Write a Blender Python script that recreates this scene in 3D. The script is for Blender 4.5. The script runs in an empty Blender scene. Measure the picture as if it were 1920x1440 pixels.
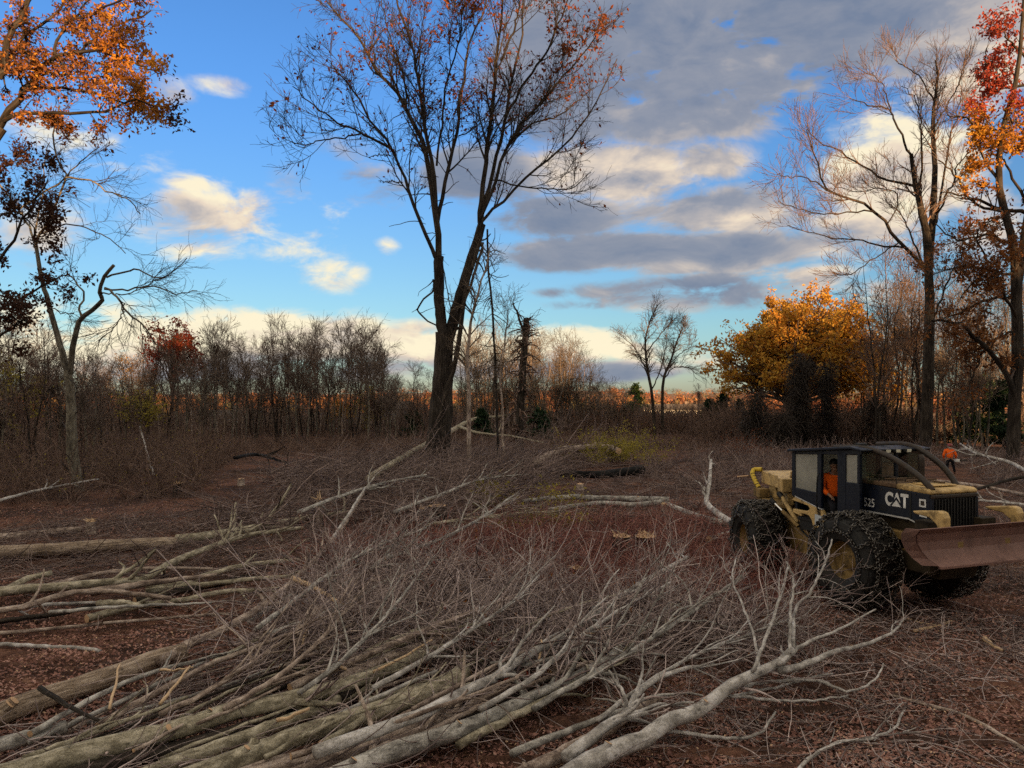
import bpy, bmesh, math, random
import numpy as np
from mathutils import Vector, Matrix

rng = np.random.default_rng(11)
random.seed(5)
SC = bpy.context.scene
COL = SC.collection
PI = math.pi
F, HZ, CH = 1442.0, 750.0, 4.0           # focal length in photo pixels, horizon row, eye height

# ------------------------------------------------------------------ camera, sky, sun, exposure
cam = bpy.data.cameras.new('camera')
cam.sensor_width = 36.0
cam.lens = 36.0 * F / 1920.0
cam.shift_y = 30.0 / 1920.0
cam.clip_start = 0.1
cam.clip_end = 9000
co = bpy.data.objects.new('camera', cam)
COL.objects.link(co)
co.location = (0, 0, CH)
co.rotation_euler = (PI / 2, 0, 0)
SC.camera = co

SUN_EL = math.radians(9.0)
SUN_AZ = math.radians(24.0)               # to the right of straight behind the camera
sun_dir = Vector((math.sin(SUN_AZ) * math.cos(SUN_EL), -math.cos(SUN_AZ) * math.cos(SUN_EL), math.sin(SUN_EL)))
sl = bpy.data.lights.new('sun', 'SUN')
sl.energy = 3.2
sl.angle = math.radians(0.6)
sl.color = (1.0, 0.60, 0.27)
so = bpy.data.objects.new('sun', sl)
COL.objects.link(so)
so.rotation_euler = (-sun_dir).to_track_quat('-Z', 'Y').to_euler()

SC.view_settings.view_transform = 'Standard'
SC.view_settings.look = 'None'
SC.view_settings.gamma = 1.0
SC.view_settings.exposure = 1.9
SC.view_settings.use_curve_mapping = False
try:
    SC.cycles.max_bounces = 5
    SC.cycles.diffuse_bounces = 1
    SC.cycles.use_denoising = False
    SC.cycles.glossy_bounces = 2
    SC.cycles.transmission_bounces = 3
    SC.cycles.transparent_max_bounces = 8
    SC.cycles.caustics_reflective = False
    SC.cycles.caustics_refractive = False
except Exception:
    pass


class NT:
    """small helper to write node trees as expressions"""
    def __init__(s, tree):
        s.t = tree
        s.N = tree.nodes
        s.L = tree.links

    def node(s, kind, **kw):
        n = s.N.new(kind)
        for k, v in kw.items():
            setattr(n, k, v)
        return n

    def put(s, sock, v):
        if isinstance(v, bpy.types.NodeSocket):
            s.L.new(v, sock)
        elif v is not None:
            sock.default_value = v

    def m(s, op, a, b=None, c=None, clamp=False):
        n = s.node('ShaderNodeMath', operation=op)
        n.use_clamp = clamp
        for i, v in enumerate((a, b, c)):
            s.put(n.inputs[i], v) if v is not None else None
        return n.outputs[0]

    def v(s, op, a, b=None, c=None, out=0):
        n = s.node('ShaderNodeVectorMath', operation=op)
        for i, x in enumerate((a, b, c)):
            s.put(n.inputs[i], x) if x is not None else None
        return n.outputs[out]

    def mix(s, f, a, b, blend='MIX'):
        n = s.node('ShaderNodeMix', data_type='RGBA', blend_type=blend)
        s.put(n.inputs[0], f)
        s.put(n.inputs[6], a)
        s.put(n.inputs[7], b)
        return n.outputs[2]

    def rng(s, x, a, b, c=0.0, d=1.0, smooth=True):
        n = s.node('ShaderNodeMapRange')
        n.interpolation_type = 'SMOOTHSTEP' if smooth else 'LINEAR'
        for i, q in enumerate((x, a, b, c, d)):
            s.put(n.inputs[i], q)
        return n.outputs[0]

    def noise(s, vec, scale=5.0, detail=4.0, rough=0.5, dist=0.0, out=0):
        n = s.node('ShaderNodeTexNoise')
        s.put(n.inputs['Vector'], vec)
        n.inputs['Scale'].default_value = scale
        n.inputs['Detail'].default_value = detail
        n.inputs['Roughness'].default_value = rough
        n.inputs['Distortion'].default_value = dist
        return n.outputs[out]

    def ramp(s, fac, stops, interp='LINEAR'):
        n = s.node('ShaderNodeValToRGB')
        cr = n.color_ramp
        cr.interpolation = interp
        while len(cr.elements) < len(stops):
            cr.elements.new(0.5)
        for e, (p, c) in zip(cr.elements, stops):
            e.position = p
            e.color = (c[0], c[1], c[2], 1)
        s.put(n.inputs[0], fac)
        return n.outputs[0]


world = bpy.data.worlds.new('World')
SC.world = world
world.use_nodes = True
W = NT(world.node_tree)
W.N.clear()
out = W.node('ShaderNodeOutputWorld')
bg = W.node('ShaderNodeBackground')
bg.inputs[1].default_value = 0.13
W.L.new(bg.outputs[0], out.inputs[0])
sky = W.node('ShaderNodeTexSky', sky_type='NISHITA')
sky.sun_disc = False
sky.sun_elevation = SUN_EL
sky.sun_rotation = PI - SUN_AZ
sky.altitude = 100
sky.air_density = 1.0
sky.dust_density = 0.6
sky.ozone_density = 1.6
tc = W.node('ShaderNodeTexCoord')
D = tc.outputs['Generated']
sx = W.node('ShaderNodeSeparateXYZ')
W.L.new(D, sx.inputs[0])
AZ = W.m('ARCTAN2', sx.outputs[0], sx.outputs[1])
EL = W.m('ARCSINE', sx.outputs[2])
cmb = W.node('ShaderNodeCombineXYZ')
W.L.new(AZ, cmb.inputs[0])
W.L.new(EL, cmb.inputs[1])
AE = cmb.outputs[0]
# noise space: the clouds are flat sheets, so they squeeze towards the horizon
stretch = W.v('MULTIPLY', D, (1.0, 1.0, 2.3))
warp = W.noise(stretch, 3.0, 3.0, 0.55, out=1)
SP = W.v('ADD', stretch, W.v('MULTIPLY', W.v('SUBTRACT', warp, (0.5, 0.5, 0.5)), (0.20, 0.20, 0.20)))
n_big = W.noise(SP, 5.0, 8.0, 0.60)
n_fine = W.noise(SP, 17.0, 6.0, 0.62)
SPo = W.v('ADD', SP, (0.012, 0.0, 0.05))
n_off = W.noise(SPo, 5.0, 6.0, 0.58)


def ae(px, py):
    a = math.atan2(px - 960, F)
    e = math.atan2((HZ - py), math.hypot(F, px - 960))
    return a, e


# cloud banks: column, row, half widths (photo pixels), thickness, brightness
CLOUDS = [
    (200, 632, 330, 66, 1.0, 1.0), (520, 640, 260, 56, 1.0, 1.0), (800, 655, 220, 46, 0.95, 0.95), (1040, 645, 170, 40, 1.0, 0.95),
    (640, 690, 360, 30, 1.0, 0.18), (330, 690, 320, 34, 1.0, 0.2), (900, 690, 250, 24, 0.9, 0.25), (1150, 700, 200, 28, 0.85, 0.25), (1340, 672, 90, 26, 0.75, 0.9),
    (616, 512, 56, 32, 1.0, 0.85), (548, 466, 84, 32, 0.95, 0.95), (612, 402, 46, 30, 0.9, 0.95), (470, 412, 110, 46, 1.0, 0.85),
    (375, 395, 100, 44, 0.95, 0.30), (372, 345, 80, 24, 0.85, 0.85), (380, 464, 84, 28, 0.95, 0.95), (300, 436, 70, 28, 0.7, 0.7),
    (350, 425, 110, 34, 0.85, 0.35), (440, 376, 70, 30, 0.9, 0.8), (530, 412, 56, 26, 0.9, 0.95), (580, 440, 50, 18, 0.85, 0.35), (560, 370, 70, 26, 0.6, 0.2),
    (406, 160, 62, 20, 0.72, 0.95), (320, 172, 46, 34, 0.75, 0.55), (335, 258, 26, 18, 0.7, 0.95), (215, 290, 95, 42, 0.95, 0.95),
    (130, 250, 130, 60, 0.8, 0.85), (60, 400, 120, 110, 0.8, 0.55), (160, 345, 90, 40, 0.75, 0.85), (540, 335, 110, 50, 0.52, 0.25),
    (700, 352, 78, 40, 0.80, 0.28), (640, 280, 130, 40, 0.45, 0.3), (726, 462, 24, 18, 0.7, 0.8),
    (1320, 50, 380, 190, 1.55, 0.16), (1560, 50, 360, 160, 1.45, 0.28), (1800, 30, 260, 120, 1.3, 0.60), (1090, 170, 190, 130, 1.05, 0.16), (1230, 160, 220, 130, 1.15, 0.16),
    (1400, 180, 220, 80, 1.4, 0.20), (1660, 200, 150, 80, 1.0, 0.72), (1800, 160, 160, 90, 0.9, 0.75), (1700, 330, 180, 130, 1.0, 0.78),
    (1620, 440, 170, 60, 0.95, 0.8), (1130, 320, 180, 62, 1.05, 0.66), (1210, 345, 140, 46, 0.95, 0.85), (1340, 300, 90, 46, 0.9, 0.45),
    (920, 330, 130, 64, 1.1, 0.15), (1050, 408, 150, 44, 1.2, 0.2), (1300, 395, 200, 50, 1.05, 0.36), (1150, 470, 250, 44, 1.15, 0.18), (1420, 415, 120, 26, 0.9, 0.85), (1250, 505, 120, 18, 0.8, 0.7),
    (1400, 470, 220, 44, 1.1, 0.26), (1290, 548, 250, 38, 1.15, 0.24), (1500, 522, 150, 34, 1.0, 0.62), (1100, 572, 130, 14, 0.7, 0.3),
    (1040, 550, 70, 14, 0.7, 0.3), (1640, 545, 90, 40, 0.8, 0.7), (1800, 620, 220, 70, 0.8, 0.45), (1480, 690, 200, 30, 0.7, 0.6),
    (980, 560, 60, 16, 0.35, 0.3), (1860, 420, 120, 90, 0.8, 0.5), (1190, 655, 120, 24, 0.75, 0.8),
]
dens_in = None
sum_w = None
sum_wb = None
for (px, py, rx, ry, th, br) in CLOUDS:
    if rx < 120 and px < 1000:
        rx, ry, th = rx * 1.4, ry * 1.4, th * 0.84
    if ry > 44 and py > 600 and px < 1100:
        ry, th = ry * 1.15, 1.25
    a, e = ae(px, py)
    a2, _ = ae(px + rx, py)
    _, e2 = ae(px, py - ry)
    q = W.v('MULTIPLY', W.v('SUBTRACT', AE, (a, e, 0)), (1 / max(1e-3, a2 - a), 1 / max(1e-3, abs(e2 - e)), 0))
    r = W.v('LENGTH', q, out=1)
    g = W.rng(r, 1.75, 0.0, 0.0, th)
    dens_in = g if dens_in is None else W.m('MAXIMUM', dens_in, g)
    gw = W.m('POWER', g, 2.0)
    wb = W.m('MULTIPLY', gw, br)
    sum_w = gw if sum_w is None else W.m('ADD', sum_w, gw)
    sum_wb = wb if sum_wb is None else W.m('ADD', sum_wb, wb)
# beyond the frame a fuller, brighter cloud cover is added to lift the ambient light
half_az = W.m('ABSOLUTE', AZ)
outside = W.m('MAXIMUM', W.rng(half_az, 0.60, 0.85), W.rng(EL, 0.50, 0.72))
generic = W.m('MULTIPLY', W.rng(W.noise(stretch, 2.1, 2.0, 0.5), 0.25, 0.58, 0.35, 1.15), outside)
dens_in = W.m('MAXIMUM', dens_in, generic)
gw = W.m('MULTIPLY', outside, 0.3)
sum_w = W.m('ADD', sum_w, gw)
sum_wb = W.m('ADD', sum_wb, W.m('MULTIPLY', gw, 0.95))
tone = W.m('DIVIDE', sum_wb, W.m('ADD', sum_w, 0.02))
nn = W.m('ADD', W.m('MULTIPLY', n_big, 0.72), W.m('MULTIPLY', n_fine, 0.28))
dens = W.m('MULTIPLY', dens_in, W.m('ADD', W.m('MULTIPLY', W.m('SUBTRACT', nn, 0.5), 2.7), 0.52))
cover = W.rng(dens, 0.17, 0.44)
relief = W.m('MULTIPLY', W.m('SUBTRACT', n_big, n_off), W.m('ADD', 1.2, W.m('MULTIPLY', tone, 2.0)))
thin = W.rng(dens, 0.85, 0.2, -0.10, 0.16)
lit = W.m('ADD', W.m('ADD', tone, relief), thin, clamp=True)
# blue sky from the sky model, nudged to the camera's white balance
low = W.rng(EL, 0.42, 0.08)
sky_c = W.mix(1.0, sky.outputs[0], W.mix(low, (0.173, 0.305, 0.49, 1), W.mix(W.rng(EL, 0.10, 0.0), (0.195, 0.267, 0.335, 1), (0.20, 0.235, 0.34, 1))), 'MULTIPLY')
c_cloud = W.ramp(lit, [(0.0, (0.175, 0.22, 0.315)), (0.32, (0.285, 0.305, 0.365)), (0.55, (0.50, 0.455, 0.435)), (0.78, (0.82, 0.68, 0.53)), (1.0, (0.98, 0.87, 0.62))])
CLOUD_GAIN = 2.15
c_cloud = W.v('SCALE', c_cloud, None)
cs = c_cloud.node
cs.inputs[3].default_value = CLOUD_GAIN
final = W.mix(W.m('MULTIPLY', cover, 0.96), sky_c, c_cloud)
W.L.new(final, bg.inputs[0])


# ------------------------------------------------------------------ helpers: placing, tagging, meshes
def at(px, py, d):
    return np.array(((px - 960) / F * d, d, CH + (HZ - py) / F * d))


def gp(px, py, z=0.0):
    d = (CH - z) * F / (py - HZ)
    return np.array(((px - 960) / F * d, d, z))


def tz(x, y):
    x = np.asarray(x, float)
    y = np.asarray(y, float)
    z = 0.06 * np.sin(x * 0.9 + 1.3) * np.sin(y * 0.7) + 0.05 * np.sin(x * 0.37 + y * 0.51) + 0.03 * np.sin(x * 2.3 - y * 1.7)
    near = np.exp(-(((y - 20) / 60.0) ** 2))
    z = z * near
    z = z + 0.13 * np.exp(-((x - 7.3) ** 2 + (y - 14.9) ** 2) / 3.0) - 0.16 * np.exp(-((x - 6.8) ** 2 + (y - 18.3) ** 2) / 3.0)
    return z


def tag(o, label=None, cat=None, group=None, kind=None):
    if label: o['label'] = label
    if cat: o['category'] = cat
    if group: o['group'] = group
    if kind: o['kind'] = kind
    return o


def thing(name, label, cat, loc=(0, 0, 0), rotz=0.0, group=None):
    o = bpy.data.objects.new(name, None)
    o.empty_display_size = 0.2
    COL.objects.link(o)
    o.location = loc
    o.rotation_euler = (0, 0, rotz)
    return tag(o, label, cat, group)


def link(name, me, mt=None, parent=None, loc=None):
    o = bpy.data.objects.new(name, me)
    COL.objects.link(o)
    if mt is not None and not me.materials:
        for q in (mt if isinstance(mt, (list, tuple)) else [mt]):
            me.materials.append(q)
    if parent is not None: o.parent = parent
    if loc is not None: o.location = loc
    return o


def copy_tree(o, parent=None):
    c = o.copy()
    COL.objects.link(c)
    if parent is not None: c.parent = parent
    for ch in [q for q in bpy.data.objects if q.parent == o]:
        copy_tree(ch, c)
    return c


def raw_mesh(name, V, quads=None, polys=None, smooth=True, attrs=None):
    """V (n,3); quads (m,4) array; polys a list of index lists"""
    me = bpy.data.meshes.new(name)
    V = np.asarray(V, np.float32).reshape(-1, 3)
    loops = []
    starts = []
    nl = 0
    if quads is not None and len(quads):
        q = np.asarray(quads, np.int32).reshape(-1, 4)
        loops.append(q.ravel())
        starts.append(np.arange(len(q), dtype=np.int32) * 4)
        nl = q.size
    if polys:
        for p in polys:
            loops.append(np.asarray(p, np.int32))
            starts.append(np.array([nl], np.int32))
            nl += len(p)
    lv = np.concatenate(loops)
    st = np.concatenate(starts)
    me.vertices.add(len(V))
    me.vertices.foreach_set('co', V.ravel())
    me.loops.add(len(lv))
    me.loops.foreach_set('vertex_index', lv)
    me.polygons.add(len(st))
    me.polygons.foreach_set('loop_start', st)
    me.polygons.foreach_set('use_smooth', np.full(len(st), smooth, bool))
    if attrs:
        for k, (typ, arr) in attrs.items():
            a = me.attributes.new(k, typ, 'POINT')
            a.data.foreach_set('vector' if typ == 'FLOAT_VECTOR' else ('color' if typ == 'FLOAT_COLOR' else 'value'), np.asarray(arr, np.float32).ravel())
    me.update(calc_edges=True)
    return me


def nrm(a):
    return a / np.maximum(1e-9, np.linalg.norm(a, axis=-1, keepdims=True))


class Tubes:
    """batches of tapered tubes: P (N,K,3) centre lines, R (N,K) radii"""
    def __init__(s):
        s.V, s.Q, s.B, s.caps = [], [], [], []
        s.n = 0

    def add(s, P, R, S=3, lump=0.0, caps=False):
        P = np.asarray(P, float)
        R = np.asarray(R, float)
        if P.ndim == 2: P, R = P[None], R[None]
        if len(P) == 0: return s
        N, K, _ = P.shape
        T = np.empty_like(P)
        T[:, 1:-1] = P[:, 2:] - P[:, :-2]
        T[:, 0] = P[:, 1] - P[:, 0]
        T[:, -1] = P[:, -1] - P[:, -2]
        T = nrm(T)
        ov = P[:, -1] - P[:, 0]
        ov = nrm(np.where(np.linalg.norm(ov, axis=-1, keepdims=True) < 1e-3, P[:, K // 3] - P[:, 0], ov))
        ref = nrm(np.cross(ov, nrm(rng.normal(size=(N, 3)))))[:, None, :]
        n1 = nrm(ref - (ref * T).sum(-1, keepdims=True) * T)
        n2 = np.cross(T, n1)
        a = np.arange(S) * 2 * PI / S
        ca, sa = np.cos(a), np.sin(a)
        RR = R[:, :, None]
        if lump > 0:
            RR = RR * (1 + lump * rng.normal(size=(N, K, S)).clip(-2, 2))
        else:
            RR = np.repeat(RR, S, 2)
        V = P[:, :, None, :] + RR[..., None] * (ca[:, None] * n1[:, :, None, :] + sa[:, None] * n2[:, :, None, :])
        ln = np.concatenate([np.zeros((N, 1)), np.cumsum(np.linalg.norm(np.diff(P, axis=1), axis=-1), 1)], 1)
        B = np.stack([R[:, :, None] * ca, R[:, :, None] * sa, np.repeat(ln[:, :, None], S, 2)], -1) + rng.random((N, 1, 1, 3)) * 20
        k = np.arange(K - 1)[:, None]
        j = np.arange(S)[None, :]
        q = np.stack([k * S + j, k * S + (j + 1) % S, (k + 1) * S + (j + 1) % S, (k + 1) * S + j], -1).reshape(-1, 4)
        Q = q[None] + (np.arange(N) * K * S)[:, None, None] + s.n
        s.V.append(V.reshape(-1, 3))
        s.B.append(B.reshape(-1, 3))
        s.Q.append(Q.reshape(-1, 4))
        if caps:
            for i in range(N):
                o_ = s.n + i * K * S
                s.caps += [list(range(o_ + S - 1, o_ - 1, -1)), list(range(o_ + (K - 1) * S, o_ + K * S))]
        s.n += N * K * S
        return s

    def mesh(s, name, org=(0, 0, 0), bark=True, smooth=True):
        V = np.concatenate(s.V) - np.asarray(org, float)
        return raw_mesh(name, V, np.concatenate(s.Q), s.caps or None, smooth, {'bark': ('FLOAT_VECTOR', np.concatenate(s.B))} if bark else None)


def spline(pts, K, jit=0.0):
    """resample a polyline smoothly to K points"""
    p = np.asarray(pts, float)
    if len(p) == 2:
        t = np.linspace(0, 1, K)[:, None]
        q = p[0] * (1 - t) + p[1] * t
    else:
        e = np.concatenate([[2 * p[0] - p[1]], p, [2 * p[-1] - p[-2]]])
        u = np.linspace(0, len(p) - 1 - 1e-6, K)
        i = u.astype(int)
        f = (u - i)[:, None]
        p0, p1, p2, p3 = e[i], e[i + 1], e[i + 2], e[i + 3]
        q = 0.5 * (2 * p1 + (p2 - p0) * f + (2 * p0 - 5 * p1 + 4 * p2 - p3) * f * f + (3 * p1 - p0 - 3 * p2 + p3) * f ** 3)
    if jit:
        w = rng.normal(size=q.shape) * jit
        w[0] = 0
        q = q + w
    return q


def grow(P, R, n, L, ang=(25, 60), t0=0.15, t1=1.0, wob=0.12, up=0.0, K=5, rr=0.55, rmin=0.004, tip=0.25, shrink=0.5, tp=1.0, aim=None):
    """n side branches off the centre lines P (N,K,3) with radii R; returns new P, R"""
    N, Kp, _ = P.shape
    ln = np.linalg.norm(np.diff(P, axis=1), axis=-1).sum(1)
    idx = rng.choice(N, n, p=ln / ln.sum())
    t = t0 + (t1 - t0) * rng.random(n) ** tp
    f = t * (Kp - 1)
    i = np.minimum(f.astype(int), Kp - 2)
    f = (f - i)[:, None]
    A, B = P[idx, i], P[idx, i + 1]
    pos = A * (1 - f) + B * f
    r0 = (R[idx, i] * (1 - f[:, 0]) + R[idx, i + 1] * f[:, 0])
    tan = nrm(B - A)
    v = rng.normal(size=(n, 3))
    v = nrm(v - (v * tan).sum(-1, keepdims=True) * tan)
    a = np.radians(rng.uniform(ang[0], ang[1], n))[:, None]
    d = nrm(np.cos(a) * tan + np.sin(a) * v)
    if aim is not None: d = nrm(d + np.asarray(aim))
    LL = rng.uniform(L[0], L[1], n) * (1 - shrink * t)
    st = (LL / (K - 1))[:, None]
    pts = [pos]
    dr = rng.normal(size=(n, 3)) * wob * 0.5
    for k in range(K - 1):
        d = nrm(d + rng.normal(size=(n, 3)) * wob + dr + np.array([0, 0, up]))
        pts.append(pts[-1] + d * st)
    Q = np.stack(pts, 1)
    s = np.linspace(0, 1, K)[None]
    rad = np.maximum(rmin, (r0 * rr)[:, None] * (1 - (1 - tip) * s))
    return Q, rad


def on_ground(P, R, lift=0.0):
    z = tz(P[..., 0], P[..., 1]) + R + lift
    low = P[..., 2] < z
    P[..., 2] = np.where(low, z + np.abs(z - P[..., 2]) * 0.15, P[..., 2])
    return P


def leaf_quads(C, size, hang=0.4, asp=0.5):
    """diamond, lightly folded leaves at C (n,3)"""
    n = len(C)
    sz = size * rng.uniform(0.65, 1.35, n)[:, None]
    ax = nrm(rng.normal(size=(n, 3)) + np.array([0, 0, -hang]))
    si = nrm(np.cross(ax, rng.normal(size=(n, 3))))
    up = np.cross(ax, si)
    b = C
    tipp = C + ax * sz
    mid = C + ax * sz * 0.5
    l = mid + si * sz * asp * 0.5 + up * sz * 0.12
    r = mid - si * sz * asp * 0.5 + up * sz * 0.12
    V = np.stack([b, l, tipp, r], 1).reshape(-1, 3)
    Q = np.arange(n * 4).reshape(-1, 4)
    return V, Q


def pts_on(P, n, t0=0.0, jit=0.05):
    N, K, _ = P.shape
    idx = rng.integers(0, N, n)
    f = (t0 + (1 - t0) * rng.random(n)) * (K - 1)
    i = np.minimum(f.astype(int), K - 2)
    f = (f - i)[:, None]
    return P[idx, i] * (1 - f) + P[idx, i + 1] * f + rng.normal(size=(n, 3)) * jit


# ------------------------------------------------------------------ materials
def new_mat(name, rough=0.85, spec=0.25):
    m = bpy.data.materials.new(name)
    m.use_nodes = True
    t = NT(m.node_tree)
    b = m.node_tree.nodes['Principled BSDF']
    b.inputs['Roughness'].default_value = rough
    b.inputs['Specular IOR Level'].default_value = spec
    return m, t, b


def bump(t, b, h, strength=0.4, dist=0.02):
    n = t.node('ShaderNodeBump')
    n.inputs['Strength'].default_value = strength
    n.inputs['Distance'].default_value = dist
    t.put(n.inputs['Height'], h)
    t.L.new(n.outputs[0], b.inputs['Normal'])


def bark_mat(name, dark, mid, light, furrow=9.0, along=0.22, blotch=1.2, bs=0.6, moss=None, bd=0.015):
    m, t, b = new_mat(name, 0.9, 0.15)
    at_ = t.node('ShaderNodeAttribute', attribute_name='bark')
    v = t.v('MULTIPLY', at_.outputs['Vector'], (1, 1, along))
    f = t.noise(v, furrow, 5.0, 0.65, 0.3)
    g = t.noise(at_.outputs['Vector'], blotch, 4.0, 0.6)
    fine = t.noise(at_.outputs['Vector'], 70.0, 3.0, 0.7)
    x = t.m('ADD', t.m('MULTIPLY', f, 0.62), t.m('ADD', t.m('MULTIPLY', g, 0.35), t.m('MULTIPLY', t.m('SUBTRACT', fine, 0.5), 0.42)))
    c = t.ramp(x, [(0.37, dark), (0.49, mid), (0.60, light)])
    ri = t.node('ShaderNodeNewGeometry').outputs['Random Per Island']
    c = t.mix(1.0, c, t.ramp(ri, [(0.0, (0.72, 0.72, 0.74)), (0.5, (1, 1, 1)), (1.0, (1.22, 1.17, 1.08))]), 'MULTIPLY')
    sp = t.node('ShaderNodeTexVoronoi')
    t.L.new(t.v('MULTIPLY', at_.outputs['Vector'], (1, 1, 0.55)), sp.inputs['Vector'])
    sp.inputs['Scale'].default_value = 7.0
    c = t.mix(t.rng(sp.outputs['Distance'], 0.16, 0.06, 0.0, 0.75), c, (dark[0] * .5, dark[1] * .5, dark[2] * .5, 1))
    if moss:
        k = t.rng(t.noise(at_.outputs['Vector'], 2.6, 5.0, 0.7), 0.52, 0.68)
        c = t.mix(t.m('MULTIPLY', k, 0.6), c, moss)
    t.L.new(c, b.inputs['Base Color'])
    bump(t, b, t.m('ADD', f, t.m('MULTIPLY', fine, 0.2)), bs, bd)
    return m


def twig_mat(name, cols, rough=0.75):
    m, t, b = new_mat(name, rough, 0.3)
    ri = t.node('ShaderNodeNewGeometry').outputs['Random Per Island']
    c = t.ramp(ri, [(i / max(1, len(cols) - 1), q) for i, q in enumerate(cols)])
    tcn = t.node('ShaderNodeTexCoord')
    n = t.noise(tcn.outputs['Object'], 9.0, 3.0, 0.6)
    c = t.mix(1.0, c, t.ramp(n, [(0.3, (0.62, 0.62, 0.62)), (0.7, (1.25, 1.22, 1.2))]), 'MULTIPLY')
    t.L.new(c, b.inputs['Base Color'])
    return m


def leaf_mat(name, cols, clump=0.35, transl=0.35, rough=0.6):
    m, t, b = new_mat(name, rough, 0.2)
    ri = t.node('ShaderNodeNewGeometry').outputs['Random Per Island']
    tcn = t.node('ShaderNodeTexCoord')
    n = t.noise(tcn.outputs['Object'], clump, 3.0, 0.6)
    x = t.m('ADD', t.m('MULTIPLY', ri, 0.45), t.m('MULTIPLY', t.rng(n, 0.3, 0.7, smooth=False), 0.55))
    c = t.ramp(x, [(i / max(1, len(cols) - 1), q) for i, q in enumerate(cols)])
    t.L.new(c, b.inputs['Base Color'])
    tr = t.node('ShaderNodeBsdfTranslucent')
    t.L.new(c, tr.inputs[0])
    mx = t.node('ShaderNodeMixShader')
    mx.inputs[0].default_value = transl
    t.L.new(b.outputs[0], mx.inputs[1])
    t.L.new(tr.outputs[0], mx.inputs[2])
    t.L.new(mx.outputs[0], m.node_tree.nodes['Material Output'].inputs[0])
    return m


def flat_mat(name, c, rough=0.6, metal=0.0, var=0.25, scale=6.0, spec=0.4, dirt=None, dirt_amt=0.5, dscale=3.0, bs=0.0):
    m, t, b = new_mat(name, rough, spec)
    tcn = t.node('ShaderNodeTexCoord')
    n = t.noise(tcn.outputs['Object'], scale, 5.0, 0.65)
    cc = t.mix(1.0, (c[0], c[1], c[2], 1), t.ramp(n, [(0.25, (1 - var,) * 3), (0.75, (1 + var,) * 3)]), 'MULTIPLY')
    if dirt:
        k = t.rng(t.noise(tcn.outputs['Object'], dscale, 7.0, 0.72), 0.46, 0.66)
        cc = t.mix(t.m('MULTIPLY', k, dirt_amt), cc, (dirt[0], dirt[1], dirt[2], 1))
        t.L.new(t.rng(k, 0, 1, rough, 0.9, smooth=False), b.inputs['Roughness'])
    t.L.new(cc, b.inputs['Base Color'])
    b.inputs['Metallic'].default_value = metal
    if bs: bump(t, b, n, bs, 0.01)
    return m


M = {}
M['bark_dark'] = bark_mat('dark furrowed bark', (0.01283, 0.009982, 0.008556), (0.03565, 0.02852, 0.02424), (0.08556, 0.0713, 0.0606), 14, 0.10, 0.8, 0.9, bd=0.04)
M['bark_grey'] = bark_mat('grey smooth bark', (0.1178, 0.1087, 0.1024), (0.3188, 0.3032, 0.2848), (0.6098, 0.5863, 0.56), 11, 0.45, 1.3, 0.45)
M['bark_olive'] = bark_mat('greenish smooth bark', (0.1202, 0.1039, 0.07486), (0.3112, 0.278, 0.2087), (0.5658, 0.5125, 0.4103), 13, 0.45, 1.6, 0.5)
M['bark_tan'] = bark_mat('brown tan bark', (0.102, 0.07327, 0.06251), (0.2991, 0.2334, 0.1964), (0.571, 0.4749, 0.4168), 14, 0.35, 1.4, 0.6)
M['bark_pale'] = bark_mat('pale silvery bark', (0.1778, 0.1655, 0.1581), (0.3976, 0.3746, 0.3584), (0.688, 0.6643, 0.6671), 9, 0.6, 1.8, 0.35)
M['bark_rough'] = bark_mat('deeply ridged log bark', (0.09427, 0.06936, 0.05414), (0.2828, 0.2134, 0.1596), (0.5387, 0.4402, 0.3563), 24, 0.12, 1.1, 1.0, bd=0.03)
M['bark_stand'] = bark_mat('standing grey bark', (0.0567, 0.0486, 0.0405), (0.1377, 0.1215, 0.0972), (0.2754, 0.2511, 0.2025), 12, 0.25, 0.9, 0.6)
M['bark_black'] = bark_mat('blackened bark', (0.004, 0.004, 0.005), (0.012, 0.012, 0.013), (0.035, 0.034, 0.034), 14, 0.2, 1.0, 0.8)
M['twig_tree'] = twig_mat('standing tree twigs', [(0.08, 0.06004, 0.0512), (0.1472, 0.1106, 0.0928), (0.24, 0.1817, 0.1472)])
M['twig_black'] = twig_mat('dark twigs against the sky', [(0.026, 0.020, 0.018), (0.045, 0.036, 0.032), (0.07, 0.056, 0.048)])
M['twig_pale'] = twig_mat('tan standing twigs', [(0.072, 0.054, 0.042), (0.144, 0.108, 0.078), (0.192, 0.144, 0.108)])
M['twig_near'] = twig_mat('cut twigs', [(0.1084, 0.07611, 0.07611), (0.2422, 0.1817, 0.174), (0.4207, 0.3339, 0.3194), (0.663, 0.5524, 0.5369)])
M['twig_grey'] = twig_mat('grey brush twigs', [(0.09, 0.06335, 0.06005), (0.204, 0.1475, 0.136), (0.36, 0.2731, 0.2493)])
M['twig_red'] = twig_mat('reddish brush twigs', [(0.0819, 0.026, 0.0237), (0.2048, 0.072, 0.06182), (0.3276, 0.135, 0.1133), (0.4914, 0.26, 0.2215)])
M['twig_dark'] = twig_mat('dark thicket twigs', [(0.081, 0.05163, 0.04359), (0.162, 0.1033, 0.08138), (0.2532, 0.1701, 0.1337)])
M['cut'] = flat_mat('fresh cut wood', (0.56, 0.36, 0.21), 0.8, 0, 0.25, 14)
M['split'] = flat_mat('splintered pale wood', (0.60, 0.42, 0.26), 0.8, 0, 0.3, 9)
M['leaf_orange'] = leaf_mat('orange oak leaves', [(0.19, 0.0648, 0.0175), (0.38, 0.1404, 0.0225), (0.532, 0.2376, 0.0275), (0.5225, 0.3132, 0.04375)], 0.35)
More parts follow.
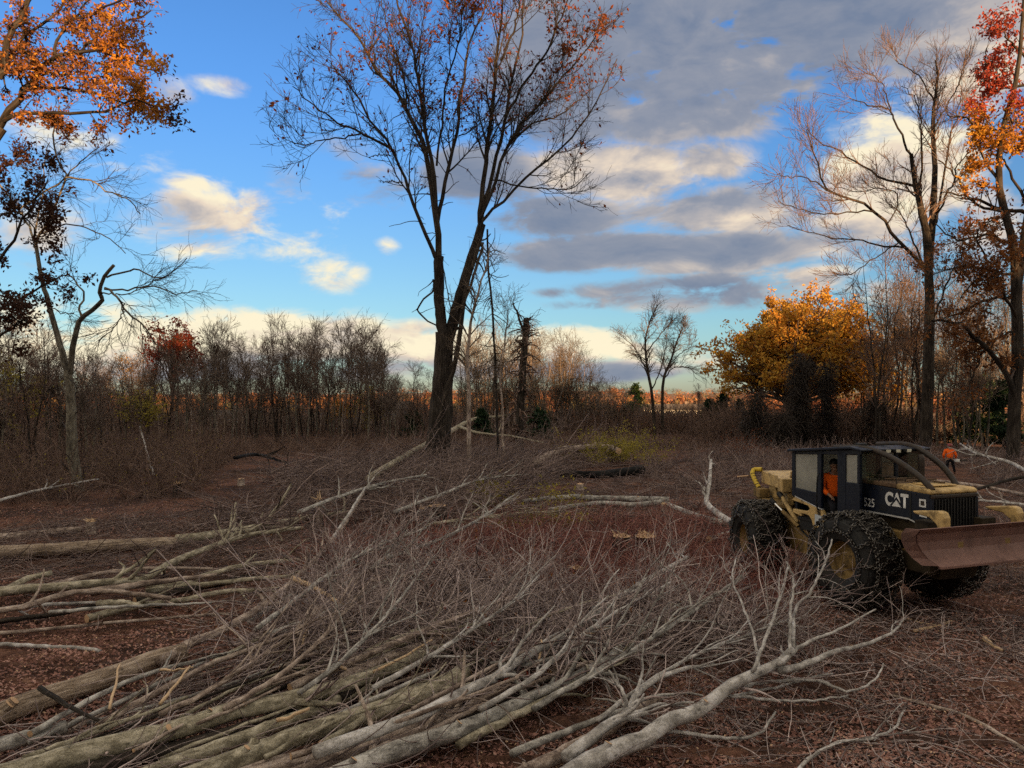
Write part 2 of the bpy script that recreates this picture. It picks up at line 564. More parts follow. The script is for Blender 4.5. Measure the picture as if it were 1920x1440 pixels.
M['leaf_gold'] = leaf_mat('golden oak leaves', [(0.2622, 0.12, 0.03), (0.5026, 0.252, 0.045), (0.6337, 0.372, 0.06), (0.6555, 0.456, 0.09)], 0.25)
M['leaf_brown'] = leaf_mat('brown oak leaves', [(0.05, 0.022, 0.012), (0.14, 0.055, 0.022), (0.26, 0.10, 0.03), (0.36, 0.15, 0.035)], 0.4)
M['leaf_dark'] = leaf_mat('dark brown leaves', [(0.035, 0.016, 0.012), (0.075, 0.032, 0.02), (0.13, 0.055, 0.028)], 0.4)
M['leaf_red'] = leaf_mat('red maple leaves', [(0.156, 0.0286, 0.0234), (0.338, 0.0585, 0.0364), (0.52, 0.117, 0.052)], 0.4)
M['leaf_rust'] = leaf_mat('rust red leaves', [(0.096, 0.0255, 0.0135), (0.208, 0.0578, 0.018), (0.32, 0.0935, 0.027)], 0.4)
M['leaf_yellow'] = leaf_mat('yellow green leaves', [(0.17, 0.145, 0.03), (0.34, 0.28, 0.05), (0.52, 0.42, 0.07)], 0.7)
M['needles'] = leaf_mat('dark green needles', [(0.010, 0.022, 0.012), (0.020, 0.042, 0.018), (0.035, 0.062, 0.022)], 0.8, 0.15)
M['needles_lit'] = leaf_mat('sunlit pine needles', [(0.03, 0.055, 0.016), (0.06, 0.10, 0.024), (0.09, 0.13, 0.03)], 0.6, 0.2)  # brighter green puts the sunlight on the pine into its colour
M['litter'] = leaf_mat('fallen leaves', [(0.1037, 0.0484, 0.03953), (0.2212, 0.1065, 0.08415), (0.4009, 0.2118, 0.1721), (0.7188, 0.4598, 0.3825)], 0.9, 0.1, 0.85)
M['chips'] = flat_mat('pale wood chips', (0.6, 0.396, 0.252), 0.85, 0, 0.35, 3)

# ground: leaf litter, trampled soil and chips
m, t, b = new_mat('leaf littered ground', 0.95, 0.1)
tcn = t.node('ShaderNodeTexCoord')
O = tcn.outputs['Object']
n1 = t.noise(O, 0.35, 5, 0.6)
n2 = t.noise(O, 9.0, 6, 0.7)
vo = t.node('ShaderNodeTexVoronoi')
t.L.new(O, vo.inputs['Vector'])
vo.inputs['Scale'].default_value = 16
c1 = t.ramp(n2, [(0.30, (0.048, 0.026, 0.019)), (0.5, (0.155, 0.074, 0.052)), (0.72, (0.33, 0.180, 0.125))])
c2 = t.ramp(vo.outputs['Color'], [(0.0, (0.060, 0.029, 0.020)), (0.5, (0.165, 0.080, 0.055)), (1.0, (0.34, 0.20, 0.135))])
c = t.mix(0.5, c1, c2)
c = t.mix(t.rng(n1, 0.40, 0.60), c, t.mix(0.75, c, (0.045, 0.030, 0.025, 1)))
n3 = t.noise(O, 2.3, 5, 0.7)
c = t.mix(1.0, c, t.ramp(n3, [(0.35, (0.55, 0.52, 0.52)), (0.62, (1.2, 1.2, 1.2))]), 'MULTIPLY')
t.L.new(c, b.inputs['Base Color'])
bump(t, b, t.m('ADD', n2, t.m('MULTIPLY', vo.outputs['Distance'], 0.7)), 1.0, 0.06)
M['ground'] = m
M['hill'] = flat_mat('far autumn slope', (0.17, 0.085, 0.035), 0.95, 0, 0.5, 0.02)

# far woods: colour of each crown is carried per vertex
m, t, b = new_mat('mixed autumn crowns', 0.8, 0.1)
a_ = t.node('ShaderNodeAttribute', attribute_name='tint')
ri = t.node('ShaderNodeNewGeometry').outputs['Random Per Island']
t.L.new(t.mix(1.0, a_.outputs['Color'], t.ramp(ri, [(0, (0.6, 0.6, 0.6)), (1, (1.35, 1.35, 1.35))]), 'MULTIPLY'), b.inputs['Base Color'])
M['woods'] = m
exec_parts = []

# ------------------------------------------------------------------ ground, hills, far woods
ys = np.concatenate([np.linspace(-260, -20, 13), np.linspace(-15, 4, 12), np.linspace(4.3, 26, 130), np.geomspace(26.3, 140, 90), np.geomspace(150, 2600, 30)])
xs = np.sinh(np.linspace(-5.2, 5.2, 230)) * 30.0
gx, gy = np.meshgrid(xs, ys)
gz = tz(gx, gy)
lump = rng.normal(size=gz.shape) * 0.032 * np.exp(-(gy / 45.0) ** 2)
gz = gz + lump - np.clip((gy - 140) / 400, 0, 1) * 1.5
ny, nx = gx.shape
ii = np.arange(ny - 1)[:, None] * nx + np.arange(nx - 1)[None]
Q = np.stack([ii, ii + 1, ii + nx + 1, ii + nx], -1).reshape(-1, 4)
g = link('ground', raw_mesh('ground', np.stack([gx, gy, gz], -1), Q), M['ground'])
tag(g, 'trampled reddish ground covered with fallen leaves and wood chips', None, None, 'structure')


def hill_z(x, y):
    r = np.clip((y - 520) / 1000.0, 0, 1)
    return -1.6 + (17 + 5 * np.sin(x / 330.0 + 0.6) + 3.0 * np.sin(x / 140.0 + 2.0) + 2.0 * np.sin(x / 61.0)) * r * r * (3 - 2 * r)


hx, hy = np.meshgrid(np.linspace(-2200, 2200, 90), np.linspace(500, 1900, 24))
hz = hill_z(hx, hy)
ny, nx = hx.shape
ii = np.arange(ny - 1)[:, None] * nx + np.arange(nx - 1)[None]
Q = np.stack([ii, ii + 1, ii + nx + 1, ii + nx], -1).reshape(-1, 4)
h = link('hills', raw_mesh('hills', np.stack([hx, hy, hz], -1), Q), M['hill'])
tag(h, 'low wooded hills along the horizon', None, None, 'structure')


def crowns(name, C, rad, hgt, tints, per, leaf, label, kind='stuff', trunk=True):
    """many tree crowns of leaf clumps joined into one wood"""
    n = len(C)
    u = nrm(rng.normal(size=(n, per, 3))) * (rng.random((n, per, 1)) ** 0.45)
    u[..., 2] = np.abs(u[..., 2]) * 1.0 - 0.15 * rng.random((n, per))
    base = C[:, None, :] + np.array([0, 0, 1.0]) * (hgt * 0.36)[:, None, None]
    P = base + u * np.stack([rad, rad, hgt * 0.64], -1)[:, None, :]
    V, Qd = leaf_quads(P.reshape(-1, 3), leaf, 0.1, 0.9)
    col = np.repeat(tints[:, None, :], per * 4, 1).reshape(-1, 3)
    col = np.concatenate([col, np.ones((len(col), 1))], 1)
    if trunk:
        T = Tubes()
        K = 3
        top = C + np.stack([rng.normal(size=n) * 0.4, rng.normal(size=n) * 0.4, hgt * 0.75], -1)
        PP = np.stack([C, C * 0.5 + top * 0.5, top], 1)
        T.add(PP, np.stack([hgt * 0.016, hgt * 0.012, hgt * 0.005], 1), 3)
        V2 = np.concatenate(T.V)
        Q2 = np.concatenate(T.Q) + len(V)
        V = np.concatenate([V, V2])
        Qd = np.concatenate([Qd, Q2])
        col = np.concatenate([col, np.tile(np.array([[0.06, 0.05, 0.042, 1]]), (len(V2), 1))])
    o = link(name, raw_mesh(name, V, Qd, None, False, {'tint': ('FLOAT_COLOR', col)}), M['woods'])
    return tag(o, label, None, None, kind)


PAL = np.array([(0.36, 0.115, 0.03), (0.30, 0.075, 0.022), (0.42, 0.17, 0.035), (0.20, 0.075, 0.035), (0.15, 0.075, 0.045), (0.13, 0.11, 0.03), (0.05, 0.065, 0.022), (0.33, 0.20, 0.05)])
PW = np.array([0.24, 0.2, 0.16, 0.14, 0.1, 0.06, 0.04, 0.06])
n = 1500
yy = 230 * (1500 / 230.0) ** rng.random(n)
xx = (rng.random(n) - 0.5) * 1.75 * yy
zz = np.where(yy > 520, hill_z(xx, yy), -1.2)
sc_ = rng.uniform(0.75, 1.2, n)
hh = np.where(yy < 520, rng.uniform(4.5, 6.6, n) + (yy - 230) / 290 * 2.0, rng.uniform(7, 12, n)) * sc_
crowns('far_woods', np.stack([xx, yy, zz], -1), (2.6 + yy / 260.0) * sc_, hh, (PAL[rng.choice(8, n, p=PW)] * 0.52 + np.array([0.050, 0.042, 0.036])) * rng.uniform(0.75, 1.2, (n, 1)), 90, 1.15, 'sunlit rust and orange woods filling the valley and hills beyond the clearing')
# unseen tall wood behind the camera, its heights shaped for the sun and shade ahead
n = 420
xx = rng.uniform(-90, 150, n)
yy = -rng.uniform(38, 66, n)
ht = np.interp(xx, [-90, 0, 12, 18, 25, 31, 48, 55, 70, 76, 80, 85, 150], [29, 29.5, 28, 23.5, 24, 43, 43, 31, 31, 37, 32, 17, 15]) * rng.uniform(0.93, 1.03, n)
crowns('woods', np.stack([xx, yy, np.zeros(n)], -1), rng.uniform(3.5, 5.5, n), ht, np.array([(0.08, 0.055, 0.03)]) * rng.uniform(0.6, 1.4, (n, 1)), 110, 3.2, 'unseen tall wood behind the clearing, heights set to shade and light its trees')


# ------------------------------------------------------------------ trees traced from the photograph
def limbs(spec, d, K=16, jit=0.03, spread=1.0):
    """spec rows: (points in photo pixels, width px start, width px end, depth drift in metres)"""
    P, R = [], []
    for pts, w0, w1, dz in spec:
        n_ = len(pts)
        q = []
        for i, (px, py) in enumerate(pts):
            s = i / (n_ - 1)
            d0, d1 = dz if isinstance(dz, tuple) else (0.0, dz)
            q.append(at(px, py, d + (d0 + (d1 - d0) * s) * spread))
        P.append(spline(q, K, jit))
        R.append(np.linspace(w0, w1, K) * 0.5 * d / F)
    return np.array(P), np.array(R)


def plant(name, label, cat, base, group=None):
    return thing(name, label, cat, tuple(base), 0.0, group)


def tree_parts(root, org, trunk, tr_mat, twig, tw_mat, leaves=(), tname='trunk', S=9):
    T = Tubes()
    for P, R in trunk: T.add(P, R, S, 0.03)
    link(tname, T.mesh(tname, org), tr_mat, root)
    if twig:
        T = Tubes()
        for P, R, s in twig: T.add(P, R, s)
        cr = link('crown', T.mesh('crown', org), tw_mat, root)
        for C, size, mt in leaves:
            if len(C) == 0: continue
            V, Qd = leaf_quads(C, size)
            lf = link('leaves', raw_mesh('leaves', V - np.asarray(org), Qd, None, False), mt, cr)
            lf['kind'] = 'stuff'


c5 = lambda x, y: (500 + x / 2.667, y / 2.667)
c6 = lambda x, y: (1400 + x / 2.667, y / 2.667)
c4 = lambda x, y: (x / 3.0, y / 3.0)
c7 = lambda x, y: (x / 3.0, 480 + y / 3.0)
c8 = lambda x, y: (640 + x / 2.526, 500 + y / 2.526)
cr4 = lambda x, y: (1300 + x / 3.097, 500 + y / 3.097)
def C(f, *pts): return [f(x, y) for x, y in pts]

# --- the large forked tree in the middle
dC = 46.0
main = [
    ([(816, 900), (821, 850), (828, 760), (831, 690), (833, 622)], 66, 40, 0.0),
    ([(832, 640), (826, 590), (823, 540), (822, 480)], 27, 23, (0, -0.3)),
    ([(836, 650), (850, 600), (866, 545), (886, 480), (903, 420)], 30, 20, (0, 0.6)),
]
sub = [
    (C(c5, (855, 1300), (830, 1255), (770, 1110), (720, 980), (670, 850), (620, 740), (500, 580), (460, 490), (390, 400), (330, 320)), 13, 3, (-0.3, -3.0)),
    (C(c5, (625, 745), (520, 690), (450, 650), (370, 620), (280, 560), (200, 500), (130, 430)), 8, 2.5, (-2.0, -4.0)),
    (C(c5, (480, 665), (380, 690), (280, 700), (200, 725), (120, 715)), 5, 2, (-2.5, -5)),
    (C(c5, (860, 1300), (850, 1100), (825, 920), (800, 800), (770, 680), (700, 550), (640, 450), (560, 370), (500, 260), (430, 150), (330, 50), (240, -80)), 20, 3, (-0.3, 2.5)),
    (C(c5, (848, 1080), (830, 850), (790, 620), (765, 450), (745, 300), (700, 150), (650, 0), (610, -160)), 13, 4, (0, -2.0)),
    (C(c5, (852, 1160), (866, 1060), (890, 930), (930, 770), (960, 620), (965, 500), (990, 380), (1020, 200), (1090, 60), (1110, -120)), 14, 4, (-0.2, 3.0)),
    (C(c5, (700, 550), (690, 400), (640, 260), (600, 120), (560, -60)), 7, 2.5, (0.8, 3.5)),
    (C(c5, (850, 830), (880, 600), (900, 400), (960, 220), (980, 60), (990, -120)), 7, 2.5, (0, -3.5)),
    (C(c5, (1068, 1115), (1078, 1000), (1100, 800), (1118, 640), (1140, 450), (1150, 300), (1170, 120), (1185, -40), (1190, -200)), 17, 4, (0.6, -1.5)),
    (C(c5, (1072, 1120), (1090, 1010), (1135, 830), (1175, 680), (1205, 520), (1232, 380), (1270, 200), (1285, 0), (1320, -150)), 14, 4, (0.6, 3.0)),
    (C(c5, (1070, 1130), (1085, 1060), (1150, 880), (1220, 700), (1290, 600), (1400, 480), (1480, 380), (1560, 300), (1650, 180)), 12, 3, (0.6, -2.5)),
    (C(c5, (1055, 1170), (1075, 1115), (1110, 1070), (1190, 1005), (1280, 905), (1380, 815), (1480, 735), (1560, 640), (1640, 530), (1700, 410), (1750, 290)), 11, 3, (0.6, 4.0)),
    (C(c5, (1120, 900), (1280, 930), (1400, 942), (1480, 952), (1560, 915), (1625, 860)), 5, 2, (0.4, -4.0)),
    (C(c5, (1190, 600), (1280, 430), (1380, 300), (1440, 160), (1500, 20), (1540, -100)), 9, 3, (1.5, -1.0)),
    (C(c5, (1225, 700), (1330, 620), (1450, 580), (1560, 500), (1630, 440)), 6, 2.5, (0, 3.5)),
    (C(c5, (960, 680), (1010, 660), (1070, 615), (1110, 570)), 4, 2, (1.0, -1.0)),
    (C(c5, (620, 780), (560, 775), (510, 785)), 4, 2, (-1.5, -2.5)),
    (C(c5, (680, 915), (620, 905), (565, 910)), 4, 2, (-1, -2)),
    (C(c5, (1170, 300), (1240, 140), (1260, 0), (1250, -140)), 7, 3, (-1.5, -4)),
]
cb = at(820, 882, dC); cb[2] = 0
Pm, Rm = limbs(main, dC, 16, 0.02)
Rm = Rm * 0.80
Ps, Rs = limbs(sub, dC, 18, 0.04)
Rs = Rs * 0.62
PA = Ps
a1, r1 = grow(PA, Rs, 240, (1.6, 4.2), (20, 48), 0.22, 1, 0.09, 0.10, 8, 0.55, 0.016, 0.3, 0.35)
a2, r2 = grow(np.concatenate([a1]), r1, 2000, (0.7, 2.2), (20, 55), 0.2, 1, 0.13, 0.06, 6, 0.55, 0.012, 0.4, 0.3)
a3, r3 = grow(a2, r2, 7000, (0.4, 1.15), (20, 55), 0.25, 1, 0.15, 0.04, 4, 0.6, 0.008, 0.5, 0.3)
v1, w1 = grow(Ps[:6], Rs[:6], 60, (0.8, 2.6), (40, 90), 0.1, 0.7, 0.2, -0.12, 7, 0.3, 0.009, 0.5, 0.2)
lp = pts_on(a3, 32000, 0.1, 0.08)
pxx = lp[:, 0] / lp[:, 1] * F + 960
pyy = HZ - (lp[:, 2] - CH) / lp[:, 1] * F
dn = 0.10 + 0.9 * np.exp(-((pxx - 1080) / 120) ** 2 - ((pyy - 60) / 85) ** 2) + 0.6 * np.exp(-((pxx - 850) / 90) ** 2 - ((pyy - 10) / 70) ** 2) + 0.55 * np.exp(-((pxx - 860) / 70) ** 2 - ((pyy - 175) / 45) ** 2) + 0.3 * np.exp(-((pxx - 650) / 90) ** 2 - ((pyy - 110) / 90) ** 2) + 0.4 * np.exp(-((pxx - 1080) / 40) ** 2 - ((pyy - 140) / 40) ** 2)
cl = np.sin(lp[:, 0] * 2.1) * np.sin(lp[:, 1] * 1.7 + 1) * np.sin(lp[:, 2] * 2.3 + 2)
keep = rng.random(len(lp)) < dn * (0.3 + 0.9 * (cl > 0)) * 0.48
root = plant('oak_tree', 'tall forked oak with few rust leaves standing alone in mid clearing', 'tree', cb)
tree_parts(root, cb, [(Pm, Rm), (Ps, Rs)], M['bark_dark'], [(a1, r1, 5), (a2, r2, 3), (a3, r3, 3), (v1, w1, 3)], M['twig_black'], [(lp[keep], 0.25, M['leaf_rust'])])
# hanging vine stems round it
vn = [([(812, 524), (814, 543), (800, 556), (786, 571), (784, 585), (802, 601), (820, 611)], 4, 3, -0.5),
      ([(903, 440), (886, 500), (869, 559), (863, 630), (851, 690), (836, 735), (826, 790)], 8, 10, (0.4, -1.2)),
      ([(905, 455), (900, 480), (880, 540), (866, 580)], 6, 4, (0.4, -0.6)),
      ([(914, 430), (917, 520), (926, 619), (931, 737), (934, 868)], 4, 5, (0.5, -1.5)),
      ([(826, 470), (838, 540), (848, 600)], 2, 2, (-0.8, -0.6))]
Pv, Rv = limbs(vn, dC, 14, 0.02)
T = Tubes().add(Pv, Rv, 5)
q1, s1 = grow(Pv, Rv, 70, (0.5, 1.8), (30, 90), 0.0, 0.7, 0.25, -0.12, 6, 0.5, 0.009, 0.5, 0.2)
T.add(q1, s1, 3)
vb = at(934, 868, dC - 1.5)
o = link('hanging_vine', T.mesh('hanging_vine', vb), M['bark_dark'], None, tuple(vb))
tag(o, 'bare woody vines hanging from the right fork of the tall oak', 'vine')

# --- two slim saplings right of it
for pts, lab, w in (([(880, 884), (879, 777), (877, 690), (881, 619), (893, 559), (909, 508), (918, 470)], 'thin bare sapling just right of the tall forked oak trunk', 9),
                    ([(942, 870), (944, 780), (938, 700), (946, 640), (952, 590)], 'short thin sapling between the tall oak and the broken vine snag', 5)):
    P, R = limbs([(pts, w, 2, 0.5)], 43.0, 14, 0.03)
    b1, q1 = grow(P, R, 26, (1.2, 3.2), (30, 60), 0.3, 1, 0.12, 0.06, 7, 0.55, 0.010, 0.3, 0.45)
    b2, q2 = grow(b1, q1, 150, (0.5, 1.4), (25, 55), 0.2, 1, 0.15, 0.03, 5, 0.6, 0.008, 0.4, 0.3)
    b3, q3 = grow(b2, q2, 300, (0.3, 0.8), (25, 55), 0.2, 1, 0.15, 0.0, 4, 0.6, 0.007, 0.4, 0.3)
    bb = P[0, 0].copy(); bb[2] = 0
    root = plant('bare_sapling', lab, 'tree', bb)
    tree_parts(root, bb, [(P, R)], M['bark_tan'], [(b1, q1, 3), (b2, q2, 3), (b3, q3, 3)], M['twig_pale'], S=6)

# --- broken snag wrapped in vines
P, R = limbs([([(974, 850), (976, 757), (978, 698), (983, 640), (987, 598)], 17, 12, 0.0), ([(983, 640), (977, 605), (966, 577), (962, 568)], 6, 2, -0.6), ([(986, 615), (992, 600), (998, 594)], 5, 2, 0.4)], 60.0, 12, 0.05)
b1, q1 = grow(P, R, 170, (0.6, 2.0), (20, 80), 0.0, 0.85, 0.3, -0.22, 6, 0.3, 0.012, 0.5, 0.1)
bb = P[0, 0].copy(); bb[2] = 0
root = plant('dead_snag', 'broken topped dead trunk draped with vines right of the tall oak', 'tree', bb)
tree_parts(root, bb, [(P, R)], M['bark_dark'], [(b1, q1, 3)], M['twig_dark'], S=8)

# --- forked tree at left with the hooked broken limb
dB = 34.0
main = [([(147, 925), (138, 865), (135, 815), (133, 765), (131, 720), (125, 695)], 27, 17, 0.0),
        (C(c7, (378, 655), (345, 520), (300, 370), (265, 240), (240, 150), (215, 20)) + C(c4, (203, 1380)), 14, 8, (0, 0.8)),
        (C(c7, (395, 660), (410, 520), (430, 420), (460, 350), (540, 290), (578, 240), (556, 200), (590, 110), (640, 52)), 13, 7, (0, -0.8))]
sub = [(C(c4, (203, 1380), (230, 1310), (290, 1230), (320, 1120), (370, 1000), (340, 920), (300, 800), (312, 700), (335, 590)), 7, 3, (0.8, -0.5)),
       (C(c4, (203, 1370), (150, 1250), (80, 1150), (0, 1040), (-60, 980)), 6, 3, (0.8, 2.0)),
       (C(c4, (195, 1330), (220, 1190), (245, 1060), (250, 930), (280, 800)), 5, 2, (0.8, 2.5)),
       (C(c4, (370, 1000), (500, 1010), (620, 1080), (720, 1120), (790, 1210)), 5, 2, (-0.2, -1.5)),
       (C(c4, (110, 1175), (250, 1080), (372, 1000), (460, 900), (560, 820)), 5, 2, (1, -1)),
       (C(c4, (220, 1320), (360, 1260), (500, 1290), (600, 1330), (700, 1420)), 4, 2, (0.8, -1)),
       (C(c7, (590, 180), (660, 230), (720, 320), (800, 380), (860, 470), (905, 530)), 6, 2.5, (-0.7, -2.0)),
       (C(c7, (600, 120), (700, 90), (780, 80), (870, 125), (950, 100), (1060, 10)), 5, 2, (-0.8, -2)),
       (C(c7, (585, 185), (720, 190), (850, 170), (1000, 210), (1110, 190)), 5, 2, (-0.7, 0.5)),
       (C(c7, (565, 195), (640, 220), (760, 200), (900, 130)), 4, 2, (-0.7, 1.0)),
       (C(c7, (455, 360), (450, 290), (472, 210), (430, 150), (380, 90)), 6, 3, (-0.3, 1)),
       (C(c7, (700, 270), (690, 330), (620, 420), (560, 470)), 3, 2, (-1.2, -2)),
       (C(c7, (275, 290), (350, 320), (420, 330)), 3, 2, (0.2, 1))]
bb = at(146, 918, dB); bb[2] = 0
Pm, Rm = limbs(main, dB, 16, 0.010)
Ps, Rs = limbs(sub, dB, 16, 0.03)
Rm, Rs = Rm * 0.82, Rs * 0.75
a1, r1 = grow(Ps, Rs, 110, (0.8, 2.4), (20, 60), 0.2, 1, 0.13, 0.02, 8, 0.55, 0.010, 0.3, 0.3)
a2, r2 = grow(np.concatenate([a1]), r1, 520, (0.5, 1.5), (20, 60), 0.1, 1, 0.14, -0.01, 6, 0.6, 0.007, 0.4, 0.3)
a3, r3 = grow(a2, r2, 1000, (0.3, 1.0), (20, 50), 0.2, 1, 0.12, -0.02, 5, 0.7, 0.005, 0.4, 0.3)
v1, w1 = grow(Pm[:1], Rm[:1], 26, (0.5, 2.2), (20, 80), 0.0, 0.9, 0.2, 0.05, 7, 0.12, 0.008, 0.5, 0.2)
root = plant('bare_tree', 'bare forked tree with hooked broken limb at left of clearing', 'tree', bb)
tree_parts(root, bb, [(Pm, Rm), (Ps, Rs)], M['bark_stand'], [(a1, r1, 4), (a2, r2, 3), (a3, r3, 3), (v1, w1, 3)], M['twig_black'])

# --- orange oak at the upper left, trunk outside the frame
dA = 28.0
main = [([(-78, 985), (-66, 850), (-58, 700), (-62, 520), (-50, 380), (-30, 290), (0, 238)], 52, 24, 0.0),
        ([(-58, 700), (-80, 500), (-70, 300), (-20, 150), (0, 100)], 30, 16, (0, 1.5))]
sub = [(C(c4, (-20, 740), (60, 610), (150, 490), (230, 400), (300, 330), (450, 300), (570, 280), (700, 240)), 14, 3, (0, -1)),
       (C(c4, (0, 690), (100, 650), (240, 635), (420, 635), (560, 630), (660, 600), (760, 560), (860, 590)), 8, 2, (0, -2.5)),
       (C(c4, (-10, 440), (30, 370), (40, 230), (100, 110), (160, 0), (200, -120)), 14, 8, (0.5, 1)),
       (C(c4, (-30, 300), (20, 400), (50, 300), (180, 180), (330, 60), (420, -80)), 9, 4, (1.0, 3)),
       (C(c4, (60, 390), (200, 400), (350, 420), (500, 430), (640, 400)), 5, 2, (0.5, 2)),
       (C(c4, (300, 330), (330, 200), (420, 90), (540, -40)), 6, 3, (-0.5, 1)),
       (C(c4, (440, 300), (560, 200), (700, 120), (850, 60)), 5, 2.5, (-0.6, 1)),
       (C(c4, (130, 510), (300, 490), (480, 510), (640, 560), (740, 610), (830, 630)), 6, 2, (0, -0.5)),
       (C(c4, (560, 290), (700, 330), (820, 380), (900, 420)), 4, 2, (-0.8, -2)),
       (C(c4, (360, 130), (560, 60), (760, -40)), 5, 3, (1, -1)),
       ([(-58, 560), (-10, 500), (30, 440), (60, 380), (90, 340)], 7, 2, (0, -1.5)),
       ([(-60, 640), (-10, 590), (40, 560), (90, 530), (128, 515)], 7, 2, (0, 1)),
       ([(-62, 520), (-20, 440), (10, 400), (50, 410), (70, 450)], 5, 2, (0, 2)),
       ([(-58, 680), (-10, 640), (30, 610), (60, 600)], 6, 2, (0, -1)),
       ([(-60, 420), (-20, 360), (10, 310), (40, 300)], 5, 2, (0, 1))]
bb = at(-78, 985, dA); bb[2] = 0
Pm, Rm = limbs(main, dA, 16, 0.02)
Ps, Rs = limbs(sub, dA, 16, 0.04)
a1, r1 = grow(Ps, Rs, 210, (0.5, 1.5), (25, 65), 0.15, 1, 0.14, 0.03, 7, 0.5, 0.010, 0.3, 0.25)
a2, r2 = grow(a1, r1, 1000, (0.35, 0.9), (25, 60), 0.2, 1, 0.16, 0.0, 5, 0.6, 0.006, 0.4, 0.3)
lp = pts_on(a2, 24000, 0.3, 0.10)
py_ = HZ - (lp[:, 2] - CH) / lp[:, 1] * F
cl = np.sin(lp[:, 0] * 3.1 + 0.4) * np.sin(lp[:, 1] * 2.3) * np.sin(lp[:, 2] * 3.3 + 1)
hi = py_ < 250  # rows above take sunlit leaf colours, rows below darker ones for shade
px_ = lp[:, 0] / lp[:, 1] * F + 960
hi &= px_ < 322 + 6 * np.sin(py_ * 0.08)
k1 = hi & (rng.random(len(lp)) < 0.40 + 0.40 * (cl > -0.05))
or_ = rng.random(len(lp)) < np.clip((px_ - 130) / 140, 0.10, 0.92)  # orange gathers at the right, painting the low sun on that side
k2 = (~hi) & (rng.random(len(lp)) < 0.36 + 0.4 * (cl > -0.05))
root = plant('oak_tree', 'orange leaved oak whose crown fills the upper left corner', 'tree', bb)
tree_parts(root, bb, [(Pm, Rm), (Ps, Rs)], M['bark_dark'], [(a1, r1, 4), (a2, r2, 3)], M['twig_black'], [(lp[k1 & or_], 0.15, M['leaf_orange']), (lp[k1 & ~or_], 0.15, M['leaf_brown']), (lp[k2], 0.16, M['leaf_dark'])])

# --- bare tree at the right
dD = 57.0
main = [([(1733, 872), (1737, 800), (1741, 700), (1743, 600), (1742, 540), (1741, 500)], 28, 17, 0.0),
        (C(c6, (912, 1335), (900, 1180), (870, 1050), (845, 920), (822, 770)), 20, 8, (0, -0.5)),
        (C(c6, (912, 1335), (925, 1150), (935, 1000), (942, 800), (930, 650), (942, 500), (955, 380), (945, 300)), 17, 3, (0, 0.8))]
sub = [(C(c6, (890, 1335), (760, 1210), (700, 1120), (610, 1030), (500, 990), (420, 960), (370, 880), (330, 760), (300, 650)), 11, 2.5, (0, -3)),
       (C(c6, (425, 962), (300, 892), (210, 880), (150, 870)), 4, 2, (-2.4, -4)),
       (C(c6, (800, 1240), (640, 1220), (550, 1200), (440, 1190), (300, 1160), (200, 1130)), 6, 2, (-0.4, 2.5)),
       (C(c6, (852, 935), (700, 900), (580, 830), (470, 760), (350, 700), (300, 640)), 8, 2, (-0.2, 3)),
       (C(c6, (824, 775), (760, 650), (720, 560), (600, 520), (510, 490)), 7, 2, (-0.5, -3)),
       (C(c6, (865, 1040), (870, 700), (868, 600), (840, 500), (780, 430)), 7, 2, (-0.3, 1.5)),
       (C(c6, (930, 1150), (1010, 950), (1060, 820), (1150, 690)), 7, 2, (0, -2)),
       (C(c6, (950, 1080), (1010, 720), (1050, 590), (1080, 400)), 7, 2, (0, 3)),
       (C(c6, (930, 660), (1000, 520), (1060, 420), (1085, 330)), 5, 2, (0.5, -1.5)),
       (C(c6, (942, 520), (860, 380), (760, 320), (740, 300)), 5, 2, (0.8, 2)),
       (C(c6, (720, 565), (690, 450), (640, 380), (610, 360)), 4, 2, (-2, -1)),
       (C(c6, (640, 1060), (540, 1060), (400, 1070), (280, 1050), (160, 1020)), 5, 2, (-1.2, -5)),
       (C(c6, (700, 1125), (760, 1000), (700, 940), (560, 960), (450, 930)), 4, 2, (-1, 2)),
       (C(c6, (760, 1215), (640, 1290), (520, 1370), (430, 1370)), 4, 2, (-0.6, -3)),
       (C(c6, (880, 1320), (810, 1150), (760, 1060), (690, 1000)), 6, 2, (0, 4)),
       ([(1743, 620), (1765, 560), (1790, 500), (1815, 455)], 7, 3, (0, -2))]
bb = at(1735, 860, dD); bb[2] = 0
Pm, Rm = limbs(main, dD, 16, 0.02)
Ps, Rs = limbs(sub, dD, 16, 0.06)
PA, RA = np.concatenate([Ps, Pm[1:]]), np.concatenate([Rs, Rm[1:]])
RA = RA * 0.62
Rs = Rs * 0.62
Rm = Rm * 0.85
a1, r1 = grow(PA, RA, 230, (1.3, 3.2), (22, 55), 0.25, 1, 0.08, 0.10, 8, 0.5, 0.014, 0.3, 0.35)
a2, r2 = grow(a1, r1, 1600, (0.8, 2.1), (18, 48), 0.15, 1, 0.08, 0.09, 6, 0.6, 0.010, 0.4, 0.3)
a3, r3 = grow(a2, r2, 3000, (0.5, 1.3), (18, 45), 0.2, 1, 0.10, 0.07, 4, 0.7, 0.010, 0.5, 0.3)
root = plant('bare_tree', 'tall bare tree spreading fine twigs, standing behind the yellow machine', 'tree', bb)
tree_parts(root, bb, [(Pm, Rm), (Ps, Rs)], M['bark_dark'], [(a1, r1, 4), (a2, r2, 3), (a3, r3, 3)], M['twig_dark'])

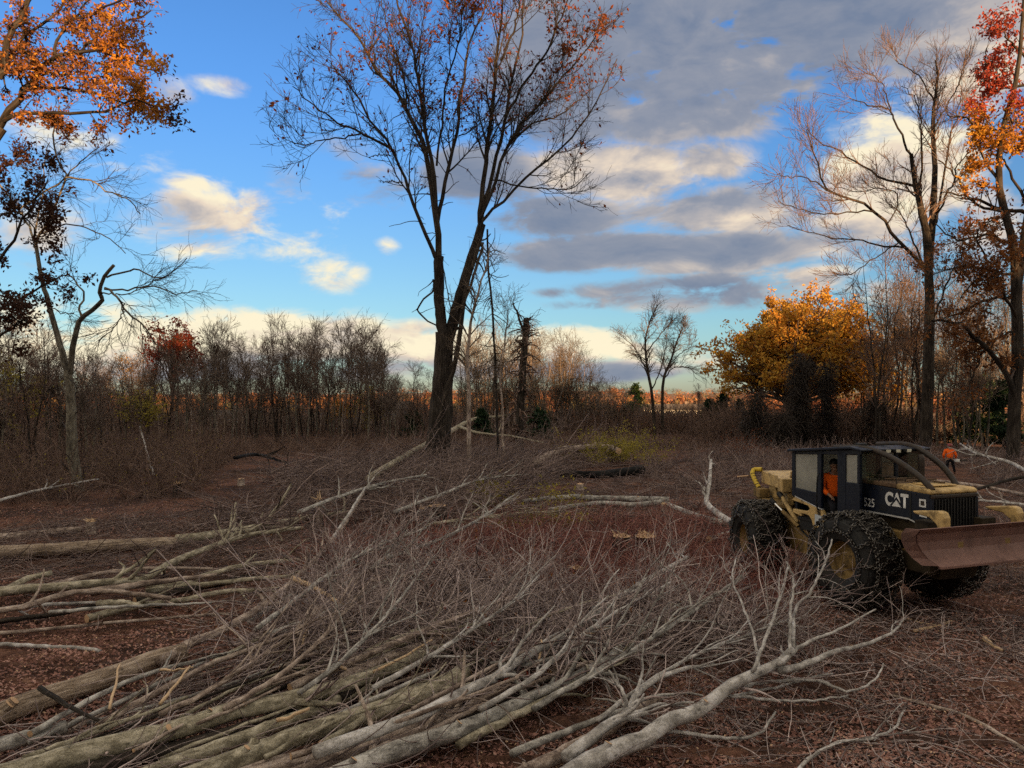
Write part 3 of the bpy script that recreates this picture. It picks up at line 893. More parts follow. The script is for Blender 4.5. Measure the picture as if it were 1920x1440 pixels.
# --- right edge oak: red top, leaf colours also painting its sunlit middle, shaded bottom
dE = 50.0
main = [([(1899, 900), (1900, 849), (1904, 758), (1909, 661), (1907, 565), (1906, 525), (1900, 460), (1886, 397), (1872, 337), (1880, 250), (1905, 150), (1915, 60), (1925, -60)], 25, 5, 0.0),
        ([(1907, 560), (1920, 450), (1935, 330), (1950, 180), (1940, 40), (1935, -60)], 16, 5, (0, 2))]
sub = [([(1925, 400), (1869, 390), (1812, 367), (1770, 360)], 8, 2, (1, -2)), ([(1925, 262), (1869, 247), (1812, 225), (1775, 215)], 7, 2, (1.5, -1)),
       ([(1930, 160), (1880, 160), (1850, 120), (1850, 90)], 6, 2, (1.5, 3)), ([(1940, 120), (1905, 90), (1880, 60)], 6, 2, (1.5, 0)),
       ([(1902, 745), (1891, 710), (1862, 668), (1833, 636), (1804, 610), (1778, 602), (1748, 603)], 11, 4, (0, -2)),
       ([(1907, 555), (1849, 561), (1817, 577), (1784, 594), (1750, 600)], 7, 2, (0, 3)), ([(1906, 520), (1850, 505), (1800, 500), (1750, 515)], 6, 2, (0, -3)),
       ([(1900, 460), (1850, 440), (1800, 450), (1750, 420)], 7, 2, (0, 2)), ([(1886, 397), (1830, 380), (1790, 330), (1760, 300)], 6, 2, (0, -1)),
       ([(1874, 340), (1840, 290), (1830, 250), (1840, 200)], 6, 2, (0, 2)), ([(1925, 430), (1960, 350), (1990, 280)], 8, 3, (1, 0)),
       ([(1906, 620), (1860, 640), (1830, 690), (1815, 740)], 5, 2, (0, 1)), ([(1907, 600), (1880, 540), (1840, 470), (1830, 430)], 6, 2, (0, -4)),
       ([(1920, 380), (1890, 310), (1870, 280)], 6, 2, (1, 2)), ([(1935, 300), (1910, 240), (1890, 220)], 5, 2, (1.5, -2)),
       ([(1906, 520), (1880, 480), (1800, 560)], 4, 2, (0, -2))]
bb = at(1900, 866, dE); bb[2] = 0
Pm, Rm = limbs(main, dE, 18, 0.03)
Ps, Rs = limbs(sub, dE, 14, 0.06)
a1, r1 = grow(Ps, Rs, 170, (1.2, 3.2), (25, 65), 0.1, 1, 0.14, 0.03, 7, 0.5, 0.014, 0.3, 0.25)
a2, r2 = grow(a1, r1, 850, (0.5, 1.5), (25, 60), 0.2, 1, 0.16, 0.0, 5, 0.6, 0.010, 0.4, 0.3)
lp = pts_on(a2, 34000, 0.2, 0.18)
py_ = HZ - (lp[:, 2] - CH) / lp[:, 1] * F + rng.normal(size=len(lp)) * 12
cl = np.sin(lp[:, 0] * 1.7 + 0.4) * np.sin(lp[:, 1] * 1.5) * np.sin(lp[:, 2] * 1.9 + 1)
px_ = lp[:, 0] / lp[:, 1] * F + 960
rk = (rng.random(len(lp)) < 0.30 + 0.45 * (cl > 0)) & ((px_ > 1806 + 10 * np.sin(py_ * 0.07)) | (py_ > 430)) & (rng.random(len(lp)) < np.where(px_ < 1790, 0.5, 1))
lo = rng.random(len(lp)) < 0.6
root = plant('oak_tree', 'oak at the right edge with red top, sunlit orange middle and shaded lower leaves', 'tree', bb)
tree_parts(root, bb, [(Pm, Rm), (Ps, Rs)], M['bark_dark'], [(a1, r1, 4), (a2, r2, 3)], M['twig_tree'],
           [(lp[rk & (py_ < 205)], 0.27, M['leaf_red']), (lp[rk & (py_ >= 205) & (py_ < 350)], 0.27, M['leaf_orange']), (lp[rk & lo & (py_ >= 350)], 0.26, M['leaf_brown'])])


# --- leaf clump trees: rounded crown filled with leaf sprays
def leafy(name, label, base, trunk_h, trunk_r, cen, ell, nb, nl, size, mats, bark='bark_dark', seed_low=0.2, spray=0.75, bare=0.0):
    base = np.asarray(base, float)
    cen = np.asarray(cen, float)
    ell = np.asarray(ell, float)
    u = nrm(rng.normal(size=(nb, 3)))
    u[:, 2] = np.where(u[:, 2] < -0.45, -u[:, 2], u[:, 2])
    rr_ = 0.55 + 0.45 * rng.random((nb, 1)) ** 0.6
    wob = 1 + 0.12 * np.sin(u[:, :1] * 5 + 1) + 0.10 * np.sin(u[:, 2:] * 7 + u[:, 1:2] * 4)
    tips = cen + u * ell * rr_ * wob
    fork = base + np.array([0, 0, trunk_h])
    Pb = []
    for tp_ in tips:
        s_ = fork + (rng.random() * 0.55) * (np.array([cen[0], cen[1], cen[2] + ell[2] * 0.4]) - fork)
        mid = s_ * 0.45 + tp_ * 0.55 + np.array([0, 0, rng.uniform(-0.02, 0.10) * ell[2]]) + rng.normal(size=3) * 0.25
        Pb.append(spline([s_, mid, tp_], 8, 0.06))
    Pb = np.array(Pb)
    Rb = np.linspace(trunk_r * 0.28, trunk_r * 0.05, 8)[None] * rng.uniform(0.6, 1.2, (nb, 1))
    Pt = np.array([spline([base, base * 0.5 + fork * 0.5 + rng.normal(size=3) * 0.1, fork, cen + np.array([0, 0, ell[2] * 0.5])], 10, 0.04)])
    Rt = np.linspace(trunk_r, trunk_r * 0.25, 10)[None]
    c1_, q1_ = grow(Pb, Rb, nb * 5, (0.8 * spray * 2, 2.2 * spray * 1.3), (25, 65), 0.35, 1, 0.15, 0.02, 5, 0.5, 0.012, 0.4, 0.2)
    root = plant(name, label, 'tree', base)
    lv = []
    for mt, frac in mats:
        q = pts_on(c1_, int(nl * frac * 1.9), 0.15, 0.26 * spray)
        kk = 2.6 / spray
        gsel = np.sin(q[:, 0] * kk * 0.55 + 1) * np.sin(q[:, 1] * kk * 0.6 + 2) + np.sin(q[:, 2] * kk * 0.8) * np.sin(q[:, 0] * kk * 0.33 + q[:, 2] * kk * 0.4)
        q = q[rng.random(len(q)) < np.clip(0.72 + 0.7 * gsel, 0.06, 1)]
        lv.append((q, size, M[mt]))
    tree_parts(root, base, [(Pt, Rt)], M[bark], [(Pb, Rb, 4), (c1_, q1_, 3)], M['twig_tree'], lv, S=8)
    return root

dF = 78.0
leafy('oak_tree', 'broad round oak with glowing golden orange leaves beyond the yellow machine', (gp(1508, 828)[0], dF, 0), 3.0, 0.55, at(1512, 680, dF), (9.9, 7.6, 6.7), 270, 40000, 0.36, [('leaf_gold', 0.75), ('leaf_orange', 0.25)], spray=0.85)
dR = 68.0
leafy('maple_tree', 'small red leaved maple rising out of the bare wood edge at left', (at(322, 835, dR)[0], dR, 0), 3.6, 0.20, at(325, 650, dR), (2.5, 2.4, 2.3), 46, 3200, 0.26, [('leaf_red', 0.55), ('leaf_rust', 0.45)], spray=0.55)
leafy('maple_tree', 'low red leaved bush tree beside the house behind the machine', (at(1772, 830, 74)[0], 74, 0), 1.0, 0.12, at(1772, 780, 74), (1.6, 1.4, 1.1), 18, 420, 0.22, [('leaf_red', 1.0)], spray=0.45)
for px, py, rx, rz_, d, lab, mt in ((690, 765, 2.0, 1.9, 82, 'yellow green leafy tree left of the tall oak behind bare stems', 'leaf_yellow'), (245, 700, 2.4, 2.2, 86, 'golden leafed tree left of the red maple in the wood edge', 'leaf_gold'),
                                  (275, 765, 1.7, 1.3, 60, 'olive leafed shrub below the red maple', 'leaf_yellow'), (20, 745, 2.6, 2.4, 50, 'yellowing leafy tree in the dark thicket at the left edge', 'leaf_yellow'),
                                  (640, 770, 1.4, 1.6, 88, 'golden leafed young tree amid the bare stems of the wood edge', 'leaf_gold')):
    leafy('leafy_tree', lab, (at(px, 800, d)[0], d, 0), 0.8, 0.10, at(px, py, d), (rx, rx, rz_), 26, 800, 0.20, [(mt, 1.0)], spray=0.6)


# --- slim bare trees: a few kinds, then copies
def bare_proto(h, r, spread, n1, n2, n3, low, twig, bark, up=0.10, stems=1, lean=0.05):
    Pm, Rm = [], []
    for s in range(stems):
        a = rng.uniform(0, 2 * PI)
        off = np.array([math.cos(a), math.sin(a), 0]) * (0.0 if stems == 1 else 0.15)
        tip_ = np.array([rng.normal() * lean * h, rng.normal() * lean * h, h * rng.uniform(0.85, 1.0)]) + off * (h * 0.9 if stems > 1 else 0)
        Pm.append(spline([off, tip_ * 0.35 + rng.normal(size=3) * 0.12, tip_ * 0.7 + rng.normal(size=3) * 0.2, tip_], 14, 0.03))
        Rm.append(np.linspace(r, r * 0.12, 14))
    Pm, Rm = np.array(Pm), np.array(Rm)
    a1, r1 = grow(Pm, Rm, n1, (spread * 0.5, spread), (22, 58), low, 1, 0.10, up, 8, 0.5, 0.014, 0.3, 0.55)
    a2, r2 = grow(a1, r1, n2, (spread * 0.25, spread * 0.55), (20, 55), 0.15, 1, 0.12, up * 0.6, 6, 0.6, 0.011, 0.4, 0.3)
    a3, r3 = grow(a2, r2, n3, (spread * 0.12, spread * 0.32), (20, 50), 0.15, 1, 0.14, up * 0.4, 4, 0.7, 0.009, 0.5, 0.3)
    T = Tubes().add(Pm, Rm, 7, 0.03)
    T2 = Tubes().add(a1, r1, 3).add(a2, r2, 3).add(a3, r3, 3)
    me1, me2 = T.mesh('trunk'), T2.mesh('crown', bark=False)
    me1.materials.append(M[bark])
    me2.materials.append(M[twig])
    return me1, me2, h


def put_tree(pr, x, y, h, label, group, name='bare_tree', rot=None, cat='tree'):
    k = h / pr[2]
    root = thing(name, label, cat, (x, y, float(tz(x, y)) - 0.05), rng.uniform(0, 2 * PI) if rot is None else rot, group)
    w = min(1.25, max(0.8, 1.0 / math.sqrt(k))) if k > 0 else 1
    root.scale = (k * w, k * w, k)
    link('trunk', pr[0], None, root)
    link('crown', pr[1], None, root)
    return root


PR = [bare_proto(10, 0.10, 3.2, 34, 190, 420, 0.30, 'twig_tree', 'bark_stand'), bare_proto(10, 0.085, 2.6, 40, 200, 420, 0.38, 'twig_tree', 'bark_stand', 0.14),
      bare_proto(10, 0.075, 3.4, 36, 220, 420, 0.22, 'twig_tree', 'bark_stand', 0.06, 2), bare_proto(10, 0.09, 2.4, 30, 170, 380, 0.42, 'twig_tree', 'bark_tan', 0.16),
      bare_proto(10, 0.085, 3.0, 46, 260, 520, 0.15, 'twig_dark', 'bark_dark', 0.03, 2)]
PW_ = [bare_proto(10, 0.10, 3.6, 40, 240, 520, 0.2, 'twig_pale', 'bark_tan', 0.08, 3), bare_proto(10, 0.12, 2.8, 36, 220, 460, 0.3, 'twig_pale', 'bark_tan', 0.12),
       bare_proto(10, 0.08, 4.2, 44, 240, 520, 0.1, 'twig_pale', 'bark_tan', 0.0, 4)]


KIND = {}
for p_, w_ in zip(PR + PW_, ('straight dark', 'grey barked', 'twin stemmed', 'tan barked', 'densely twigged', 'three stemmed tan', 'straight tan', 'spreading many stemmed')):
    KIND[p_[0].name] = w_


def row(n, x0, x1, d0, d1, top, jit, protos, places, group):
    """a belt of bare trees; places = [(right limit in photo columns, where it stands)]"""
    for i in range(n):
        px = x0 + (x1 - x0) * (i + rng.uniform(0.1, 0.9)) / n
        d = rng.uniform(d0, d1)
        j_ = rng.normal()
        tp = np.interp(px, [q[0] for q in top], [q[1] for q in top]) - j_ * jit
        h = max(2.5, CH + (HZ - tp) / F * d)
        x = (px - 960) / F * d
        pr = protos[rng.integers(0, len(protos))]
        where = [w_ for lim, w_ in places if px <= lim][0]
        size = 'taller ' if j_ > 0.6 else ('shorter ' if j_ < -0.6 else '')
        deep = 'front ' if d < d0 + (d1 - d0) * 0.33 else ('rear ' if d > d0 + (d1 - d0) * 0.67 else '')
        put_tree(pr, x, d, h, (size or deep) + KIND[pr[0].name] + ' bare tree ' + where, group)


top_left = [(200, 690), (262, 668), (380, 640), (400, 628), (440, 652), (500, 650), (560, 640), (610, 632), (660, 622), (700, 630), (730, 680), (790, 715)]
row(52, 372, 735, 68, 92, top_left, 19, PR, [(430, 'just right of the red maple'), (490, 'right of the pale overtopping tree'), (550, 'midway along the left wood edge'), (610, 'behind the far fallen limb'), (670, 'around the golden young tree'), (999, 'at the wood edge\'s thinning right end')], 'bare trees of the left wood edge')
row(12, 690, 800, 70, 90, [(690, 690), (800, 720)], 10, PR, [(745, 'by the yellow green tree'), (999, 'just left of the tall oak trunk')], 'low bare trees left of the tall oak')
row(26, 150, 372, 60, 85, [(150, 690), (260, 680), (372, 660)], 14, PR, [(220, 'behind the hooked broken tree'), (290, 'between hooked broken tree and red maple'), (999, 'under the crown of the red maple')], 'bare trees round the red maple')
row(24, -60, 190, 40, 62, [(-60, 600), (60, 640), (190, 690)], 25, [PR[4], PR[2], PR[0]], [(20, 'in the thicket at the very left edge'), (100, 'in the left thicket before the hooked broken tree'), (999, 'in the thicket beside the hooked broken tree')], 'bare trees of the left thicket')
put_tree(PR[1], (404 - 960) / F * 70, 70, 4 + 140 / F * 70, 'pale bare tree overtopping the wood edge right of the red maple', None)
row(26, 868, 1110, 84, 104, [(868, 650), (960, 640), (1060, 655), (1110, 690)], 14, PW_, [(930, 'sunlit behind the slim saplings'), (990, 'sunlit behind the broken vine snag'), (1050, 'sunlit right of the broken vine snag'), (1199, 'sunlit at the right end of the middle clump')], 'bare trees right of the tall oak')
row(6, 1110, 1180, 90, 110, [(1110, 715), (1180, 730)], 6, PW_, [(1145, 'low between middle clump and pine'), (1999, 'low at the left foot of the pine')], 'low bare trees by the pine')
row(11, 1622, 1735, 62, 80, [(1622, 560), (1680, 500), (1735, 520)], 22, [PR[0], PR[2], PR[4]], [(1660, 'touching the right side of the golden oak'), (1700, 'before the pale grey house'), (1999, 'just left of the tall spreading bare tree')], 'bare trees beside the golden oak')
row(16, 1752, 1960, 56, 82, [(1752, 560), (1830, 520), (1960, 480)], 30, [PR[0], PR[2], PR[4], PR[3]], [(1800, 'behind the worker and before the ranch house'), (1860, 'beside the hemlocks behind the worker'), (2999, 'behind the oak at the right edge')], 'bare trees of the right wood')
row(8, 1290, 1400, 96, 118, [(1290, 745), (1400, 735)], 8, PR, [(1340, 'low behind the small evergreens'), (1999, 'low at the left flank of the golden oak')], 'low bare trees before the golden oak')
row(16, 1120, 1345, 96, 150, [(1120, 752), (1230, 766), (1345, 752)], 7, PR, [(1190, 'stunted before the pine'), (1250, 'stunted before the left half of the long white house'), (1999, 'stunted before the right half of the long white house')], 'stunted trees before the white house')

# two stemmed bare tree standing alone beyond the centre right
dH = 86.0
mainH = [([(1228, 822), (1222, 737), (1214, 690), (1210, 640), (1220, 600), (1234, 571)], 9, 2, 0.0), ([(1243, 822), (1243, 720), (1257, 678), (1273, 630), (1284, 606)], 8, 2, (0, 1.5))]
subH = [([(1219, 715), (1205, 680), (1188, 650), (1165, 630)], 4, 1.5, -1), ([(1212, 660), (1240, 625), (1262, 600)], 4, 1.5, 1.5), ([(1243, 715), (1262, 690), (1290, 690), (1308, 702)], 4, 1.5, (0, 2)), ([(1222, 730), (1240, 690), (1250, 640)], 4, 1.5, 0), ([(1257, 680), (1280, 660), (1300, 650)], 3, 1.5, (1, 0))]
bb = at(1234, 822, dH); bb[2] = 0
Pm, Rm = limbs(mainH, dH, 14, 0.015)
Ps, Rs = limbs(subH, dH, 14, 0.03)
Rm, Rs = Rm * 0.8, Rs * 0.65
PA, RA = np.concatenate([Ps, Pm]), np.concatenate([Rs, Rm])
RA = np.concatenate([Rs, Rm])
a1, r1 = grow(PA, RA, 130, (1.0, 2.6), (22, 55), 0.3, 1, 0.12, 0.05, 7, 0.5, 0.018, 0.3, 0.35)
a2, r2 = grow(a1, r1, 800, (0.6, 1.8), (20, 55), 0.15, 1, 0.13, 0.02, 5, 0.6, 0.013, 0.4, 0.3)
a3, r3 = grow(a2, r2, 1600, (0.4, 1.1), (20, 55), 0.15, 1, 0.13, -0.02, 4, 0.6, 0.010, 0.4, 0.3)
root = plant('bare_tree', 'two stemmed bare tree standing alone in front of the pine', 'tree', bb)
tree_parts(root, bb, [(Pm, Rm), (Ps, Rs)], M['bark_dark'], [(a1, r1, 4), (a2, r2, 3), (a3, r3, 3)], M['twig_tree'], S=6)


# --- evergreens: whorls of drooping needled boughs
def conifer(name, label, base, h, r, nb, mt, leaf=0.35, per=60, low=0.05, cat='tree', droop=-0.10):
    base = np.asarray(base, float)
    Pt = np.array([spline([base, base + np.array([0.05 * h * rng.normal() * 0.3, 0, h * 0.5]), base + np.array([0, 0, h])], 8, 0.01)])
    Rt = np.linspace(max(0.05, h * 0.018), 0.02, 8)[None]
    t_ = low + (0.98 - low) * np.sort(rng.random(nb))
    a = rng.uniform(0, 2 * PI, nb)
    L = r * (1 - t_) ** 0.65 * rng.uniform(0.65, 1.15, nb) + 0.12
    p0 = base + np.stack([np.zeros(nb), np.zeros(nb), t_ * h], -1)
    dirv = np.stack([np.cos(a), np.sin(a), np.full(nb, 0.25) + rng.normal(size=nb) * 0.1], -1)
    s = np.linspace(0, 1, 6)[None, :, None]
    Pb = p0[:, None] + dirv[:, None] * L[:, None, None] * s + np.array([0, 0, droop * r])[None, None] * s ** 2 * 2
    Rb = np.linspace(0.035, 0.01, 6)[None].repeat(nb, 0)
    root = plant(name, label, cat, base)
    q = pts_on(Pb, nb * per, 0.15, 0.10 * r * 0.6)
    tree_parts(root, base, [(Pt, Rt)], M['bark_dark'], [(Pb, Rb, 3)], M['twig_dark'], [(q, leaf, M[mt])], S=6)
    return root

for px, base_y, d, h, r, nb, mt, lab in ((1192, 790, 120, 6.6, 2.6, 60, 'needles_lit', 'bushy green pine catching light behind the two stemmed bare tree'),
                                       (1355, 815, 84, 4.9, 1.6, 46, 'needles', 'small dark evergreen left of the golden oak'), (1330, 815, 92, 4.2, 1.5, 40, 'needles', 'low rounded evergreen furthest left of the golden oak'),
                                       (1385, 815, 88, 4.0, 1.3, 40, 'needles', 'low evergreen tucked against the golden oak'),
                                       (1846, 830, 66, 6.2, 2.6, 64, 'needles', 'dark drooping hemlock behind the worker'), (1805, 830, 72, 5.0, 1.8, 50, 'needles', 'dark evergreen between house and hemlock'), (1882, 830, 62, 5.6, 1.8, 50, 'needles', 'dark hemlock nearest the right edge oak'),
                                       (905, 800, 78, 3.2, 1.5, 30, 'needles', 'low green juniper bush just right of the tall oak'), (775, 800, 78, 3.0, 1.6, 30, 'needles', 'low dark evergreen bush just left of the tall oak'),
                                       (1010, 800, 74, 3.2, 1.8, 30, 'needles', 'dark evergreen bush below the broken snag')):
    conifer('evergreen_tree', lab, (at(px, base_y, d)[0], d, 0), h, r, nb, mt, 0.32 if d < 100 else 0.4, 55)

# --- vine smothered snags before the golden oak
for px, tp, d, w, n_, lab in ((1504, 664, 66, 0.62, 760, 'dark vine smothered snag standing before the golden oak'), (1550, 680, 67, 0.48, 520, 'vine draped snag leaning right of the dark vine column'),
                              (1415, 738, 65, 0.8, 300, 'squat heap of dark vines at left foot of the golden oak'), (1632, 745, 66, 0.6, 260, 'vine hung dead stem at right foot of the golden oak'), (1468, 778, 64, 0.8, 240, 'low curtain of vines between the two dark snags')):
    b0 = at(px, 830, d); b0[2] = 0
    tp_ = at(px + rng.normal() * 8, tp, d)
    P = np.array([spline([b0 + np.array([o_, 0, 0]), (b0 + tp_) / 2 + rng.normal(size=3) * 0.25 + np.array([o_ * 0.5, 0, 0]), tp_ + rng.normal(size=3) * 0.3 * (o_ != 0) - np.array([0, 0, abs(o_) * 0.9])], 12, 0.06) for o_ in (0, -w * 0.6, w * 0.6)])
    R = np.linspace(0.16, 0.06, 12)[None].repeat(3, 0)
    R[1:] *= 0.4
    a1, r1 = grow(P, R, n_, (1.2 * w, 2.8 * w), (30, 100), 0.05, 1, 0.22, -0.30, 8, 0.4, 0.014, 0.6, 0.1)
    a2, r2 = grow(a1, r1, n_ * 3, (0.4, 1.4), (30, 90), 0.1, 1, 0.25, -0.22, 5, 0.7, 0.012, 0.6, 0.1)
    root = plant('vine_snag', lab, 'tree', b0)
    tree_parts(root, b0, [(P, R)], M['bark_dark'], [(a1, r1, 3), (a2, r2, 3)], M['twig_black'], S=6)


# ------------------------------------------------------------------ houses seen through the trees
def box_mesh(name, x0, x1, y0, y1, z0, z1):
    V = [(x0, y0, z0), (x1, y0, z0), (x1, y1, z0), (x0, y1, z0), (x0, y0, z1), (x1, y0, z1), (x1, y1, z1), (x0, y1, z1)]
    Qd = [(0, 3, 2, 1), (4, 5, 6, 7), (0, 1, 5, 4), (1, 2, 6, 5), (2, 3, 7, 6), (3, 0, 4, 7)]
    return raw_mesh(name, V, Qd, None, False)


def prism_mesh(name, prof, a0, a1, axis='y', smooth=False):
    """extrude a 2-D outline along an axis; outline is (x,z) for y, (y,z) for x, (x,y) for z"""
    n_ = len(prof)
    def p3(u, v, w):
        return (u, w, v) if axis == 'y' else ((w, u, v) if axis == 'x' else (u, v, w))
    V = [p3(u, v, a0) for u, v in prof] + [p3(u, v, a1) for u, v in prof]
    polys = [list(range(n_)), list(range(2 * n_ - 1, n_ - 1, -1))] + [[i, i + n_, (i + 1) % n_ + n_, (i + 1) % n_] for i in range(n_)]
    me = raw_mesh(name, V, None, polys, smooth)
    bm = bmesh.new()
    bm.from_mesh(me)
    bmesh.ops.recalc_face_normals(bm, faces=bm.faces)
    bm.to_mesh(me)
    bm.free()
    return me


M['siding'] = flat_mat('white siding', (0.74, 0.74, 0.72), 0.7, 0, 0.06, 3)
M['siding_grey'] = flat_mat('grey blue siding', (0.40, 0.43, 0.46), 0.7, 0, 0.08, 3)
M['shingle'] = flat_mat('weathered brown roof shingles', (0.13, 0.105, 0.09), 0.9, 0, 0.3, 8)
M['pane'] = flat_mat('dark window glass', (0.02, 0.025, 0.03), 0.15, 0, 0.1, 3, 0.5)
M['trim'] = flat_mat('white painted trim', (0.78, 0.78, 0.76), 0.6, 0, 0.05, 3)


def house(label, loc, rot, w, dp, h, ridge, wall, wins, roof='shingle'):
    r_ = thing('house', label, 'house', loc, rot)
    prof = [(-w / 2, 0), (w / 2, 0), (w / 2, h), (-w / 2, h)]
    link('wall', box_mesh('wall', -w / 2, w / 2, -dp / 2, dp / 2, 0, h), M[wall], r_)
    for s in (-1, 1):
        link('gable', prism_mesh('gable', [(-dp / 2 + .02, h + .003), (dp / 2 - .02, h + .003), (0, h + ridge - .03)], s * (w / 2 - 0.12), s * w / 2, 'x'), M[wall], r_)
        e = 0.4
        th = 0.14
        sl_ = ridge / (dp / 2)
        y1 = s * (dp / 2 + e)
        z1 = h - e * sl_
        link('roof', prism_mesh('roof', [(y1, z1), (0, h + ridge), (0, h + ridge + th), (y1, z1 + th)], -w / 2 - 0.4, w / 2 + 0.4, 'x'), M[roof], r_)
    link('chimney', box_mesh('chimney', w * 0.2, w * 0.2 + 0.7, 0.2, 0.8, h + ridge * 0.6, h + ridge + 0.7), M['bark_tan'], r_)
    for (x, z, ww, hh_, isdoor) in wins:
        fr = link('door' if isdoor else 'window', box_mesh('window', x - ww / 2, x + ww / 2, -dp / 2 - 0.05, -dp / 2 - 0.003, z, z + hh_), M['trim'], r_)
        link('panel' if isdoor else 'pane', box_mesh('pane', x - ww / 2 + 0.09, x + ww / 2 - 0.09, -dp / 2 - 0.055, -dp / 2 - 0.052, z + 0.09, z + hh_ - 0.09), M['pane'], fr)
    return r_

W4 = [(-4, 1.0, 1.3, 1.2, 0), (-1.2, 1.0, 1.3, 1.2, 0), (1.0, 0.05, 1.0, 2.1, 1), (3.6, 1.0, 1.6, 1.2, 0)]
W2 = [(-1.8, 1.0, 1.1, 1.3, 0), (1.8, 1.0, 1.1, 1.3, 0)]
house('white walled house glimpsed left of the tall oak trunk', (at(737, 800, 118)[0], 118, -0.2), 0.2, 4.6, 6, 2.9, 1.0, 'siding', W2)
house('long low white house far behind the two stemmed bare tree', (at(1262, 790, 165)[0], 165, -0.6), -0.1, 13, 7, 2.7, 0.9, 'siding', W4)
house('brown roofed ranch house behind the worker in orange', (at(1785, 815, 80)[0], 81, 0), -0.12, 9.5, 6, 1.7, 1.0, 'siding', [(-3, 0.5, 1.3, 0.9, 0), (0.5, 0.5, 1.8, 0.9, 0), (3, 0.5, 1.2, 0.9, 0)])
house('pale grey house half hidden between golden oak and tall bare tree', (at(1672, 815, 92)[0], 93, 0), 0.08, 6.4, 6, 2.2, 0.8, 'siding_grey', W2)
house('small white outbuilding glimpsed through stems of the left wood edge', (at(425, 800, 122)[0], 122, -0.4), 0.0, 4.2, 4, 2.0, 0.7, 'siding', W2)


# ------------------------------------------------------------------ thicket and brush nobody could count
def arcs(P0, n_, L, elev, az=None, azs=0.6, wob=0.14, grav=-0.06, K=5, r=(0.006, 0.014), tip=0.4):
    """n_ twigs rising from points P0 as arcs"""
    i = rng.integers(0, len(P0), n_)
    p = P0[i] + rng.normal(size=(n_, 3)) * np.array([0.12, 0.12, 0.0])
    a = rng.uniform(0, 2 * PI, n_) if az is None else az + rng.normal(size=n_) * azs + (rng.random(n_) < 0.25) * PI
    e = np.radians(rng.uniform(elev[0], elev[1], n_))
    d = np.stack([np.cos(a) * np.cos(e), np.sin(a) * np.cos(e), np.sin(e)], -1)
    st = (rng.uniform(L[0], L[1], n_) / (K - 1))[:, None]
    pts = [p]
    bend = rng.normal(size=(n_, 3)) * wob * 0.7
    for k in range(K - 1):
        d = nrm(d + bend + rng.normal(size=(n_, 3)) * wob + np.array([0, 0, grav]))
        pts.append(pts[-1] + d * st)
    P = np.stack(pts, 1)
    rr_ = (r[0] + (r[1] * 1.5 - r[0]) * rng.random(n_) ** 2.6)[:, None] * np.linspace(1, tip, K)[None]
    return on_ground(P, rr_), rr_


def region(poly, n_, d_bias=1.0, z=0.0):
    """random ground points inside a photo-space outline (denser per ground area towards the viewer is avoided)"""
    poly = np.array([gp(px, py)[:2] for px, py in poly])
    lo, hi = poly.min(0), poly.max(0)
    out_ = []
    tot = 0
    while tot < n_:
        q = lo + (hi - lo) * rng.random((n_ * 3, 2))
        x, y = q[:, 0], q[:, 1]
        ins = np.zeros(len(q), bool)
        j = len(poly) - 1
        for i in range(len(poly)):
            xi, yi = poly[i]
            xj, yj = poly[j]
            c_ = ((yi > y) != (yj > y)) & (x < (xj - xi) * (y - yi) / (yj - yi + 1e-12) + xi)
            ins ^= c_
            j = i
        out_.append(q[ins])
        tot += ins.sum()
    q = np.concatenate(out_)[:n_]
    return np.concatenate([q, (tz(q[:, 0], q[:, 1]) + z * rng.random(n_))[:, None]], 1)


def brush(name, label, parts, mt):
    T = Tubes()
    for P, R in parts: T.add(P, R, 3)
    o = link(name, T.mesh(name, bark=False), M[mt])
    return tag(o, label, None, None, 'stuff')


# undergrowth along the far side of the clearing
P0 = np.concatenate([region([(-120, 868), (300, 838), (420, 822), (960, 820), (1400, 828), (1960, 832), (1990, 812), (1400, 806), (960, 800), (-100, 806)], 2600)])
A = arcs(P0, 17000, (1.2, 3.4), (30, 88), None, 1, 0.16, -0.07, 5, (0.010, 0.02), 0.5)
brush('undergrowth', 'dark leafless undergrowth filling the far side of the clearing', [A], 'twig_dark')
P0 = region([(-200, 960), (-100, 880), (200, 850), (380, 835), (430, 860), (360, 930), (180, 950)], 700)
A = arcs(P0, 7000, (0.9, 3.0), (20, 88), None, 1, 0.2, -0.10, 6, (0.006, 0.014), 0.5)
A2 = grow(A[0][:700], A[1][:700], 3000, (0.4, 1.1), (25, 70), 0.2, 1, 0.2, -0.05, 4, 0.7, 0.006, 0.5, 0.2)
brush('undergrowth', 'brown briar thicket round the foot of the hooked bare tree', [A, A2], 'twig_dark')
lp = pts_on(A[0], 1500, 0.3, 0.2)
V, Qd = leaf_quads(lp, 0.09)
tag(link('leaves', raw_mesh('leaves', V, Qd, None, False), M['leaf_yellow']), 'small yellowing leaves clinging in the left thicket', None, None, 'stuff')
P0 = np.concatenate([region([(1180, 880), (1330, 850), (1600, 850), (1600, 890), (1500, 905), (1300, 930)], 500), region([(1600, 850), (1990, 850), (1990, 874), (1600, 874)], 260), region([(1820, 880), (1990, 880), (1990, 930), (1880, 950)], 90)])
A = arcs(P0, 6000, (0.6, 1.9), (5, 65), None, 1, 0.18, -0.10, 5, (0.007, 0.015), 0.5)
brush('undergrowth', 'brown low brush between golden oak and the yellow machine', [A], 'twig_grey')

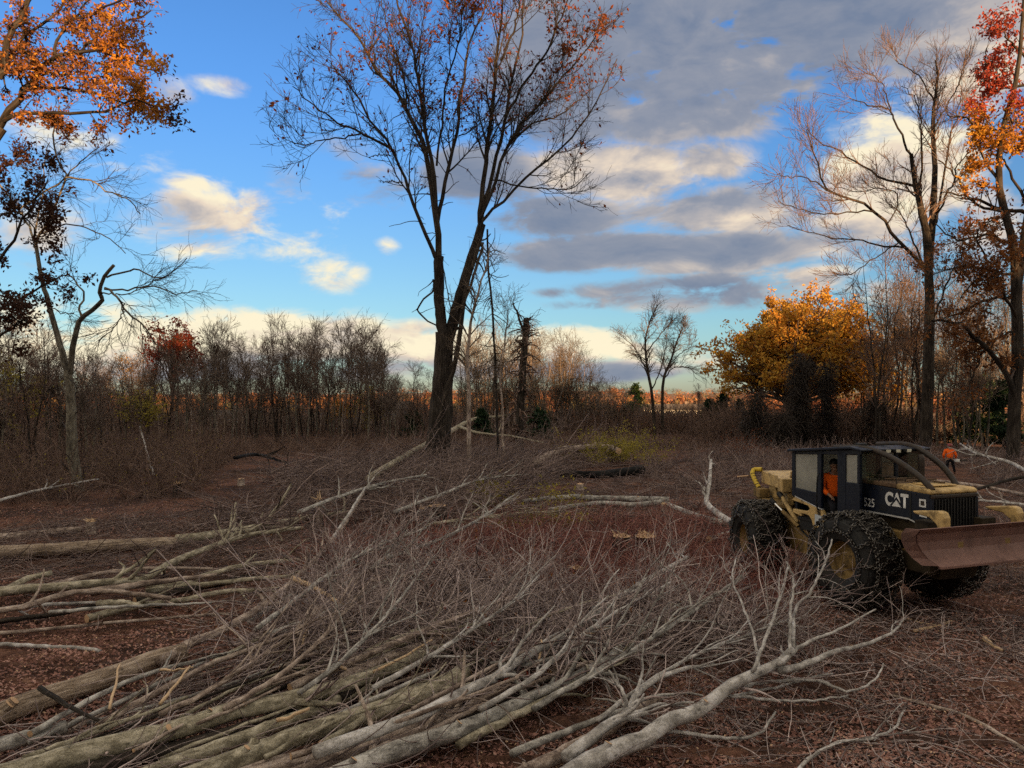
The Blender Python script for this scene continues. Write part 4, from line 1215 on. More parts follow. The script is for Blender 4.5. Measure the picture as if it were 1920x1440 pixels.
P0 = region([(180, 812), (860, 812), (860, 798), (180, 798)], 500)
A = arcs(P0, 5200, (1.8, 5.2), (55, 89), None, 1, 0.10, -0.03, 6, (0.016, 0.03), 0.45)
brush('undergrowth', 'brown saplings and brush crowding behind the left wood edge', [A], 'twig_tree')
P0 = region([(860, 808), (1330, 808), (1330, 798), (860, 798)], 300)
A = arcs(P0, 3200, (1.8, 4.6), (50, 89), None, 1, 0.10, -0.03, 6, (0.016, 0.03), 0.45)
brush('undergrowth', 'brown saplings and brush behind the broken vine snag', [A], 'twig_pale')

P0 = region([(1330, 836), (1730, 838), (1730, 822), (1330, 820)], 300)
A = arcs(P0, 6500, (1.6, 4.8), (45, 89), None, 1, 0.13, -0.05, 6, (0.013, 0.026), 0.45)
brush('undergrowth', 'dark thicket crowding round the foot of the golden oak', [A], 'twig_dark')
P0 = region([(1750, 832), (1990, 832), (1990, 816), (1750, 816)], 200)
A = arcs(P0, 2600, (1.4, 4.0), (45, 89), None, 1, 0.13, -0.05, 6, (0.013, 0.026), 0.45)
brush('undergrowth', 'dark brush between the worker and the ranch house', [A], 'twig_dark')

# cut brush covering the middle of the clearing
P0 = np.concatenate([region([(420, 1000), (480, 900), (640, 862), (900, 850), (1040, 880), (1000, 930), (900, 985), (640, 1010)], 420, 1, 0.55)])
A = arcs(P0, 5200, (0.8, 3.0), (-5, 26), math.radians(10), 0.6, 0.12, -0.05, 6, (0.006, 0.024), 0.4)
A2 = grow(A[0][:2500], A[1][:2500], 5500, (0.3, 1.0), (18, 45), 0.2, 1, 0.13, 0.0, 4, 0.7, 0.005, 0.5, 0.2)
brush('cut_brush', 'grey tangle of cut branches heaped in front of the tall oak', [A, A2], 'twig_grey')
P0 = np.concatenate([region([(640, 1030), (900, 1000), (1010, 985), (1330, 985), (1400, 1030), (1500, 1100), (1480, 1180), (1200, 1170), (900, 1110), (640, 1120), (540, 1090)], 900, 1, 0.2)])
A = arcs(P0, 8000, (0.3, 1.25), (0, 52), None, 1, 0.19, -0.10, 6, (0.003, 0.010), 0.5)
A2 = grow(A[0][:4000], A[1][:4000], 6000, (0.2, 0.7), (20, 55), 0.2, 1, 0.15, 0.0, 4, 0.7, 0.003, 0.5, 0.2)
brush('red_brush', 'dense reddish twig scrub across the middle ground', [A, A2], 'twig_red')
P0 = np.concatenate([region([(420, 1215), (580, 1090), (640, 1070), (900, 1100), (1200, 1150), (1460, 1180), (1500, 1230), (1240, 1260), (1000, 1290), (780, 1260), (600, 1280), (440, 1270)], 900, 1, 0.35)])
A = arcs(P0, 3300, (0.6, 2.5), (-5, 34), math.radians(50), 0.75, 0.16, -0.07, 7, (0.004, 0.015), 0.4)
A2 = grow(A[0][:2500], A[1][:2500], 4800, (0.2, 0.8), (20, 50), 0.2, 1, 0.16, 0.0, 4, 0.6, 0.0032, 0.5, 0.2)
brush('cut_brush', 'tangle of thin cut twigs lying over the foreground logs', [A, A2], 'twig_near')
lp = pts_on(A[0], 1500, 0.1, 0.05)
V, Qd = leaf_quads(lp, 0.065)
tag(link('leaves', raw_mesh('leaves', V, Qd, None, False), M['leaf_brown']), 'withered brown leaves caught in the cut twigs', None, None, 'stuff')
P0 = region([(-120, 1240), (-60, 1130), (560, 1100), (620, 980), (400, 960), (-100, 1000), (-140, 1240)], 420, 1, 0.12)
A = arcs(P0, 2600, (0.4, 1.8), (-5, 30), math.radians(8), 0.45, 0.14, -0.06, 6, (0.003, 0.012), 0.5)
brush('cut_brush', 'loose twigs scattered among the logs at left', [A], 'twig_grey')
P0 = region([(-120, 1500), (-120, 1430), (150, 1370), (450, 1240), (700, 1180), (1000, 1240), (900, 1400), (640, 1500)], 500, 1, 0.22)
A = arcs(P0, 1500, (0.3, 1.4), (-8, 18), math.radians(50), 0.5, 0.14, -0.06, 6, (0.003, 0.010), 0.45)
brush('cut_brush', 'broken twigs lying in the gaps of the foreground log pile', [A], 'twig_near')
P0 = region([(1000, 1440), (1200, 1300), (1500, 1180), (1700, 1150), (1990, 1150), (1990, 1500), (1000, 1500)], 520, 1, 0.03)
A = arcs(P0, 2600, (0.15, 1.0), (-5, 18), None, 0.8, 0.15, -0.06, 5, (0.002, 0.009), 0.5)
brush('cut_brush', 'thin twigs strewn over the bare ground at lower right', [A], 'twig_near')
P0 = region([(1780, 1010), (1990, 900), (1990, 1150), (1850, 1130)], 200, 1, 0.1)
A = arcs(P0, 1500, (0.3, 1.4), (-5, 35), None, 0.8, 0.15, -0.06, 5, (0.003, 0.008), 0.5)
brush('cut_brush', 'twigs scattered behind the machine at the right edge', [A], 'twig_grey')

P0 = np.concatenate([region([(640, 905), (720, 868), (880, 858), (1000, 866), (1010, 900), (900, 940), (700, 945)], 260, 1, 0.6), region([(880, 872), (1000, 852), (1130, 850), (1180, 872), (1000, 892)], 120, 1, 0.4)])
A = arcs(P0, 480, (2.0, 5.5), (-8, 22), math.radians(20), 0.9, 0.09, -0.04, 8, (0.012, 0.04), 0.3)
A2 = grow(A[0], A[1], 2400, (0.6, 2.2), (20, 55), 0.2, 1, 0.12, 0.0, 6, 0.55, 0.008, 0.4, 0.3)
brush('slash_pile', 'high tangle of thick cut limbs before and beside the tall oak', [A, A2], 'twig_grey')
P0 = region([(400, 870), (700, 846), (1000, 842), (1420, 848), (1420, 832), (960, 826), (420, 832)], 900)
A = arcs(P0, 6000, (0.7, 1.7), (15, 80), None, 1, 0.16, -0.09, 5, (0.009, 0.018), 0.5)
brush('undergrowth', 'knee high brown brush before the far wood edge', [A], 'twig_dark')
P0 = region([(1080, 815), (1345, 815), (1345, 802), (1080, 802)], 300)
A = arcs(P0, 3800, (1.5, 3.9), (40, 88), None, 1, 0.14, -0.05, 5, (0.014, 0.026), 0.5)
brush('undergrowth', 'brown hedge like thicket in front of the long white house', [A], 'twig_dark')
lp = pts_on(A[0], 3200, 0.2, 0.25)
V, Qd = leaf_quads(lp, 0.22)
tag(link('leaves', raw_mesh('leaves', V, Qd, None, False), M['leaf_brown']), 'withered brown leaves in the thicket before the white house', None, None, 'stuff')

P0 = region([(960, 900), (1300, 895), (1440, 930), (1420, 1000), (1260, 1060), (1000, 1010)], 320, 1, 0.12)
A = arcs(P0, 1900, (0.5, 1.6), (-5, 22), None, 1, 0.15, -0.07, 6, (0.005, 0.014), 0.45)
brush('cut_brush', 'loose cut brush lying round the smooth logs and paired stumps', [A], 'twig_grey')

# yellow and red leaf sprays caught in the brush
for px, py, z, rx, n_, mt, lab in ((1150, 866, 1.7, 2.6, 4200, 'leaf_yellow', 'yellow leaved sapling regrowth behind the pale barked log'), (940, 950, 0.8, 1.6, 700, 'leaf_yellow', 'yellow leaves caught in the grey brush heap'), (1010, 985, 0.3, 1.3, 600, 'leaf_yellow', 'patch of yellow ground leaves beyond the red scrub'),
                                   (780, 1080, 0.5, 1.2, 600, 'leaf_red', 'dark red leaves deep in the scrub'), (1390, 860, 1.6, 0.9, 700, 'leaf_rust', 'rusty leaved sapling left of the machine'), (880, 1240, 0.1, 1.2, 90, 'leaf_red', 'few red leaves under the foreground logs')):
    q = gp(px, py, 0)
    P0 = np.array([q]) + rng.normal(size=(14, 3)) * np.array([rx * 0.5, rx * 0.6, 0])
    P0[:, 2] = tz(P0[:, 0], P0[:, 1])
    k = max(0.35, z)
    A = arcs(P0, 110, (k * 0.8, k * 1.7), (30, 85), None, 1, 0.15, -0.05, 6, (0.004, 0.009), 0.5)
    root = thing('leafy_shrub', lab, 'shrub', (float(q[0]), float(q[1]), float(tz(q[0], q[1]))))
    T = Tubes().add(A[0], A[1], 3)
    link('stems', T.mesh('stems', root.location, False), M['twig_grey'], root)['kind'] = 'stuff'
    lp = pts_on(A[0], n_, 0.25, 0.12)
    V, Qd = leaf_quads(lp, 0.10 if mt != 'leaf_yellow' else 0.13)
    link('leaves', raw_mesh('leaves', V - np.array(root.location), Qd, None, False), M[mt], root)['kind'] = 'stuff'


# ------------------------------------------------------------------ leaf litter and chips
def flat_leaves(pts, size, asp=0.6, tilt=0.45, curl=0.25):
    n_ = len(pts)
    a = rng.uniform(0, 2 * PI, n_)
    up_ = nrm(np.stack([rng.normal(size=n_) * tilt, rng.normal(size=n_) * tilt, np.ones(n_)], -1))
    ax = np.stack([np.cos(a), np.sin(a), np.zeros(n_)], -1)
    ax = nrm(ax - (ax * up_).sum(-1, keepdims=True) * up_)
    si = np.cross(up_, ax)
    s = size * rng.uniform(0.6, 1.4, n_)[:, None]
    c = pts + np.array([0, 0, 0.012])
    V = np.stack([c - ax * s * .5 + up_ * s * curl * rng.random((n_, 1)), c + si * s * asp * .5 + up_ * s * curl * rng.random((n_, 1)), c + ax * s * .5 + up_ * s * curl * rng.random((n_, 1)), c - si * s * asp * .5 + up_ * s * curl * rng.random((n_, 1))], 1)
    return V.reshape(-1, 3), np.arange(n_ * 4).reshape(-1, 4)


n = 100000
d = 7.6 * (30 / 7.6) ** (rng.random(n) ** 1.15)
x = (rng.random(n) * 2 - 1) * 0.72 * d
p = np.stack([x, d, tz(x, d) + rng.random(n) * 0.01], -1)
V, Qd = flat_leaves(p, 0.055)
tag(link('leaf_litter', raw_mesh('leaf_litter', V, Qd, None, False), M['litter']), 'brown fallen leaves covering the open ground', None, None, 'stuff')
n = 8500
d = 7.6 * (30 / 7.6) ** rng.random(n)
x = (rng.random(n) * 2 - 1) * 0.72 * d
p = np.stack([x, d, tz(x, d) + 0.02], -1)
V, Qd = flat_leaves(p, 0.038, 0.4, 0.5, 0.1)
tag(link('wood_chips', raw_mesh('wood_chips', V, Qd, None, False), M['chips']), 'pale wood chips scattered over the litter', None, None, 'stuff')


rng = np.random.default_rng(42)
# ------------------------------------------------------------------ logs and felled trees
def disc(name, c, nv, r, mt, parent, org, S=14, rough=0.05):
    nv = np.asarray(nv, float) / np.linalg.norm(nv)
    u = np.cross(nv, [0.3, 0.2, 1.0]); u /= np.linalg.norm(u)
    w = np.cross(nv, u)
    a = np.arange(S) * 2 * PI / S
    ring = c + r * (np.cos(a)[:, None] * u + np.sin(a)[:, None] * w) * (1 + rng.normal(size=(S, 1)) * rough) + nv * 0.004
    mid = c + r * 0.5 * (np.cos(a)[:, None] * u + np.sin(a)[:, None] * w) + nv * (0.004 + r * 0.06)
    V = np.concatenate([ring, mid])
    Qd = [[i, (i + 1) % S, S + (i + 1) % S, S + i] for i in range(S)]
    me = raw_mesh(name, V - org, Qd, [list(range(S, 2 * S))], False)
    return link(name, me, mt, parent)


def felled(label, pts, w0, w1, z, mt, K=22, cut0=False, cut1=False, nb=0, bl=(0.8, 2.0), n2=0, n3=0, stubs=0, name='log', cat='log', group=None, twig='twig_near', forks=(), S=10, ang=(18, 45), aim=(0, 0, 0.06), jit=0.006, t0=0.35, lump=0.022):
    n_ = len(pts)
    zz = np.interp(np.linspace(0, 1, n_), np.linspace(0, 1, len(z)), z) if isinstance(z, (tuple, list)) else np.full(n_, z)
    q = np.array([gp(px, py, zz[i]) for i, (px, py) in enumerate(pts)])
    if pts[0][1] > 1425 or pts[0][0] < 0:
        q = np.concatenate([[q[0] - nrm(q[1] - q[0]) * 1.6], q])
    if pts[-1][0] > 1920:
        q = np.concatenate([q, [q[-1] + nrm(q[-1] - q[-2]) * 1.0]])
    P = spline(q, K, jit)
    W = np.linspace(w0, w1, K)
    R = W * 0.5 * P[:, 1] / F
    P = on_ground(P, R, -R * 0.12)
    org = P[0].copy()
    o_ = Tubes().add(P, R, S, lump, True)
    lg = link(name, o_.mesh(name, org), M[mt], None, tuple(org))
    tag(lg, label, cat, group)
    if cut0: disc('cut_end', P[0], P[0] - P[1], R[0] * 0.98, M['cut'], lg, org)
    if cut1: disc('cut_end', P[-1], P[-1] - P[-2], R[-1] * 0.98, M['cut'], lg, org)
    for k in range(stubs):
        i = rng.integers(2, K - 2)
        tan = nrm(P[i + 1] - P[i])
        v = nrm(np.array([rng.normal() * 0.5, -0.6, 0.8]))
        v = nrm(v - (v @ tan) * tan + tan * 0.5)
        r_ = R[i] * rng.uniform(0.25, 0.45)
        e = P[i] + v * (R[i] + r_ * 1.0)
        st = link('branch_stub', Tubes().add(np.array([P[i], e]), np.array([r_ * 1.1, r_]), 8).mesh('branch_stub', org), M[mt], lg)
        disc('cut_end', e, v, r_ * 0.97, M['cut'], st, org, 10)
    FP, FR = [P], [R]
    for fpts, fw0, fw1, fz in forks:
        fz = np.interp(np.linspace(0, 1, len(fpts)), np.linspace(0, 1, len(fz)), fz)
        fq = np.array([gp(px, py, fz[i]) for i, (px, py) in enumerate(fpts)])
        fp = spline(fq, K, jit)
        FP.append(fp)
        FR.append(np.linspace(fw0, fw1, K) * 0.5 * fp[:, 1] / F)
    if len(FP) > 1:
        for fp_, fr_ in zip(FP[1:], FR[1:]):
            link('branch', Tubes().add(fp_, fr_, 7, 0.02, True).mesh('branch', org), M[mt], lg)
    if nb:
        a1, r1 = grow(np.array(FP), np.array(FR), nb, bl, ang, t0, 1, 0.12, 0.0, 8, 0.62, 0.006, 0.35, 0.35, 0.8, aim)
        on_ground(a1, r1)
        T = Tubes()
        for a_1, r_1 in zip(a1, r1):
            link('branch', Tubes().add(a_1, r_1, 5).mesh('branch', org), M[mt], lg)
        if n2:
            a2, r2 = grow(a1, r1, n2, (bl[0] * 0.5, bl[1] * 0.6), (18, 50), 0.2, 1, 0.13, 0.0, 6, 0.6, 0.0045, 0.4, 0.3)
            T.add(on_ground(a2, r2), r2, 3)
            if n3:
                a3, r3 = grow(a2, r2, n3, (bl[0] * 0.25, bl[1] * 0.35), (18, 50), 0.2, 1, 0.13, 0.0, 4, 0.6, 0.0032, 0.5, 0.3)
                T.add(on_ground(a3, r3), r3, 3)
        if n2:
            br = link('twigs', T.mesh('twigs', org, False), M[twig], lg)
            br['kind'] = 'stuff'
    return lg


G1 = 'felled trunks piled in the foreground'
felled('rough ridged log with round sawn knot at the lower left edge', [(-60, 1372), (0, 1347), (75, 1318), (155, 1290), (272, 1244), (345, 1224)], 50, 36, 0.16, 'bark_rough', cut1=True, stubs=2, group=G1, lump=0.03)
felled('long thin pole rising from the rough log up to the grey brush heap', [(300, 1240), (360, 1205), (420, 1180), (505, 1128), (580, 1060), (640, 990), (684, 918)], 20, 6, (0.2, 0.3, 0.8), 'bark_tan', nb=10, bl=(0.5, 1.4), n2=30, group=G1, name='felled_sapling', cat='sapling')
felled('smooth grey log with pale oblique cut end beside the rough log', [(-60, 1418), (0, 1396), (70, 1380), (122, 1364)], 34, 25, 0.24, 'bark_grey', cut1=True, group=G1)
felled('thick smooth grey log running up from the bottom left', [(20, 1452), (120, 1424), (250, 1388), (311, 1374), (400, 1345), (466, 1327), (560, 1306), (640, 1288), (720, 1258), (800, 1222)], 48, 22, 0.30, 'bark_olive', stubs=3, nb=8, bl=(0.5, 1.6), n2=24, group=G1)
felled('dark log lying under the thick smooth grey log', [(210, 1446), (300, 1420), (380, 1392), (480, 1360), (560, 1332), (660, 1300)], 34, 22, 0.10, 'bark_dark', group=G1)
felled('mossy olive log second from the thick grey log', [(290, 1446), (380, 1412), (470, 1378), (540, 1350), (610, 1322), (690, 1285)], 34, 18, 0.18, 'bark_olive', group=G1)
felled('stout olive log ending in a sawn end amid the pile', [(385, 1448), (450, 1425), (505, 1401), (600, 1368), (704, 1334), (788, 1301), (833, 1286), (868, 1260)], 46, 32, 0.22, 'bark_olive', cut1=True, stubs=2, group=G1)
felled('brown log along the near side of the stout olive log', [(480, 1450), (560, 1425), (640, 1400), (720, 1368), (790, 1335), (850, 1312)], 38, 22, 0.10, 'bark_tan', cut1=True, group=G1)
felled('long pale pole reaching from bottom centre into the red scrub', [(590, 1412), (660, 1388), (746, 1355), (800, 1334), (850, 1305), (917, 1276), (954, 1251), (1017, 1213), (1079, 1180), (1150, 1126), (1225, 1080), (1290, 1045)], 27, 7, (0.38, 0.45, 0.7), 'bark_pale', nb=14, bl=(0.6, 1.8), n2=60, n3=80, group=G1, name='felled_sapling', cat='sapling')
felled('dark tan log under the long pale pole', [(560, 1450), (640, 1420), (725, 1384), (800, 1350), (872, 1302), (940, 1262)], 32, 20, 0.12, 'bark_tan', group=G1)
felled('brown bark log between the long pale pole and the large bottom log', [(640, 1446), (690, 1420), (750, 1390), (858, 1338), (925, 1302), (985, 1262)], 30, 16, 0.12, 'bark_tan', nb=6, bl=(0.5, 1.4), n2=20, group=G1)
felled('large grey log at bottom centre tapering towards the machine', [(640, 1452), (746, 1405), (833, 1380), (908, 1350), (975, 1322), (1017, 1300), (1070, 1276), (1120, 1247), (1175, 1209), (1215, 1175), (1270, 1130)], 44, 9, (0.2, 0.22, 0.4), 'bark_grey', stubs=3, nb=14, bl=(0.7, 1.8), n2=60, n3=80, group=G1)
felled('slim olive pole alongside the large bottom log', [(860, 1398), (930, 1360), (1000, 1325), (1060, 1292), (1120, 1262), (1180, 1225), (1240, 1190)], 18, 6, (0.15, 0.35), 'bark_olive', nb=8, bl=(0.5, 1.5), n2=30, group=G1, name='felled_sapling', cat='sapling')
felled('upper grey log of the two lying by the scrub edge', [(690, 1227), (754, 1197), (817, 1176), (880, 1160)], 20, 12, 0.35, 'bark_olive', nb=5, bl=(0.5, 1.3), n2=18, group=G1)
felled('lower grey log of the two lying by the scrub edge', [(640, 1275), (704, 1242), (760, 1222), (808, 1205), (860, 1190), (912, 1175)], 22, 12, 0.30, 'bark_tan', nb=6, bl=(0.5, 1.3), n2=20, group=G1)
felled('thin brown log with sawn end at the bottom right of the pile', [(985, 1448), (1067, 1407), (1125, 1376), (1183, 1336), (1232, 1308)], 30, 20, 0.12, 'bark_tan', cut0=True, stubs=2, group=G1)
felled('felled grey tree with pale branching top in front of the machine', [(1080, 1446), (1143, 1408), (1207, 1386), (1250, 1356), (1305, 1335), (1356, 1296), (1399, 1270), (1459, 1245), (1484, 1219)], 42, 14, (0.15, 0.35, 0.75), 'bark_pale', stubs=3, nb=22, bl=(0.5, 1.5), n2=110, n3=160, group=G1, name='felled_tree', cat='felled tree',
       forks=[([(1410, 1262), (1416, 1249), (1437, 1194), (1463, 1121), (1478, 1061)], 9, 4, (0.55, 0.9, 1.5)), ([(1480, 1225), (1482, 1151), (1488, 1090), (1475, 1052)], 7, 3, (0.75, 1.2, 1.6)), ([(1488, 1215), (1491, 1142), (1520, 1110), (1545, 1060), (1560, 1012)], 7, 3, (0.75, 1.2, 1.7)),
              ([(1424, 1255), (1412, 1189), (1390, 1129), (1373, 1085), (1380, 1044)], 6, 2.5, (0.6, 1.0, 1.3)), ([(1459, 1245), (1510, 1206), (1570, 1181), (1642, 1142)], 9, 3, (0.7, 0.75, 0.7)), ([(1463, 1258), (1514, 1245), (1561, 1223), (1613, 1211), (1668, 1189), (1696, 1159)], 15, 3, (0.6, 0.45, 0.4)),
              ([(1365, 1305), (1455, 1313), (1527, 1313), (1590, 1305)], 7, 3, (0.35, 0.25, 0.2)), ([(1390, 1285), (1518, 1275), (1591, 1296), (1638, 1275), (1656, 1245)], 7, 3, (0.4, 0.3, 0.3)), ([(1215, 1366), (1279, 1373), (1356, 1384), (1420, 1377), (1455, 1335)], 10, 4, (0.25, 0.1, 0.1)), ([(1250, 1358), (1320, 1320), (1400, 1300), (1480, 1282), (1560, 1262)], 9, 3, (0.3, 0.3, 0.3))])
felled('forked grey sapling lying left of the pale branching top', [(1060, 1420), (1110, 1380), (1150, 1352), (1177, 1335), (1198, 1296), (1258, 1262), (1339, 1245)], 24, 6, (0.2, 0.4, 0.55), 'bark_pale', nb=12, bl=(0.5, 1.4), n2=50, n3=70, group=G1, name='felled_sapling', cat='sapling', forks=[([(1176, 1338), (1168, 1300), (1140, 1256)], 10, 4, (0.35, 0.6, 0.8))])
felled('thin bent branch lying on bare ground at lower right', [(1490, 1450), (1515, 1425), (1561, 1394), (1634, 1386), (1677, 1364), (1698, 1326)], 9, 4, 0.06, 'bark_pale', nb=8, bl=(0.4, 1.0), n2=24, name='fallen_branch', cat='branch', t0=0.1)
felled('straight slim stick on the ground at the lower right edge', [(1668, 1305), (1740, 1328), (1826, 1352), (1940, 1415)], 6, 9, 0.04, 'bark_tan', name='fallen_branch', cat='branch')
felled('short bleached forked stick below the machine blade', [(1714, 1187), (1750, 1180), (1785, 1168)], 7, 4, 0.06, 'split', name='fallen_branch', cat='branch')
felled('bleached twig pointing at the front wheel', [(1690, 1158), (1730, 1172), (1775, 1182)], 4, 3, 0.04, 'split', name='fallen_branch', cat='branch')
felled('broken pale splinter on bare ground at right', [(1845, 1208), (1862, 1220), (1880, 1228)], 10, 5, 0.03, 'split', name='fallen_branch', cat='branch', S=5)
# left side logs
G2 = 'felled trunks lying at left'
felled('short grey log beside the splintered stump at the left edge', [(-40, 1012), (20, 1006), (70, 1000), (152, 992)], 18, 12, 0.15, 'bark_tan', cut1=True, group=G2)
felled('thickest furrowed log lying across the left ground', [(-60, 1040), (0, 1036), (117, 1030), (233, 1022), (330, 1018)], 30, 22, 0.20, 'bark_rough', group=G2)
felled('mossy log continuing right from the thickest left log', [(330, 1012), (400, 1004), (470, 992), (560, 976), (650, 962)], 20, 11, 0.2, 'bark_olive', nb=10, bl=(0.8, 2.2), n2=40, twig='twig_grey', group=G2)
felled('long curved pole sweeping up right over the left logs', [(-40, 1116), (30, 1106), (97, 1102), (194, 1092), (264, 1086), (330, 1051), (389, 1028), (440, 1010), (505, 997), (570, 990)], 21, 7, (0.25, 0.3, 0.45), 'bark_olive', nb=12, bl=(0.6, 1.8), n2=40, twig='twig_grey', group=G2)
felled('curved pole arching above the left edge of the pole stack', [(-40, 1135), (0, 1113), (50, 1086), (97, 1074)], 15, 10, (0.15, 0.4), 'bark_olive', group=G2)
felled('pole with torn pale strip crossing the left pole stack', [(-40, 1152), (40, 1138), (97, 1121), (155, 1109), (233, 1110), (319, 1122)], 13, 8, 0.42, 'bark_tan', nb=5, bl=(0.5, 1.2), group=G2)
felled('grey pole with sawn end lowest in the left pole stack', [(163, 1160), (210, 1148), (253, 1137), (342, 1125), (428, 1109), (500, 1106)], 16, 8, 0.2, 'bark_olive', cut0=True, nb=8, bl=(0.5, 1.5), n2=30, twig='twig_grey', group=G2)
felled('grey pole wedged behind the left pole stack', [(230, 1092), (264, 1094), (319, 1098), (389, 1078), (467, 1059), (583, 1048)], 15, 8, 0.22, 'bark_olive', nb=8, bl=(0.5, 1.6), n2=30, twig='twig_grey', group=G2)
felled('slim dark pole at the front of the left pole stack', [(-40, 1170), (40, 1160), (120, 1150), (210, 1128), (300, 1138)], 11, 7, 0.1, 'bark_dark', group=G2)
felled('short sawn pole lying across the left pole stack', [(185, 1132), (225, 1130), (262, 1136)], 13, 10, 0.34, 'bark_olive', cut0=True, group=G2)
felled('long thin pole alone on red leaves at the left edge', [(-40, 1207), (30, 1210), (78, 1212), (140, 1216), (188, 1222)], 9, 7, 0.06, 'bark_pale', group=G2)
felled('thin pole parallel beneath the left pole stack', [(-40, 1190), (60, 1182), (160, 1172), (300, 1160), (420, 1150)], 9, 5, 0.08, 'bark_tan', nb=6, bl=(0.4, 1.2), n2=20, group=G2)
# middle ground
felled('leaning pole jutting up before the base of the tall oak', [(690, 898), (730, 872), (790, 838), (850, 806), (872, 793)], 13, 8, (0.7, 1.0, 1.9), 'bark_olive', nb=12, bl=(1.0, 3.0), n2=60, n3=90, twig='twig_grey', name='felled_sapling', cat='sapling', t0=0.2,
       forks=[([(872, 793), (900, 783), (950, 779), (1000, 766)], 8, 3, (1.9, 2.1, 2.4)), ([(860, 800), (900, 812), (960, 818), (1020, 830)], 6, 2, (1.8, 1.5, 1.2))])
felled('thick pale barked log arching beyond the black log', [(1005, 868), (1035, 850), (1075, 841), (1140, 839), (1160, 846)], 15, 11, (0.7, 1.0, 0.9), 'bark_tan', cut1=True, name='log', nb=3, bl=(0.8, 2), n2=8)
felled('blackened log lying on red soil right of the brush heap', [(1010, 886), (1060, 888), (1110, 890), (1160, 886), (1204, 881)], 12, 17, 0.25, 'bark_black', cut1=True)
felled('upper of two smooth logs lying on the red soil', [(980, 940), (1060, 932), (1120, 934), (1190, 936), (1256, 938)], 8, 13, 0.2, 'bark_grey', stubs=1, group='logs on the red soil')
felled('lower of two smooth logs lying on the red soil', [(1030, 955), (1080, 948), (1130, 943), (1190, 946), (1250, 940)], 7, 11, 0.15, 'bark_grey', group='logs on the red soil')
felled('bowed grey branch standing out of the left brush', [(600, 1046), (630, 1000), (655, 962), (684, 916)], 7, 4, (0.3, 0.9, 1.5), 'bark_pale', name='fallen_branch', cat='branch')
felled('torn off limb with splintered pale end above the left twigs', [(645, 1136), (600, 1108), (575, 1095), (548, 1084)], 9, 10, (0.4, 0.5, 0.6), 'split', name='fallen_branch', cat='branch', S=6)
felled('bare sapling top lying against the rear wheel', [(1380, 985), (1345, 962), (1325, 940), (1330, 905), (1333, 862)], 14, 5, (0.4, 0.5, 1.6), 'bark_pale', nb=8, bl=(0.5, 1.4), n2=30, twig='twig_grey', name='felled_sapling', cat='sapling')
felled('grey log end dragged behind the rear wheel', [(1250, 945), (1300, 965), (1345, 978), (1385, 980)], 9, 15, 0.3, 'bark_grey', cut0=True)
felled('short log lying under the red scrub by the rear wheel', [(1330, 1012), (1360, 1004), (1392, 998)], 14, 12, 0.15, 'bark_grey', cut0=True)
felled('long bare branch leaning in from the right edge behind the worker', [(1960, 905), (1900, 870), (1860, 858), (1830, 850), (1800, 832)], 8, 3, (0.8, 1.2, 1.6), 'bark_pale', nb=12, bl=(0.8, 2.4), n2=40, name='fallen_branch', cat='branch', twig='twig_grey')
felled('bleached pole on the ground at the right edge', [(1960, 950), (1900, 944), (1850, 939), (1815, 938)], 6, 4, 0.3, 'bark_pale', nb=8, bl=(0.6, 1.6), n2=24, name='fallen_branch', cat='branch', twig='twig_grey')
felled('dark branch rising to the right edge behind the blade', [(1800, 925), (1850, 912), (1900, 898), (1960, 890)], 5, 7, (0.4, 0.9), 'bark_dark', name='fallen_branch', cat='branch')
felled('fallen pole lying behind the machine hood', [(1690, 900), (1760, 902), (1840, 912), (1930, 930)], 5, 8, 0.5, 'bark_tan', nb=8, bl=(0.6, 2), n2=30, name='fallen_branch', cat='branch', twig='twig_grey')
felled('pale branch lying left in the far thicket', [(0, 938), (60, 922), (130, 908), (185, 898)], 6, 3, (0.4, 0.6), 'bark_pale', nb=6, bl=(0.8, 2), n2=20, name='fallen_branch', cat='branch', twig='twig_grey')
felled('curved pale stick upright in the thicket beside the hooked tree', [(288, 890), (276, 850), (268, 820), (262, 800)], 4, 3, (0.3, 1.8), 'bark_pale', name='fallen_branch', cat='branch')
felled('dark fallen crown limb in shade left of the grey heap', [(440, 858), (480, 852), (510, 860), (540, 868)], 7, 4, (1.0, 0.6), 'bark_black', nb=8, bl=(0.8, 2), n2=20, name='fallen_branch', cat='branch', twig='twig_dark')
